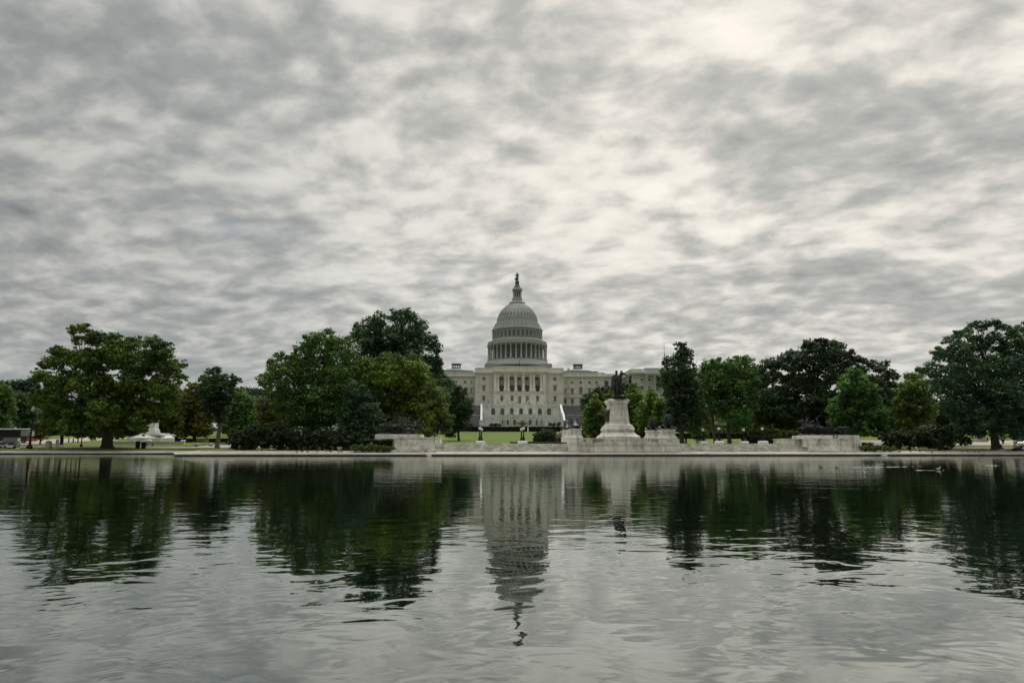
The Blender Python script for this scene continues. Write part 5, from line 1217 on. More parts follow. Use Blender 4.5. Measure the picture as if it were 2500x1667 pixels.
def crown_points(L, rng, dens=1., clump=(.7, 1.25), inner=.62, squash=.85):
    inner *= .86
    """L (n,4) lobes; clumps over every lobe's skin, those buried in another lobe left out"""
    cs, rs = [], []
    for i, (x, y, z, r) in enumerate(L):
        mr = sum(clump)/2; k = max(6, int(DENS*dens*4*math.pi*r*r/(math.pi*mr*mr)*1.15))
        d = rng.normal(size=(k, 3)); d /= np.linalg.norm(d, axis=1, keepdims=True)
        rad = r*rng.uniform(.55, 1.04, (k, 1)); out_ = rng.random(k) < .14; rad[out_] = r*rng.uniform(1.02, 1.22, (out_.sum(), 1))
        p = np.array([x, y, z])+d*rad*np.array([1, 1, squash])
        keep = np.ones(k, bool)
        for j, (x2, y2, z2, r2) in enumerate(L):
            if j != i: keep &= (np.linalg.norm((p-np.array([x2, y2, z2]))/np.array([1, 1, squash]), axis=1) > r2*inner)
        cs.append(p[keep]); rs.append(rng.uniform(*clump, keep.sum())*min(1, .45+r/4.5)*np.where(out_[keep], .5, 1.0))
    return np.concatenate(cs), np.concatenate(rs)
def limb(mb, a, b, ra, rb, rng, n=5, wob=.06):
    a, b = Vector(a), Vector(b); L = (b-a).length; pts = []
    for i in range(n+1):
        t = i/n; p = a.lerp(b, t); 
        if 0 < i < n: p += Vector(rng.normal(size=3)*wob*L*.5)
        p.z += math.sin(t*math.pi)*-.03*L; pts.append(p)
    mb.tube(pts, [ra+(rb-ra)*(i/n)**.8 for i in range(n+1)], 7 if ra > .12 else 5); return pts
def tree(name, label, base, Y, lobes, m, leaf=.42, per=26, trunk=.5, group=None, seed=0, dens=1., clump=(.7, 1.25), bark='bark', depth=.75, fork=None, squash=.85, flat=.6, inner=.62, cat='tree', trunks=None, lift=None):
    """lobes: (px, py, r px) read off the photograph, spread in depth round the trunk"""
    rng = np.random.default_rng(seed*17+3)
    bx = P(base, 1080, Y)[0]; bz = terr(bx, Y)-.1
    if -16 < bx < 60 and 108 < Y < 128: bz = terr(bx, Y)
    t = thing(name, label, cat, (bx, Y, bz), 0, group)
    pts = [(*P(a, b, Y), M(r, Y)) for a, b, r in lobes]
    xs = [p[0] for p in pts]; half = (max(xs)-min(xs))/2+np.mean([p[2] for p in pts]); xm = (max(xs)+min(xs))/2
    L = []
    for i, (x, z, r) in enumerate(pts):
        room = depth*math.sqrt(max(.05, 1-((x-xm)/half)**2*.9))*half*.62
        for sgn in (-1, 1):
            dy = sgn*(room*(.45+.5*rng.random())) ; jx, jz = (rng.normal(size=2)*r*.12 if sgn < 0 else rng.normal(size=2)*r*.3)
            k_ = (Y+dy)/Y                                  # nearer lobes are smaller so that the outline holds
            L.append((x*k_+jx, Y+dy, (z-H)*k_+H+jz-(0 if sgn < 0 else r*.15), r*k_))
    L = np.array(L); C, Rr = crown_points(L, rng, dens, clump, inner, squash)
    V = leaf_cloud(C, Rr, per, leaf, rng, flat)
    low = V[:, 2].reshape(-1, 4).min(axis=1) > bz+.15; V = V.reshape(-1, 4, 3)[low].reshape(-1, 3)
    ti = np.repeat(rng.random(len(C)), per)[low]*.8+rng.random(int(low.sum()))*.2
    build_cloud('crown', V, np.repeat(ti, 4), m, t, (bx, Y, bz))
    mb = MB(); zlow = min(z-r*.4 for x, z, r in pts)
    zf = bz+max(1.5, (np.mean([p[1] for p in pts])-bz)*.42) if lift is None else bz+lift
    for q, tx in enumerate(trunks or [0]):
        tx = M(tx, Y); top = Vector((bx+tx*1.15, Y, zf)); b0 = Vector((bx+tx, Y, bz-.2)); mid = b0.lerp(top, .5)+Vector((rng.normal()*.12, 0, 0))
        tr = trunk*(1 if q == 0 else .8)
        mb.tube([b0, b0+Vector((0, 0, .35)), b0+Vector((0, 0, 1.0)), mid, top], [tr*1.75, tr*1.3, tr*1.04, tr*.92, tr*.78], 12)
        sel = [l for l in L if (l[0]-bx-tx)**2 < (half*1.2)**2]
        order = rng.permutation(len(sel))[:14]
        for k_ in order:
            l = sel[k_]; e = Vector((l[0], l[1], l[2])); d = (e-top).length; r0 = min(tr*.5, .10+.022*d)
            st = top if e.z > top.z+1 else b0.lerp(top, .72)
            p = limb(mb, st, e, r0, .05, rng)
            for s_ in range(4):
                a = p[2+s_ % 3]; q_ = e+Vector(rng.normal(size=3)*l[3]*.75); limb(mb, a, q_, r0*.35, .02, rng, 3, .08)
    mb.v = [(x-bx, y-Y, z-bz) for x, y, z in mb.v]; mb.obj('trunk', MT[bark], t, smooth=True)
    return t
def shrub(name, label, lobes, Y, m, leaf=.22, per=22, seed=0, clump=(.3, .55), cat='shrub', group=None, squash=.8, depth=.7):
    return tree(name, label, sum(l[0] for l in lobes)/len(lobes), Y, lobes, m, leaf, per, .10, group, seed, 1.0, clump, 'bark', depth, squash=squash, cat=cat, lift=.5)
BACK = []
for i, (px, tp, w_, Yb, mt_, lb) in enumerate([
    (112, 975, 30, 240, 'dark', 'far dark tree behind the left edge of the elm'), (165, 985, 30, 250, 'elm', 'far tree behind the left half of the elm'), (222, 990, 30, 245, 'dark', 'far tree seen past the left side of the elm trunk'), (310, 985, 30, 250, 'dark', 'far tree seen past the right side of the elm trunk'), (352, 975, 26, 240, 'blue', 'far tree directly behind the white monument'), (398, 965, 26, 235, 'dark', 'far dark tree right of the white monument shaft'),
    (562, 955, 28, 225, 'dark', 'far dark tree behind the pale trunk'), (625, 965, 30, 215, 'blue', 'far dark tree behind the green tree'), (690, 960, 34, 200, 'hedge', 'black-green tree behind the left part of the broad-leafed tree'), (745, 950, 36, 190, 'dark', 'black-green tree behind the middle of the broad-leafed tree'), (805, 945, 36, 185, 'hedge', 'black-green tree behind the right part of the broad-leafed tree'), (858, 950, 34, 180, 'dark', 'black-green tree behind the bluish tree'),
    (905, 960, 34, 185, 'hedge', 'dark tree behind the left part of the charging cavalry'), (955, 965, 34, 190, 'dark', 'dark tree behind the right part of the charging cavalry'), (1010, 970, 34, 195, 'dark', 'dark tree behind the wide rounded tree'),
    (1862, 965, 34, 200, 'dark', 'dark tree behind the left part of the oak'), (1915, 960, 36, 205, 'hedge', 'dark tree behind the middle of the oak'), (1975, 965, 36, 200, 'dark', 'dark tree behind the gun team'), (2035, 960, 36, 195, 'hedge', 'dark tree behind the left side of the round green tree'), (2095, 955, 34, 200, 'dark', 'dark tree behind the round green tree'), (2155, 960, 34, 190, 'hedge', 'dark tree between round green and yellow-green trees'),
    (2210, 965, 34, 195, 'dark', 'dark tree behind the yellow-green tree'), (2262, 960, 34, 190, 'hedge', 'dark tree left of the large bush'), (2315, 965, 34, 185, 'dark', 'dark tree behind the left part of the biggest right tree'), (2370, 985, 34, 250, 'blue', 'far tree seen low past the left of the thick right trunk'), (2440, 985, 34, 250, 'elm', 'far tree directly behind the thick right trunk'), (2500, 980, 34, 250, 'dark', 'far tree at the right edge behind the utility truck'),
    (1700, 990, 28, 260, 'elm', 'far tree seen low behind the tall dark tree'), (1738, 1000, 26, 270, 'ginkgo', 'far pale tree seen left of the forked trunk'), (1768, 1002, 24, 280, 'elm', 'far tree seen between the forked trunks'), (1802, 998, 26, 270, 'olive', 'far tree seen right of the forked trunks'), (1836, 985, 28, 250, 'dark', 'far dark tree left of the holly trees')]):
    def_ = [(px, tp+16, 16), (px-w_*.45, tp+28, 16), (px+w_*.45, tp+28, 16), (px-w_*.3, tp+52, 20), (px+w_*.35, tp+52, 20), (px-w_*.4, tp+(78 if tp < 970 else 66), 17), (px+w_*.4, tp+(78 if tp < 970 else 66), 17)]
    BACK.append((lb, px, Yb, def_, mt_, 300+i))
for lb, px, Yb, df, mt_, sd in BACK: tree('background_tree', lb, px, Yb, df, LF[mt_], .60, 22, .35, 'dark trees in the background', sd, 1, (1.0, 1.7))
# ---- left
tree('elm_tree', 'huge spreading olive-green elm left of the white monument, sparse twigs at its top', 262, 142, [(176, 806, 11), (206, 800, 14), (192, 828, 12), (240, 822, 22), (287, 825, 24), (322, 838, 18), (372, 838, 18), (398, 856, 25), (140, 858, 15), (172, 872, 24), (128, 886, 18), (103, 918, 20), (222, 875, 36), (278, 868, 38), (338, 882, 38), (390, 898, 32), (428, 900, 18), (440, 922, 12), (152, 925, 33), (212, 935, 40), (270, 945, 42), (330, 945, 40), (388, 945, 34), (418, 962, 22), (102, 965, 22), (145, 985, 30), (200, 1000, 38), (262, 1008, 42), (322, 1005, 38), (368, 1000, 30), (402, 1002, 18), (118, 1022, 18), (172, 1038, 22), (228, 1044, 24), (292, 1044, 24), (338, 1036, 18), (352, 1010, 22), (376, 1002, 22), (348, 1030, 14), (130, 1050, 14), (160, 1054, 14), (195, 1056, 14), (232, 1058, 13), (290, 1056, 13), (318, 1052, 13), (345, 1046, 12)], LF['elm'], .46, 24, 1.0, None, 1, 1.15, (.7, 1.3), squash=.82, flat=.5, depth=.7)
tree('bright_tree', 'light green tree cut by the left picture edge behind the coach', -5, 175, [(-25, 960, 30), (5, 955, 22), (20, 975, 18), (-10, 1000, 35), (18, 1005, 20), (5, 1030, 20), (24, 990, 12)], LF['maple'], .5, 22, .4, None, 2)
tree('round_tree', 'dark round tree behind the coach, left of the elm', 52, 215, [(48, 980, 20), (62, 975, 18), (40, 1005, 22), (65, 1005, 22), (55, 1028, 22), (75, 1030, 18), (85, 1045, 14)], LF['dark'], .6, 22, .5, None, 3, clump=(1.0, 1.6))
for i, (px, w_, tp, lb) in enumerate([(12, 24, 932, 'dark tree on the far left skyline, cut by the picture edge'), (45, 24, 926, 'dark far tree second from the left on the skyline'), (72, 20, 924, 'dark far tree just left of the elm on the skyline'), (88, 18, 940, 'small far tree touching the left side of the elm')]):
    tree('distant_tree', lb, px, 330, [(px-w_*.4, tp+14, 13), (px+w_*.35, tp+16, 13), (px, tp+10, 12), (px-5, tp+34, 20), (px+8, tp+50, 20)], LF['blue'], .9, 16, .5, 'far trees on the left skyline', 20+i, 1, (1.6, 2.6))
tree('red_leafed_shrub', 'reddish-brown small tree under the left side of the elm', 98, 160, [(92, 1040, 12), (104, 1036, 14), (98, 1055, 16), (118, 1052, 12), (86, 1060, 8)], LF['autumn'], .35, 20, .15, None, 4, clump=(.5, .9))
tree('shade_tree', 'dark tree behind the elm and the white monument', 430, 185, [(425, 955, 16), (445, 975, 22), (430, 1005, 28), (410, 1025, 22), (440, 1035, 22), (452, 1000, 20)], LF['elm'], .5, 22, .45, None, 5)
tree('autumn_tree', 'brownish autumn tree with dark trunk right of the white monument', 474, 178, [(470, 952, 16), (488, 948, 14), (462, 975, 22), (490, 975, 24), (478, 1000, 28), (455, 1010, 22), (500, 1010, 24), (470, 1035, 24), (495, 1038, 24), (450, 1045, 16), (512, 1050, 14)], LF['autumn'], .5, 24, .42, None, 6, .9)
tree('slender_tree', 'tall dark tree with pale grey trunk and a thin leaning top branch', 531, 141, [(517, 905, 9), (530, 902, 8), (508, 925, 16), (528, 925, 20), (545, 935, 16), (570, 920, 8), (582, 926, 7), (572, 935, 9), (505, 950, 20), (530, 955, 26), (555, 955, 20), (515, 985, 22), (545, 990, 22), (520, 1010, 16), (540, 1025, 14)], LF['dark'], .40, 22, .42, None, 7, .85, (.6, 1.0), bark='barkpale', lift=9.5)
tree('green_tree', 'mid-green full tree just right of the pale trunk', 562, 165, [(585, 965, 18), (570, 985, 20), (598, 985, 22), (565, 1010, 22), (590, 1015, 26), (612, 1010, 20), (575, 1040, 22), (600, 1045, 26), (555, 1048, 14), (620, 1045, 20)], LF['bright'], .45, 22, .3, None, 8)
for i, (px, tp) in enumerate([(595, 945), (612, 942), (628, 945), (642, 950), (578, 950), (605, 975)]):
    tree('distant_tree', ['leftmost far tree in the skyline gap between elm and broad-leafed tree', 'second far tree in the skyline gap', 'third far tree in the skyline gap', 'far tree partly behind the broad-leafed tree', 'far tree behind the green tree with mid crown', 'low far tree in front of the skyline gap'][i], px, 360-i*8, [(px-4, tp+10, 9), (px+5, tp+12, 9), (px, tp+22, 13), (px+3, tp+38, 14)], LF['blue'], .9, 14, .5, 'far trees in the skyline gap', 30+i, 1, (1.4, 2.2))
tree('olive_shrub_tree', 'brownish-olive low tree left of the broad-leafed tree', 655, 138, [(640, 985, 14), (662, 972, 18), (682, 968, 16), (645, 1005, 20), (672, 1000, 24), (650, 1028, 22), (680, 1025, 22)], LF['autumn'], .34, 22, .25, None, 9)
tree('broadleaf_tree', 'tall light-green broad-leafed tree with ragged top, left of the dark round crown', 745, 122, [(688, 868, 13), (662, 888, 13), (672, 905, 20), (652, 925, 18), (712, 878, 16), (752, 830, 16), (778, 822, 14), (800, 812, 11), (804, 828, 14), (822, 832, 20), (745, 855, 24), (782, 855, 30), (820, 862, 30), (850, 870, 20), (705, 905, 26), (740, 900, 30), (670, 945, 24), (765, 915, 40), (815, 915, 36), (852, 905, 24), (715, 945, 32), (775, 965, 40), (830, 960, 34), (700, 985, 30), (745, 1000, 38), (800, 1010, 36), (720, 1030, 26), (765, 1042, 26), (850, 985, 24)], LF['maple'], .40, 24, .5, None, 10, 1.0, (.7, 1.3))
tree('great_dark_tree', 'highest dark green round-topped tree, left of the domed building', 965, 150, [(866, 822, 15), (885, 805, 20), (912, 795, 22), (930, 785, 22), (960, 772, 18), (985, 772, 20), (1008, 775, 16), (1022, 795, 18), (895, 840, 34), (940, 830, 38), (985, 815, 34), (1025, 830, 28), (1050, 830, 18), (1062, 850, 16), (1058, 880, 20), (900, 880, 34), (950, 880, 40), (1000, 870, 38), (1035, 885, 28), (1050, 915, 24), (1072, 905, 12), (1075, 935, 20), (1095, 940, 14), (1000, 920, 36), (1040, 945, 30), (1070, 970, 28), (920, 920, 34), (960, 930, 34)], LF['blue'], .48, 22, .8, None, 11, .85, (.8, 1.3), inner=.55)
tree('dome_crowned_tree', 'wide rounded olive-green tree behind the charging cavalry', 985, 124, [(900, 888, 20), (930, 885, 22), (962, 888, 24), (995, 898, 26), (1022, 912, 24), (900, 920, 34), (950, 925, 40), (1000, 940, 38), (1040, 945, 26), (1060, 970, 24), (1075, 998, 24), (1088, 1025, 20), (1092, 1045, 12), (880, 965, 34), (935, 975, 40), (990, 985, 40), (1035, 995, 36), (1065, 1030, 28), (985, 1030, 36), (1030, 1040, 30), (930, 1025, 34)], LF['olive'], .36, 26, .5, None, 12, 1.05, (.6, 1.1), squash=.9)
tree('blue_green_tree', 'bluish dark tree left of the charging cavalry', 868, 117, [(860, 945, 20), (878, 965, 24), (862, 985, 28), (895, 995, 28), (880, 1020, 32), (910, 1025, 26), (860, 1040, 28), (905, 1050, 26), (920, 1010, 16), (845, 1010, 26), (935, 1048, 12)], LF['blue'], .36, 24, .35, None, 13)
tree('dark_tree', 'dark tree right of the wide rounded tree, covering the left stairs', 1120, 235, [(1112, 950, 12), (1125, 958, 15), (1100, 975, 20), (1130, 980, 18), (1115, 1000, 24), (1138, 1002, 14), (1105, 1025, 24), (1128, 1028, 18), (1095, 1045, 16), (1088, 1000, 16)], LF['dark'], .6, 24, .4, None, 14, clump=(1.0, 1.7))
for i, (px, w_, tp, lb) in enumerate([(592, 30, 1045, 'leftmost low dark shrub of the row under the broad-leafed tree'), (640, 34, 1030, 'low dark shrub second from the left under the broad-leafed tree'), (690, 36, 1035, 'low dark shrub third from the left under the broad-leafed tree'), (742, 36, 1045, 'low dark shrub in the middle of the row under the broad-leafed tree'), (795, 36, 1040, 'low dark shrub second from the right under the bluish tree'), (845, 34, 1048, 'rightmost low dark shrub, behind the flower bed')]):
    shrub('dark_shrub', lb, [(px-w_*.5, tp+26, 20), (px, tp+18, 20), (px+w_*.5, tp+24, 20), (px-w_*.3, tp+45, 18), (px+w_*.35, tp+45, 18)], 116-i*.6, LF['hedge'], .32, 22, 40+i, (.5, .9), group='dark shrubs along the pool bank')
# ---- between the buildings and the right-hand trees
for i, (px, tp, w_, Yg, lb) in enumerate([(1453, 958, 20, 190, 'small bright conical tree, leftmost, left of the mounted rider'), (1487, 950, 16, 205, 'small conical tree half hidden by the central pedestal'), (1545, 936, 26, 185, 'bright bushy tree right of the mounted rider'), (1590, 945, 24, 172, 'bright pointed tree in front of the white side wing'), (1612, 965, 18, 165, 'pale green tree in front of the tall dark tree')]):
    shp = [(px, tp+8, 7), (px-3, tp+20, 11), (px+4, tp+24, 12)]+[(px+dx*w_, tp+dy, r*w_/22) for dx, dy, r in [(-.35, 38, 15), (.4, 38, 15), (-.5, 58, 18), (.5, 58, 18), (0, 62, 18), (-.6, 80, 19), (.6, 80, 19), (0, 88, 20), (-.4, 104, 16), (.4, 104, 16)]]
    tree('young_tree', lb, px, Yg, shp, LF['ginkgo'], .42, 24, .16, 'young trees behind the memorial', 50+i, 1.1, (.7, 1.1))
for i, (px, tp, lb) in enumerate([(1447, 958, 'low dark tree in front of the right wing, leftmost'), (1472, 945, 'dark tree in front of the right wing, left of the horse'), (1503, 940, 'dark tree hidden behind the horse legs'), (1532, 936, 'dark tree between the horse and the white side wing')]):
    tree('evergreen_tree', lb, px, 290-i*6, [(px-8, tp+12, 14), (px+8, tp+10, 14), (px-12, tp+30, 16), (px+10, tp+32, 17), (px, tp+50, 20), (px-8, tp+75, 18), (px+8, tp+78, 18)], LF['dark'], .7, 18, .4, 'dark trees below the right wing', 60+i, 1, (1.2, 1.9))
shrub('bush', 'dark round bush on the lawn left of the lion pedestals', [(1316, 1068, 14), (1332, 1062, 14), (1346, 1060, 12), (1356, 1068, 12), (1325, 1076, 12), (1340, 1076, 14), (1306, 1078, 8)], 134, LF['hedge'], .28, 24, 70, (.4, .7), cat='bush')
shrub('bush', 'small dark bush right of the front lion pedestal left of centre', [(1424, 1060, 6), (1424, 1070, 7)], 122, LF['hedge'], .2, 22, 71, (.25, .4), cat='bush')
# ---- right
tree('tall_dark_tree', 'tall dark magnolia-like tree with uneven narrow top, right of the white side wing', 1666, 120, [(1655, 844, 10), (1666, 842, 9), (1672, 856, 12), (1658, 862, 14), (1684, 862, 9), (1646, 880, 15), (1672, 884, 16), (1690, 880, 9), (1625, 888, 11), (1638, 902, 16), (1662, 908, 20), (1684, 905, 14), (1622, 915, 14), (1645, 930, 22), (1672, 935, 24), (1694, 940, 14), (1618, 935, 12), (1640, 962, 26), (1672, 968, 28), (1700, 968, 20), (1648, 998, 28), (1684, 1000, 28), (1708, 1000, 18), (1665, 1030, 26), (1692, 1030, 22), (1640, 1028, 16), (1700, 1048, 12)], LF['dark'], .36, 22, .42, None, 80, .95, (.55, 1.0))
tree('forked_tree', 'bright green full tree with a forked trunk right of the tall dark tree', 1782, 124, [(1732, 888, 14), (1750, 882, 13), (1772, 885, 15), (1800, 880, 14), (1822, 882, 14), (1722, 910, 18), (1750, 910, 22), (1788, 905, 26), (1825, 905, 20), (1722, 940, 18), (1758, 940, 28), (1798, 938, 30), (1832, 932, 20), (1730, 968, 20), (1768, 975, 30), (1808, 972, 30), (1840, 965, 16), (1785, 1010, 28), (1815, 1010, 24), (1742, 990, 14), (1800, 1038, 18)], LF['bright'], .38, 26, .36, None, 81, 1.05, (.6, 1.05), trunks=[0, -36], lift=6)
tree('spreading_oak', 'widest dark oak with level boughs and sky gaps, behind the gun team', 1975, 136, [(1850, 905, 16), (1872, 890, 16), (1895, 885, 18), (1916, 872, 16), (1934, 862, 12), (1955, 868, 16), (1978, 838, 13), (1968, 852, 16), (2005, 838, 16), (2028, 842, 16), (2052, 848, 14), (2070, 862, 13), (2000, 862, 24), (2040, 868, 24), (2085, 878, 15), (2105, 878, 11), (2122, 892, 13), (2145, 900, 12), (2160, 912, 10), (1935, 892, 22), (1970, 888, 24), (2010, 892, 22), (2060, 892, 22), (2100, 905, 18), (1850, 935, 24), (1885, 920, 24), (1925, 918, 16), (2085, 925, 24), (2130, 930, 22), (1842, 970, 26), (1880, 965, 32), (1920, 960, 28), (1965, 945, 22), (2000, 940, 22), (1860, 1005, 30), (1905, 1005, 32), (1950, 1000, 30), (1990, 985, 28), (1948, 918, 18), (1985, 918, 20), (2035, 920, 22), (2060, 935, 20), (1925, 935, 20), (2155, 950, 18), (2165, 985, 20), (1880, 1035, 20), (2015, 970, 26)], LF['dark'], .44, 24, .75, None, 82, .95, (.7, 1.2), inner=.55, squash=.7)
tree('understory_tree', 'dark tree filling the shade between oak and round green tree', 1990, 141, [(1950, 1010, 30), (1985, 1020, 28), (2010, 1030, 28), (1965, 1040, 24), (2030, 1045, 24), (2000, 1000, 28), (2050, 1040, 24)], LF['hedge'], .45, 22, .3, None, 83)
tree('round_green_tree', 'mid-green dense tree with broad base beside the gun', 2085, 120, [(2085, 905, 12), (2075, 925, 18), (2100, 925, 18), (2062, 945, 20), (2095, 950, 28), (2125, 950, 20), (2050, 975, 20), (2085, 980, 32), (2130, 980, 26), (2035, 1000, 18), (2065, 1010, 28), (2115, 1015, 32), (2148, 1005, 22), (2045, 1035, 20), (2095, 1045, 28), (2145, 1045, 26), (2170, 1030, 14)], LF['bright'], .36, 26, .35, None, 84, 1.1, (.6, 1.05))
tree('olive_tree', 'yellow-green tree between the round green tree and the big right tree', 2235, 131, [(2222, 915, 12), (2240, 920, 14), (2210, 935, 16), (2238, 942, 20), (2260, 938, 14), (2195, 958, 16), (2222, 968, 24), (2255, 970, 24), (2190, 985, 18), (2222, 1000, 26), (2260, 1005, 26), (2205, 1030, 24), (2245, 1035, 26)], LF['ginkgo'], .40, 24, .3, None, 85)
tree('dark_tree', 'dark ragged tree seen past the oak, left of the yellow-green tree', 2165, 150, [(2160, 885, 10), (2145, 900, 12), (2168, 905, 12), (2185, 915, 10), (2170, 930, 16), (2190, 945, 14), (2172, 960, 18), (2150, 935, 16)], LF['dark'], .45, 22, .3, None, 86, .9)
tree('great_right_tree', 'biggest dark tree at the right edge with pointed leaf sprays and a bare thick trunk', 2430, 112, [(2246, 900, 7), (2258, 905, 9), (2272, 890, 12), (2285, 868, 12), (2298, 850, 12), (2318, 832, 13), (2340, 815, 13), (2362, 808, 13), (2382, 798, 13), (2406, 794, 13), (2424, 788, 9), (2440, 796, 13), (2456, 808, 14), (2478, 815, 14), (2494, 796, 12), (2520, 800, 18), (2545, 820, 22), (2310, 870, 22), (2345, 850, 26), (2385, 835, 28), (2425, 835, 28), (2465, 850, 26), (2505, 840, 26), (2285, 905, 20), (2325, 905, 28), (2370, 890, 34), (2415, 890, 36), (2460, 900, 34), (2505, 890, 32), (2550, 880, 32), (2295, 945, 24), (2340, 945, 32), (2390, 945, 38), (2440, 955, 38), (2495, 945, 38), (2550, 940, 38), (2320, 985, 28), (2365, 995, 34), (2415, 1000, 36), (2465, 1000, 36), (2520, 995, 38), (2345, 1025, 22), (2385, 1035, 24), (2445, 1040, 22), (2490, 1040, 24), (2540, 1040, 28), (2585, 900, 32), (2590, 980, 36), (2325, 1045, 16), (2355, 1052, 14), (2390, 1058, 13), (2470, 1058, 13), (2500, 1060, 14), (2535, 1062, 14)], LF['blue'], .38, 24, .62, None, 87, .95, (.6, 1.15), inner=.6)
shrub('large_bush', 'large black-green bush with shiny leaves left of the thick right trunk', [(2262, 1055, 22), (2290, 1048, 22), (2318, 1058, 20), (2338, 1072, 14), (2250, 1075, 18), (2280, 1078, 20), (2312, 1080, 16)], 110, LF['hedge'], .34, 26, 88, (.45, .8), cat='bush')
for i, (px, lb) in enumerate([(2185, 'dark shrub at the left end of the bank right of the gun pedestal'), (2222, 'dark shrub right beside the large black-green bush')]):
    shrub('dark_shrub', lb, [(px-14, 1070, 18), (px+10, 1066, 20), (px, 1084, 14)], 113, LF['hedge'], .30, 22, 90+i, (.45, .8), group='dark shrubs right of the gun pedestal')
tree('small_bright_tree', 'small bright tree seen in the gap behind the large bush at the right', 2375, 165, [(2355, 1035, 14), (2375, 1030, 16), (2398, 1038, 16), (2345, 1048, 10), (2385, 1050, 12)], LF['maple'], .35, 22, .15, None, 93)  # small trees in the lighter leaf colours
tree('small_bright_tree', 'bright green small tree seen under the forked tree between its trunks', 1764, 160, [(1755, 1035, 12), (1768, 1042, 14), (1748, 1050, 10), (1782, 1050, 9)], LF['ginkgo'], .32, 22, .12, None, 94)
tree('pale_tree', 'pale green tree seen between the tall dark tree and the forked trunk', 1716, 175, [(1715, 975, 14), (1720, 1000, 18), (1712, 1020, 16), (1728, 1035, 18), (1710, 1042, 12)], LF['ginkgo'], .42, 22, .18, None, 95)
shrub('small_tree', 'low dark green shrub at the foot of the tall dark tree', [(1700, 1048, 12), (1712, 1056, 12), (1698, 1064, 10)], 135, LF['bright'], .26, 22, 96, (.35, .6), cat='shrub')
for i, (px, tp, w_, lb) in enumerate([(1840, 1052, 13, 'yellow-green yew, leftmost of the row behind the clipped hedge'), (1862, 1046, 14, 'yellow-green yew, second of the row behind the clipped hedge'), (1888, 1050, 14, 'yellow-green yew, third of the row behind the clipped hedge'), (1912, 1056, 13, 'yellow-green yew, fourth of the row behind the clipped hedge'), (1935, 1054, 14, 'yellow-green yew, rightmost, next to the gun pedestal')]):
    shrub('yew_bush', lb, [(px-w_*.5, tp+6, 9), (px+w_*.5, tp+5, 9), (px, tp, 8), (px, tp+12, 10)], 127-i, LF['yew'], .24, 26, 100+i, (.3, .55), group='yew bushes behind the right steps')
for i, (px, tp, r, lb) in enumerate([(1868, 1020, 16, 'brownish-green tree behind the lamp at the end of the steps'), (1905, 1015, 18, 'brownish-green tree behind the yew row, middle'), (1945, 1022, 16, 'brownish-green tree just left of the gun team')]):
    tree('holly_tree', lb, px, 134-i, [(px-r*.6, tp+4, r), (px+r*.6, tp, r), (px, tp+20, r*1.1), (px-8, tp+34, r*.9)], LF['yew'], .32, 22, .15, 'holly trees behind the yews', 105+i, 1, (.45, .8))
def hedge(label, px0, px1, ptop, Y, dp, m, seed, leaf=.16):
    """clipped hedge: box of leaves with a woody core"""
    rng = np.random.default_rng(seed); x0, zt = P(px0, ptop, Y); x1, _ = P(px1, ptop, Y); z0 = terr(x0, Y)-.1
    t = thing('clipped_hedge', label, 'hedge', ((x0+x1)/2, Y, z0)); n = int(((x1-x0)*(zt-z0)*2+(x1-x0)*dp)*16)
    p = rng.uniform(size=(n, 3))*[x1-x0, dp, zt-z0]+[x0, Y, z0]; f = rng.random(n)
    p[f < .45, 1] = Y+rng.uniform(0, .18, (f < .45).sum()); sel = (f >= .45) & (f < .9); p[sel, 2] = zt-rng.uniform(-.05, .2, sel.sum())
    V = leaf_cloud(p, np.full(n, .2), 9, leaf, rng, .8); build_cloud('leaves', V, np.repeat(rng.random(n), 36), m, t, tuple(t.location))
    mb = MB(); mb.box(x0+.12, x1-.12, Y+.15, Y+dp, z0, zt-.12); mb.v = [(a-t.location.x, b-t.location.y, c-t.location.z) for a, b, c in mb.v]; mb.obj('core', MT['core'], t)
hedge('dark clipped hedge before the left end of the cavalry pedestal', 878, 959, 1072.5, 107.2, 2.2, LF['hedge'], 1)
hedge('dark clipped hedge at the right end of the gun pedestal', 2080, 2133, 1081.5, 108, 2.2, LF['hedge'], 2)
hedge('long dark clipped hedge behind the two rightmost globe lamps', 1832, 1906, 1063.5, 121, 2.5, LF['hedge'], 3)
hedge('low dark clipped hedge strip along the back of the steps', 1246, 1400, 1079, 129, 1.5, LF['hedge'], 4)
def longhedge(label, px0, px1, ptop, pbot, Y, m='black', name='hedge_band'):
    x0, zt = P(px0, ptop, Y); x1, _ = P(px1, ptop, Y); zb = P(px0, pbot, Y)[1]-.8
    return x0, x1, zb, zt
for i, (px, tp, r, lb) in enumerate([(868, 1090, 8, 'low brownish shrub, leftmost of the bed before the left hedge'), (885, 1092, 8, 'low shrub, second of the bed before the left hedge'), (903, 1089, 9, 'taller green shrub in the middle of the bed before the left hedge'), (921, 1090, 8, 'green upright shrub, fourth of the bed before the left hedge'), (938, 1093, 8, 'low shrub, fifth of the bed before the left hedge'), (952, 1094, 7, 'low shrub at the corner of the cavalry pedestal')]):
    shrub('low_shrub', lb, [(px-5, tp+4, r), (px+5, tp+3, r), (px, tp, r*.8)], 105.8, LF['yew' if i in (2, 3) else 'elm'], .17, 24, 110+i, (.22, .4), group='low shrubs before the left hedge')
for i, (px, lb) in enumerate([(2112, 'low olive shrub closest to the gun pedestal hedge'), (2135, 'low olive shrub second from the right hedge'), (2158, 'low olive shrub in the middle of the right bank'), (2180, 'low olive shrub farthest from the gun pedestal')]):
    shrub('low_shrub', lb, [(px-7, 1093+i*.8, 7), (px+6, 1092+i*.8, 7), (px, 1096, 6)], 106.5, LF['yew'], .17, 24, 120+i, (.22, .4), group='low shrubs on the right bank')
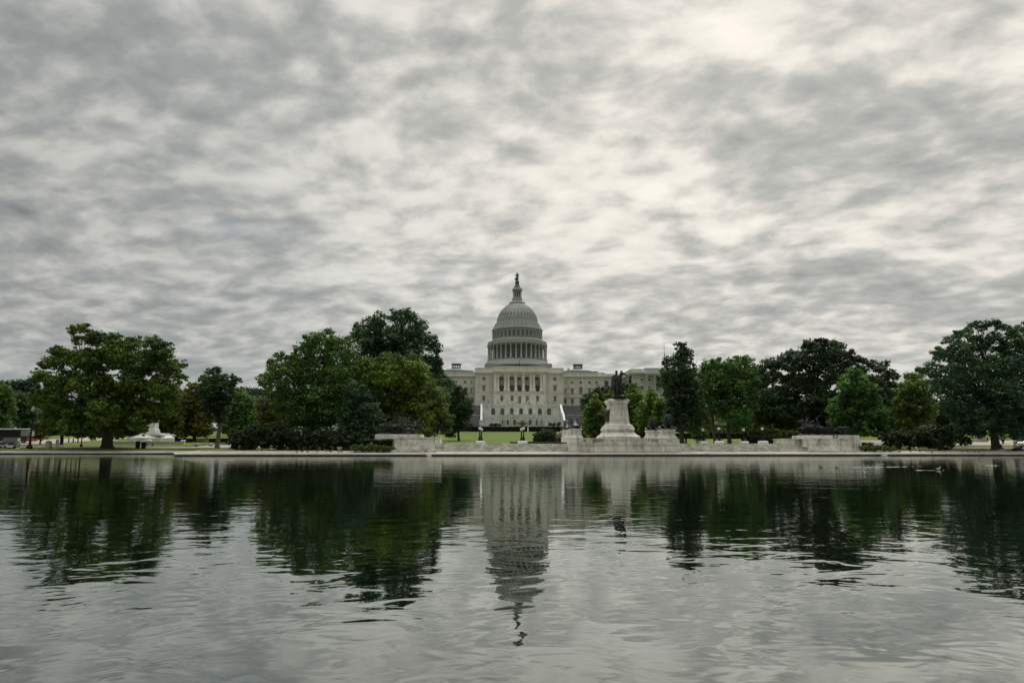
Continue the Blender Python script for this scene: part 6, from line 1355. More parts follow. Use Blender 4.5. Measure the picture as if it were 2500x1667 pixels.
# ------------------------------------------------------------------ street things, birds, people
def G_(px, Y, py=1090): x = P(px, py, Y)[0]; return x, Y, terr(x, Y)
# dark wall/hedge strip at the far side of the lawn
mb = MB(); x0, zt = P(1085, 1041.2, 384.5); x1, _ = P(1700, 1041.2, 384.5)
t = thing('dark_boundary_hedge', 'long black-green hedge line between the lawn and the terrace', 'hedge', ((x0+x1)/2, 384, 9.2))
hx = (x0+x1)/2; zh = P(1300, 1041, 384)[1]-9.2; mb.box(x0-hx, x1-hx, -.6, .6, -1, zh-.1); mb.obj('core', MT['core'], t)
rng = np.random.default_rng(4); n = 3600; p = rng.uniform(size=(n, 3))*[x1-x0, 1.2, zh+.4]+[x0, 383.4, 8.9]; p[:, 1] = np.where(rng.random(n) < .6, 383.3, p[:, 1])
build_cloud('leaves', leaf_cloud(p, np.full(n, .35), 8, .35, rng), np.repeat(rng.random(n), 32), LF['hedge'], t, tuple(t.location))
# post in the hedge gap
tag(MB().box(-.35, .35, -.3, .3, 0, 2.6, .03, .03).obj('gate_post', MT['marble'], None, loc=(P(1289, 1043, 382.5)[0], 382.5, 9.6)), 'pale stone gate post breaking the dark hedge line', 'post')
for px_, lb in [(1136, 'low grey planter on the pavement at the foot of the left stairs'), (1207, 'dark low planter bed left of the lower arches'), (1350, 'dark low planter bed right of the lower arches')]:
    shrub('planter_shrub', lb, [(px_-6, 1036.5, 4), (px_+3, 1035.5, 4), (px_+12, 1036.5, 4)], 394, LF['hedge'], .6, 18, px_, (.6, 1.0), cat='planting')
# low balustrade at the left behind the elm, monument
mon = thing('white_monument', 'white stepped marble monument partly hidden by the elm', 'monument', G_(368, 165))
mz = lambda py: P(368, py, 165)[1]-mon.location.z; mw = lambda px: M(px, 165)
mb = MB(); mb.lathe([(mw(54), mz(1080)), (mw(54), mz(1069)), (mw(50), mz(1067)), (mw(47), mz(1064)), (mw(44), mz(1062))], 8); mb.obj('base', MT['white'], mon)
mb = MB()
for i, (w_, a, b) in enumerate([(40, 1063, 1061), (36, 1061, 1059.5), (30, 1059.5, 1057)]): mb.sq([(mw(w_), mz(a)-.1), (mw(w_), mz(b))])
mb.obj('steps', MT['white'], mon)
mb = MB(); mb.sq([(mw(14), mz(1058)), (mw(12.5), mz(1048)), (mw(10.5), mz(1046)), (mw(10), mz(1030)), (mw(12), mz(1028)), (mw(12), mz(1025)), (mw(7), mz(1022)), (mw(6.5), mz(985)), (mw(9), mz(982)), (mw(9), mz(978))]); mb.obj('shaft', MT['white'], mon)
nd = [(0, 0, 1.3, .35), (0, 0, .2, .42), (0, 0, 2.1, .38), (0, 0, 2.45, .12), (0, 0, 2.75, .2)]; ed = [(0, 1), (0, 2), (2, 3), (3, 4)]
chain(nd, ed, 2, [(.45, 0, 2.0, .14), (.5, -.2, 1.4, .11)]); chain(nd, ed, 2, [(-.45, 0, 2.0, .14), (-.5, -.2, 1.4, .11)])
skin('figure', nd, ed, MT['white'], mon, 1, (0, 0, mz(978)))
lw = thing('low_wall', 'low white wall with capped posts in front of the white monument', 'wall', G_(366, 160))
ox, oy, oz = lw.location; mb = MB(); xa, xb = P(280, 1078, 160)[0]-ox, P(447, 1078, 160)[0]-ox; zt = P(366, 1077.5, 160)[1]-oz
mb.box(xa, xb, -.2, .2, -.2, zt-.15); mb.box(xa, xb, -.28, .28, zt-.15, zt); mb.obj('wall', MT['white'], lw)
for q in (280, 366, 447):
    x = P(q, 1078, 160)[0]-ox; mb = MB(); mb.sq([(.36, -.2), (.36, zt+.05), (.46, zt+.1), (.46, zt+.22), (.2, zt+.35)], (x, 0)); mb.obj('post', MT['white'], lw)
sb = thing('stone_bench', 'grey stone bench in front of the low white wall', 'bench', G_(366, 154))
mb = MB(); w_ = M(11, 147); mb.box(-w_, w_, -.3, .3, .38, .52, .02, .02); mb.obj('seat', MT['concrete'], sb)
for s in (-1, 1): MB().box(s*w_*.75-.15, s*w_*.75+.15, -.25, .25, 0, .38).obj('leg', MT['concrete'], sb)
# dark balustrade further back, left
bl = thing('dark_balustrade', 'dark balustrade wall on the lawn between the white monument and the pale trunk', 'balustrade', G_(530, 170))
ox, oy, oz = bl.location; mb = MB(); xa, xb = P(420, 1075, 170)[0]-ox, P(645, 1075, 170)[0]-ox; zt, zb = P(530, 1070, 170)[1]-oz, P(530, 1082, 170)[1]-oz
mb.box(xa, xb, -.3, .3, min(zb, 0)-.2, zb+.25); mb.box(xa, xb, -.3, .3, zt-.2, zt)
i = 0; x = xa
while x < xb: mb.box(x, x+.16, -.12, .12, zb+.25, zt-.2); x += .45
mb.box(xa, P(466, 1075, 170)[0]-ox, -.25, .25, 0, zt-.05); mb.box(P(512, 1075, 170)[0]-ox, xb, -.25, .25, 0, zt-.05); mb.obj('wall', MT['black'], bl)
for q, lb in [(480, 'small rounded pale stone on the grass behind the autumn tree'), (515, 'small rounded pale stone near the pale trunk')]:
    mb = MB(); mb.ball((0, 0, .3), .5, 10, 6, (1, .7, .9)); tag(mb.obj('boundary_stone', MT['concrete'], None, loc=G_(q, 150)), lb, 'stone')
# litter bins
for q, Y, h, lb in [(336, 137.5, 1.45, 'dark slatted litter bin, left one of the two right of the elm trunk'), (350.5, 138.2, 1.3, 'dark slatted litter bin, right one of the two right of the elm trunk')]:
    t = thing('litter_bin', lb, 'litter bin', G_(q, Y), 0, 'litter bins beside the elm'); mb = MB(); mb.lathe([(.38, 0), (.42, h*.9), (.46, h*.92), (.44, h*.95)], 16); mb.obj('body', MT['black'], t)
    mb = MB(); mb.lathe([(.40, h*.95), (.42, h*.98), (.30, h), (.1, h+.03)], 16); mb.obj('lid', MT['black'], t)
t = thing('stone_bin', 'round grey concrete bin on the pool edge left of the elm', 'litter bin', G_(118, 136.5)); mb = MB(); mb.lathe([(.52, 0), (.55, .1), (.55, 1.25), (.50, 1.3)], 18); mb.obj('body', MT['pot'], t); mb = MB(); mb.lathe([(.5, 1.3), (.42, 1.42), (.2, 1.5)], 18); mb.obj('lid', MT['black'], t)
# signs
t = thing('sign', 'small white notice on a yellow-footed stand left of the elm', 'sign', G_(139, 140)); MB().box(-.30, .30, -.03, .03, .55, 1.75).obj('panel', MT['signwhite'], t)
mb = MB(); mb.lathe([(.42, 0), (.38, .12), (.10, .2)], 12); mb.obj('base', MT['yellow'], t); mb = MB(); mb.tube([(0, 0, .1), (0, 0, .6)], .05, 6)
for z in (.75, 1.0, 1.25, 1.5): mb.box(-.22, .22, -.045, -.032, z, z+.06)
mb.obj('post_and_lines', MT['black'], t)
t = thing('sign', 'white square sign on a thin post right of the dark pickup', 'sign', G_(44.5, 138.5)); zq = P(44.5, 1069, 138.5)[1]-t.location.z; MB().box(-.30, .30, -.03, .03, zq-.62, zq).obj('panel', MT['signwhite'], t); mb = MB(); mb.tube([(0, .05, 0), (0, .05, zq-.1)], .04, 6); mb.lathe([(.3, 0), (.25, .12), (.05, .2)], 10); mb.obj('post', MT['signwhite'], t)
# information board frame + bench
t = thing('notice_board', 'black framed notice board beside the pinkish path at the left', 'notice board', G_(149.5, 150)); mb = MB(); zq = P(150, 1060.5, 150)[1]-t.location.z; w_ = M(4.2, 150)
mb.box(-w_, -w_+.08, -.06, .06, 0, zq); mb.box(w_-.08, w_, -.06, .06, 0, zq); mb.box(-w_, w_, -.07, .07, zq-.08, zq); mb.box(-w_, w_, -.07, .07, .35, .42); mb.obj('frame', MT['frame'], t); MB().box(-w_+.09, w_-.09, -.03, .03, .43, zq-.09).obj('panel', MT['black'], t)
# bollards
for q, lb in [(166.5, 'leftmost of three dark bollards on the pinkish path at the left'), (177.5, 'middle of three dark bollards on the pinkish path at the left'), (189, 'right one of three dark bollards on the pinkish path at the left')]:
    mb = MB(); mb.lathe([(.16, 0), (.14, .2), (.12, .8), (.15, .85), (.12, .95), (.03, 1.0)], 10); tag(mb.obj('bollard', MT['black'], None, loc=G_(q, 170)), lb, 'bollard', 'bollards on the left path')
for q, lb in [(2401, 'left one of two dark bollards on the pinkish path at the right'), (2412.5, 'right one of two dark bollards on the pinkish path at the right')]:
    mb = MB(); mb.lathe([(.15, 0), (.14, .2), (.11, .8), (.14, .85), (.11, .95), (.03, 1.0)], 10); tag(mb.obj('bollard', MT['black'], None, loc=G_(q, 141)), lb, 'bollard', 'bollards on the right path')
t = thing('short_post', 'short dark lamp post base at the corner of the pinkish path', 'post', G_(198, 149)); mb = MB(); mb.lathe([(.3, 0), (.28, .3), (.11, .6), (.09, 2.5), (.12, 2.6)], 10); mb.obj('post', MT['black'], t)
# tall street lamp with signal head
t = thing('street_lamp', 'tall black street lamp with heavy base and white signal head at the left', 'street lamp', G_(72, 137)); mb = MB(); zq = P(72, 1005, 137)[1]-t.location.z
mb.lathe([(.55, 0), (.55, .35), (.42, .55), (.22, .9), (.17, 1.4), (.20, 1.5), (.13, 1.7), (.09, zq-.2), (.16, zq)], 12); mb.obj('post', MT['black'], t)
mb = MB(); mb.lathe([(.16, zq), (.34, zq+.25), (.36, zq+.55), (.22, zq+.85), (.06, zq+1.05)], 12); mb.obj('lantern', MT['frame'], t, smooth=True)
t = thing('signal_post', 'green signal post with a pale grey box beside the street lamp', 'signal', G_(74, 142)); zq = P(74, 1030, 142)[1]-t.location.z; mb = MB(); mb.tube([(0, 0, 0), (0, 0, zq)], [.12, .08], 8); mb.tube([(0, 0, zq-1.0), (-1.0, 0, zq-.9)], .05, 6); mb.obj('post', MT['darkgreen'], t); z1 = P(78, 1052, 142)[1]-t.location.z; MB().box(.15, .62, -.2, .1, z1-.95, z1, .08, .05).obj('signal_box', MT['signwhite'], t)
t = thing('signal_post', 'thin green post farther left behind the coach', 'signal', G_(44, 172)); zq = P(44, 1028, 172)[1]-t.location.z; mb = MB(); mb.tube([(0, 0, 0), (0, 0, zq)], .12, 6); mb.tube([(0, 0, zq), (1.2, 0, zq+.1)], .07, 5); mb.obj('post', MT['darkgreen'], t)
# coach
def wheels(t, pts, r, w=.28):
    for x, y in pts:
        o = MB(); o.prism([(r*math.cos(a*math.pi/10), r*math.sin(a*math.pi/10)) for a in range(20)], -w/2, w/2); o = o.obj('wheel', MT['rubber'], t, loc=(x, y, r))
        h = MB(); h.prism([(r*.55*math.cos(a*math.pi/8), r*.55*math.sin(a*math.pi/8)) for a in range(16)], -w/2-.02, w/2+.02); h.obj('rim', MT['chrome'], o)
t = thing('coach', 'long dark coach with pale roof and orange-red front behind the pickup', 'bus', G_(80, 166), R(0))
L_, hh = 13.5, 3.5
mb = MB(); mb.box(-L_, 0, -1.25, 1.25, .45, 3.1, .03, .05); mb.obj('body', MT['busblack'], t)
mb = MB(); mb.box(-L_, -.1, -1.2, 1.2, 3.1, 3.32, .25, .25); mb.obj('roof', MT['concrete'], t)
mb = MB(); mb.box(-L_+.1, -2.6, -1.29, -1.24, 1.5, 2.9); mb.obj('side_window', MT['tinted'], t)
mb = MB(); mb.box(-.8, .06, -1.30, 1.30, .42, 1.35, .06, .05); mb.obj('front_bumper', MT['busorange'], t)
mb = MB(); mb.box(-7.5, -2.25, -1.30, -1.24, .5, 1.5); mb.obj('side_panel', MT['busred'], t)
mb = MB(); mb.box(-2.1, -.15, -1.31, -1.24, 1.6, 2.95); mb.box(-.08, .05, -1.15, 1.15, 1.6, 2.95); mb.obj('windscreen', MT['glassblind'], t)
for y in (-.9, .9): mb = MB(); mb.ball((.06, y, .95), .2, 8, 6, (.3, 1.4, .6)); mb.obj('headlight', MT['signwhite'], t)
mb = MB(); mb.ball((.1, -1.6, 2.5), .22, 8, 6, (.5, .6, 1.5)); mb.tube([(0, -1.2, 2.9), (.1, -1.6, 2.8)], .03, 5); mb.obj('mirror', MT['signwhite'], t)
wheels(t, [(-2.9, -1.12), (-2.9, 1.12), (-10, -1.12), (-10, 1.12)], .52)
# pickup seen from behind
t = thing('pickup', 'dark pickup seen from behind, cut by the left picture edge', 'pickup', G_(16, 139.5), R(23)); 
s_ = M(25, 140)/1.95
mb = MB(); mb.box(-1.0, 1.0, 0, 5.4, .5, 1.12, .03, .05); mb.box(-.98, .98, 1.9, 4.0, 1.1, 1.95, .2, .45); mb.v = [(x*s_*.98, y, z*s_) for x, y, z in mb.v]; o = mb.obj('body', MT['navy'], t); t.scale = (1.22, 1, 1)
mb = MB(); mb.add([(-.74, 1.98, 1.2), (.74, 1.98, 1.2), (.66, 2.28, 1.85), (-.66, 2.28, 1.85)], [(0, 1, 2, 3)]); mb.v = [(x*s_, y-.06, z*s_) for x, y, z in mb.v]; mb.obj('rear_window', MT['carglass'], t)
mb = MB(); mb.box(-.98, .98, -.16, -.02, .42, .62); mb.v = [(x*s_, y, z*s_) for x, y, z in mb.v]; mb.obj('bumper', MT['chrome'], t)
mb = MB(); mb.box(-.16, .16, -.04, -.01, .72, .84); mb.v = [(x*s_, y, z*s_) for x, y, z in mb.v]; mb.obj('number_plate', MT['signwhite'], t)
for x in (-.93, .93): mb = MB(); mb.box(x-.08, x+.08, -.03, .02, .75, 1.05); mb.v = [(a*s_, b, c*s_) for a, b, c in mb.v]; mb.obj('tail_light', MT['tail'], t)
for x in (-1.12, 1.12): mb = MB(); mb.box(x-.1, x+.1, 3.3, 3.42, 1.15, 1.38, .02, .02); mb.v = [(a*s_, b, c*s_) for a, b, c in mb.v]; mb.obj('mirror', MT['chrome'], t)
for x in (-.86, .86):
    for y in (.9, 4.4):
        mb = MB(); r = .42; vs = []; mb.lathe([(r, -.14), (r, .14)], 18); mb.v = [(z+x*s_, b+y, a+r) for a, b, z in mb.v]; o = mb.obj('wheel', MT['rubber'], t)
# right edge vehicles
t = thing('box_truck', 'white utility truck cut by the right picture edge', 'truck', G_(2484, 133), R(0))
mb = MB(); mb.box(0, 1.6, -1.0, 1.0, .5, 2.1, .02, .04); mb.box(1.65, 6, -1.1, 1.1, .6, 2.6); mb.obj('body', MT['carwhite'], t)
mb = MB(); mb.box(.2, 1.2, -1.03, -.98, 1.2, 1.95); mb.box(-.03, .03, -.85, .85, 1.2, 1.9); mb.obj('window', MT['carglass'], t); wheels(t, [(.9, -.95), (.9, .95), (4.6, -.95), (4.6, .95)], .42)
t = thing('white_car', 'white car in front of the utility truck, cut by the right picture edge', 'car', G_(2492, 124), R(0))
prof = [(0, .35), (.02, .75), (.25, .95), (1.1, 1.08), (1.9, 1.55), (3.4, 1.55), (4.3, 1.05), (4.5, .5), (4.4, .3), (.2, .28)]
mb = MB(); mb.prism(prof, -.88, .88); mb.obj('body', MT['carwhite'], t); mb = MB(); mb.prism([(1.25, 1.08), (1.95, 1.48), (3.3, 1.48), (3.9, 1.08)], -.90, .90); mb.obj('window', MT['carglass'], t); wheels(t, [(.85, -.8), (.85, .8), (3.6, -.8), (3.6, .8)], .34, .24)
mb = MB(); mb.ball((.08, -.6, .72), .16, 8, 6, (.6, 1.2, .6)); mb.obj('headlight', MT['chrome'], t)
t = thing('bus_shelter', 'small black framed shelter panel left of the utility truck', 'shelter', G_(2482, 136)); mb = MB()
for x in (-.5, .5): mb.box(x-.05, x+.05, -.1, .1, 0, 2.5)
mb.box(-.55, .55, -.12, .12, 2.42, 2.55); mb.obj('frame', MT['black'], t); MB().box(-.44, .44, -.03, .03, .5, 2.38).obj('panel', MT['carglass'], t)
# stone steps / planter wall by the right path
t = thing('garden_wall', 'curved grey stone garden wall with stepped end, behind the large bush', 'wall', G_(2370, 138)); ox, oy, oz = t.location
mb = MB(); a, b = P(2357, 1080, 132)[0]-ox, P(2373, 1080, 132)[0]-ox; zt = P(2365, 1072.5, 132)[1]-oz; mb.box(a, b, -6, -5, -.8, zt-.1); mb.box(a-.1, b+.1, -6.1, -4.9, zt-.1, zt+.03); mb.obj('end_pier', MT['pot'], t)
mb = MB(); pts = [(P(2373+i*3.2, 1080, 132)[0]-ox, -5.5+i*.75) for i in range(9)]
for i, ((ax_, ay_), (bx_, by_)) in enumerate(zip(pts, pts[1:])): z = .75+.10*i; mb.add([(ax_, ay_, -.6), (bx_, by_, -.6), (bx_, by_, z+.1), (ax_, ay_, z), (ax_+.1, ay_+.5, z), (bx_+.1, by_+.5, z+.1)], [(0, 1, 2, 3), (3, 2, 5, 4)])
mb.obj('curved_wall', MT['pot'], t)
mb = MB(); a = P(2384, 1070, 140)[0]-ox
for i in range(3): mb.box(a+i*.35, a+1.9-i*.1, 1.5+i*.3, 3, i*.5-.3+.3, i*.5+.5)
mb.obj('stepped_end', MT['concrete'], t)
t = thing('garden_urn', 'pale urn with a spreading grey-green plant right of the thick trunk', 'planter', G_(2450, 134)); mb = MB(); mb.lathe([(.25, 0), (.2, .15), (.1, .3), (.35, .7), (.42, .85), (.38, .88)], 12); mb.obj('urn', MT['black'], t)
rng = np.random.default_rng(8); p = rng.normal(size=(60, 3))*[.45, .45, .2]+[t.location.x, t.location.y, t.location.z+1.3]; V = leaf_cloud(p, np.full(60, .25), 14, .16, rng); build_cloud('plant', V, np.repeat(rng.random(60), 56), LF['blue'], t, tuple(t.location))
# planks used as ramps for the ducks
for (a, ya), (b, yb), lb in [((1018, 106.4), (1049, 102.2), 'pale plank ramp lying from the pavement into the water at the left of the steps'), ((2192, 106.6), (2154, 102.2), 'pale plank ramp lying from the pavement into the water at the right')]:
    xa, xb = P(a, 1101, ya)[0], P(b, 1114, yb)[0]; za, zb = .74, .02
    d = Vector((xb-xa, yb-ya, zb-za)); L_ = d.length; t = thing('plank_ramp', lb, 'ramp', (xa, ya, za), 0, 'duck ramps'); t.rotation_euler = (0, 0, math.atan2(d.y, d.x))
    mb = MB(); mb.box(0, L_, -.22, .22, -.05, .03)
    for i in range(int(L_/.35)): mb.box(.15+i*.35, .19+i*.35, -.2, .2, .03, .05)
    o = mb.obj('board', MT['wood'], t); o.rotation_euler = (0, math.asin(-d.z/L_), 0)
    mb = MB(); mb.box(0, L_, .22, .27, -.08, .10); o = mb.obj('side_rail', MT['white'], t); o.rotation_euler = (0, math.asin(-d.z/L_), 0)
# ducks
def duck_proto(name, label, cat, m, stand=True, group=None):
    t = thing(name, label, cat, (0, 0, 0), 0, group)
    b = .16 if stand else .06
    nd = [(0, 0, b+.10, .12), (-.17, 0, b+.13, .075), (-.30, 0, b+.17, .03), (.14, 0, b+.14, .10), (.22, 0, b+.27, .045), (.25, 0, b+.40, .06), (.31, 0, b+.40, .045)]
    skin('body', nd, [(0, 1), (1, 2), (0, 3), (3, 4), (4, 5), (5, 6)], m, t, 1)
    mb = MB(); mb.ball((.36, 0, b+.385), .045, 6, 4, (1.4, .8, .4)); mb.obj('bill', MT['beak'], t)
    if stand:
        mb = MB()
        for s in (-.05, .05): mb.tube([(0, s, b+.02), (.01, s, .02), (.08, s, .005)], .014, 5)
        mb.obj('legs', MT['beak'], t)
    return t
pav = lambda Y: .305+(Y-103.56)*(.335/3.44)
pr = None
dl = [(725, 103.9, 170, 1), (738, 104.5, 20, 1), (751, 104.2, 10, 1), (774, 104.8, 5, 1.25), (797, 104.9, 185, 1.2), (807, 104.4, 12, 1.15), (827, 104.3, 60, 1), (834, 104.1, 170, 1), (2179, 105.2, 170, 1), (2197, 104.2, 175, 1), (2223, 104.8, 5, 1.1), (2246, 104.7, 15, 1), (2276, 103.7, 0, .9), (2349, 104.6, 10, 1.15), (2363, 104.6, 5, 1.1), (2380, 104.5, 80, 1.1), (2389, 103.9, 20, .9), (2393, 104.7, 5, 1.15)]
side = ['leftmost duck of the left flock on the pool edge, crouching', 'second duck from the left of the left flock, crouching', 'third duck from the left of the left flock', 'fourth duck of the left flock, standing tall', 'fifth duck of the left flock, facing left', 'sixth duck of the left flock, below the plank bench', 'seventh duck of the left flock', 'rightmost duck of the left flock', 'duck beside the right plank ramp', 'duck low on the coping right of the right plank ramp', 'duck standing midway along the right pavement', 'duck standing right of the one midway along the right pavement', 'lone duck crouching on the coping before the large bush', 'leftmost duck of the four below the thick right trunk', 'second duck of the group below the thick right trunk', 'third duck of the group, facing the camera', 'small low duck at the coping in the right group', 'rightmost duck of the group below the thick right trunk']
for (px, Y, rz_, s), lb in zip(dl, side):
    if pr is None: pr = duck_proto('duck', lb, 'duck', MT['duck'], True, 'ducks on the pool edge'); t = pr
    else: t = copy_tree(pr)
    t['label'] = lb; x = P(px, 1103, Y)[0]; t.location = (x, Y, pav(Y)+.0); t.rotation_euler = (0, 0, R(rz_)); t.scale = (s*.85,)*3
for px, py, m_, lb, rz_ in [(2003, 1139, 'duck', 'left one of two dark ducks swimming at the head of the white wake', 180), (2043, 1140, 'duck', 'right one of two dark ducks swimming in the white wake', 180), (2291, 1145.5, 'duckpale', 'pale duck swimming alone at the right', 0), (2427, 1136, 'duck', 'dark duck swimming near the right edge', 0)]:
    Y = 1.2*F/(py-1092)*.985; t = duck_proto('swimming_duck', lb, 'duck', MT[m_], False, 'swimming ducks'); t.location = (P(px, py, Y)[0], Y, -.03); t.rotation_euler = (0, 0, R(rz_)); t.scale = ((.44 if m_ == 'duckpale' else .40),)*3
# wakes: real low ridges of water behind the swimming birds
def wake(label, a, b, w=.35, h=.045, seed=0):
    (xa, ya), (xb, yb) = a, b; n = int(math.hypot(xb-xa, yb-ya)/.16); mb = MB(); rr = random.Random(seed); prev = None
    for i in range(n+1):
        t = i/n; x, y = xa+(xb-xa)*t, ya+(yb-ya)*t; ww = w*(.3+.7*math.sin(math.pi*min(1, t*1.05)))*rr.uniform(.5, 1.2); hh = h*rr.uniform(.3, 1.0)*(1-.4*t) if rr.random() > .3 else -.003
        mb.v += [(x, y-ww, -.004), (x, y, hh), (x, y+ww, -.004)]
        if i: j = i*3; mb.f += [(j-3, j, j+1, j-2), (j-2, j+1, j+2, j-1)]
    o = mb.obj('wake', MT['water'], smooth=False); tag(o, label, None); o['kind'] = 'structure'
def wpt(px, py): Y = 1.2*F/(py-1092)*.985; return P(px, py, Y)[0], Y
wake('long thin white wake behind the two swimming ducks', wpt(2008, 1140.5), wpt(2250, 1137.5), .14, .055, 1)
wake('short white wake round the pale swimming duck', wpt(2235, 1146.5), wpt(2305, 1147), .07, .022, 2)
wake('faint white wake near the right edge', wpt(2400, 1135), wpt(2440, 1136), .12, .04, 3)
# people
def person(label, x, y, z, rz_, top, bottom, pose='stand', s=1., hat=None):
    t = thing('person', label, 'person', (x, y, z), rz_)
    if pose == 'stand':
        nd = [(0, 0, .95, .15, .12), (0, 0, 1.18, .14, .11), (0, 0, 1.38, .19, .12), (0, 0, 1.50, .06), (0, 0, 1.60, .09), (0, 0, 1.70, .09)]; ed = [(0, 1), (1, 2), (2, 3), (3, 4), (4, 5)]
        for sd in (1, -1):
            chain(nd, ed, 0, [(0, sd*.10, .85, .10), (.01, sd*.11, .47, .07), (0, sd*.12, .09, .045), (.12, sd*.13, .04, .045)])
            chain(nd, ed, 2, [(0, sd*.21, 1.38, .06), (0, sd*.26, 1.10, .045), (.12, sd*.24, .88, .035), (.15, sd*.24, .80, .035)])
    else:
        nd = [(0, 0, .48, .16, .13), (.02, 0, .72, .14, .11), (.05, 0, .95, .18, .12), (.07, 0, 1.06, .06), (.10, 0, 1.16, .09), (.10, 0, 1.25, .09)]; ed = [(0, 1), (1, 2), (2, 3), (3, 4), (4, 5)]
        for sd in (1, -1):
            chain(nd, ed, 0, [(.18, sd*.10, .48, .10), (.45, sd*.12, .50, .07), (.47, sd*.12, .09, .045), (.58, sd*.12, .05, .045)])
            chain(nd, ed, 2, [(.05, sd*.21, .92, .06), (.15, sd*.25, .70, .045), (.36, sd*.18, .58, .035)])
    skin('body', [tuple(c*s for c in n) for n in nd], ed, MT['skin'], t, 1)
    z0 = nd[0][2]; x2 = nd[2][0]; z2 = nd[2][2]
    mb = MB(); mb.lathe([(.20*s, (z0-.03)*s), (.185*s, (z0+.2)*s), (.235*s, (z2-.02)*s), (.20*s, (z2+.08)*s), (.07*s, (z2+.13)*s)], 12, (x2*s*.6, 0)); mb.v = [(a*.75, b, c) for a, b, c in mb.v]
    for sd in (1, -1):
        arm = [n for n in nd if n[1]*sd > .2 and n[2] > z0][:2]; mb.tube([(a[0]*s, a[1]*s, a[2]*s) for a in arm], [.085*s, .065*s], 8)
    mb.obj('shirt', MT[top], t, smooth=True)
    mb = MB()
    for sd in (1, -1):
        pts = [n for n in nd if n[1]*sd > .05 and n[1]*sd < .135][:3]; pts = [(0, sd*.07, z0, 0)]+pts; mb.tube([(a[0]*s, a[1]*s, a[2]*s) for a in pts], [.14*s, .12*s, .09*s, .06*s], 8)
    mb.obj('trousers', MT[bottom], t, smooth=True)
    hn = nd[5]; mb = MB(); mb.ball(((hn[0]-.02)*s, 0, (hn[2]+.01)*s), .115*s, 10, 7); mb.obj('hair' if not hat else 'cap', MT['hair'] if not hat else MT[hat], t, smooth=True)
    return t
x, z = P(1966.5, 1078, 109.4); person('person in yellow shirt standing at the left end of the gun pedestal', x, 109.2, zS-.05, R(-80), 'cloth_yellow', 'cloth_dark', 'stand', .78, 'cloth_white')
x, z = P(2479, 1103, 107.6); person('person in pink top sitting at the right edge of the pool', x, 107.6, .55, R(-100), 'cloth_pink', 'cloth_dark', 'sit', 1.05)
t = thing('bag', 'dark red-black bag beside the sitting person in pink', 'bag', (x+.62, 107.5, .66)); mb = MB(); mb.box(-.36, .36, -.3, .3, 0, .62, .06, .06); mb.obj('body', MT['cloth_dark'], t); mb = MB(); mb.tube([(-.2, 0, .6), (-.1, 0, .78), (.1, 0, .78), (.2, 0, .6)], .025, 5); mb.obj('handle', MT['cloth_dark'], t)
tag(MB().box(-.3, .3, -.25, .25, 0, .45, .04, .04).obj('stool', MT['cloth_dark'], None, loc=(x, 107.65, .62)), 'low dark stool under the sitting person in pink', 'stool')
# folded pushchair
x = P(2446, 1100, 107.4)[0]; t = thing('pushchair', 'dark pushchair standing on the pool edge right of the thick trunk', 'pushchair', (x, 107.4, .66), R(20))
mb = MB(); mb.box(-.35, .25, -.22, .22, .35, .55, .02, .02); mb.prism([(-.42, .4), (-.32, .35), (-.25, .95), (-.4, 1.0)], -.22, .22); mb.obj('seat', MT['cloth_dark'], t)
mb = MB(); mb.lathe([(.36, 0), (.30, .2), (.1, .32)], 10, (-.15, 0), cap=True); mb.v = [(a, b*.65, c+.72) for a, b, c in mb.v]; mb.obj('hood', MT['black'], t)
mb = MB(); mb.tube([(-.5, 0, 1.05), (-.2, 0, .5), (.35, 0, .1)], .025, 5); mb.tube([(-.1, 0, .45), (-.45, 0, .12)], .025, 5); mb.obj('frame', MT['chrome'], t)
for a in ((-.45, -.2), (-.45, .2), (.38, -.15), (.38, .15)):
    mb = MB(); mb.prism([(.13*math.cos(q*math.pi/7), .13*math.sin(q*math.pi/7)) for q in range(14)], -.03, .03); mb.obj('wheel', MT['chrome'], t, loc=(a[0], a[1], .13))
x, z = P(2234.5, 1096, 107.8); person('person in white top crouched on the bank before the dark shrub', x, 107.6, .62, R(-60), 'cloth_white', 'cloth_yellow', 'sit', .62)
x, z = P(1790, 1080, 131); person('distant person in white sitting on the grass between the two globe lamps', x, 131, terr(x, 131)+.35, R(-90), 'cloth_white', 'cloth_dark', 'sit', .8)
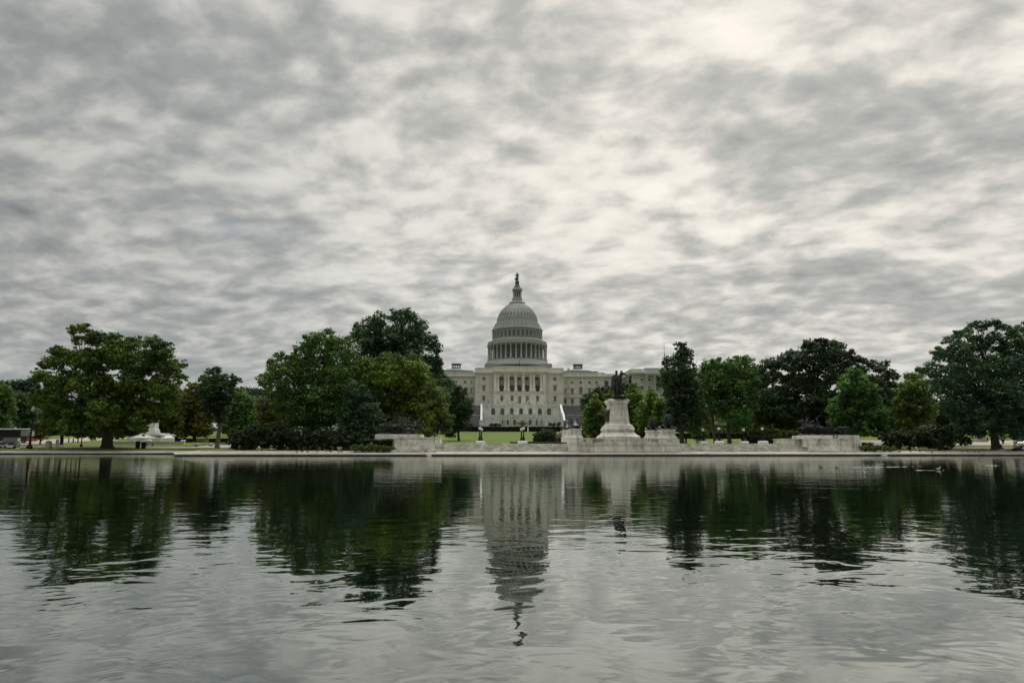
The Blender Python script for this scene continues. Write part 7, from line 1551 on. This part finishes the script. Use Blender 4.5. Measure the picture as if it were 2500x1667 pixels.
# stone slab bench on the bank at the left
x = P(829, 1090, 108)[0]; t = thing('stone_bench', 'small pale slab bench at the dark bank above the left flock of ducks', 'bench', (x, 108, .65)); MB().box(-.35, .35, -.25, .25, .40, .62, .04, .04).obj('seat', MT['concrete'], t); MB().box(-.2, .2, -.15, .15, 0, .4).obj('leg', MT['concrete'], t)
# bandstand-like kiosk on the lawn behind the left lions
t = thing('garden_kiosk', 'small brown pedimented garden kiosk behind the dark bush on the lawn', 'kiosk', G_(1364, 134)); w_ = M(14, 134); zz = lambda py: P(1364, py, 134)[1]-t.location.z
mb = MB(); mb.box(-w_, w_, -1, 1, 0, zz(1066)-.3, .02, .02); mb.obj('body', MT['bark'], t)
mb = MB(); mb.box(-w_*1.15, w_*1.15, -1.2, 1.2, zz(1066)-.3, zz(1065.5)); mb.prism([(-w_*.7, zz(1065.4)), (w_*.7, zz(1065.4)), (0, zz(1056))], -1.2, 1.2); mb.obj('roof', MT['door'], t)
for q in (-.8, -.3, .3, .8): mb = MB(); mb.lathe([(.12, .0), (.1, zz(1066)-.3)], 8, (q*w_, -1.15)); mb.obj('column', MT['barkpale'], t)
t = thing('globe_lamp_post', 'single pale globe lamp behind the garden kiosk', 'lamp', G_(1369.5, 138)); zq = P(1369.5, 1055, 138)[1]-t.location.z; mb = MB(); mb.tube([(0, 0, 0), (0, 0, zq-.2)], [.12, .08], 8); mb.obj('post', MT['black'], t); mb = MB(); mb.ball((0, 0, zq), .24, 12, 8); mb.obj('globe', MT['globe'], t, smooth=True)
# dark low fence far right behind lamps
t = thing('dark_fence', 'low dark wall on the lawn behind the globe lamps and the forked trunk', 'wall', G_(1720, 150)); ox, oy, oz = t.location; a, b = P(1520, 1060, 150)[0]-ox, P(1830, 1060, 150)[0]-ox; z1 = P(1720, 1058.5, 150)[1]-oz; mb = MB(); mb.box(a, b, -.3, .3, z1-1.1, z1); mb.box(a, b, -.35, .35, z1, z1+.1); mb.obj('wall', MT['black'], t)
for i in range(9): MB().box(-.15, .15, -.2, .2, -1.0, z1, .0, .0).obj('pier', MT['black'], t, loc=(a+(b-a)*(i+.5)/9, .4, 0))
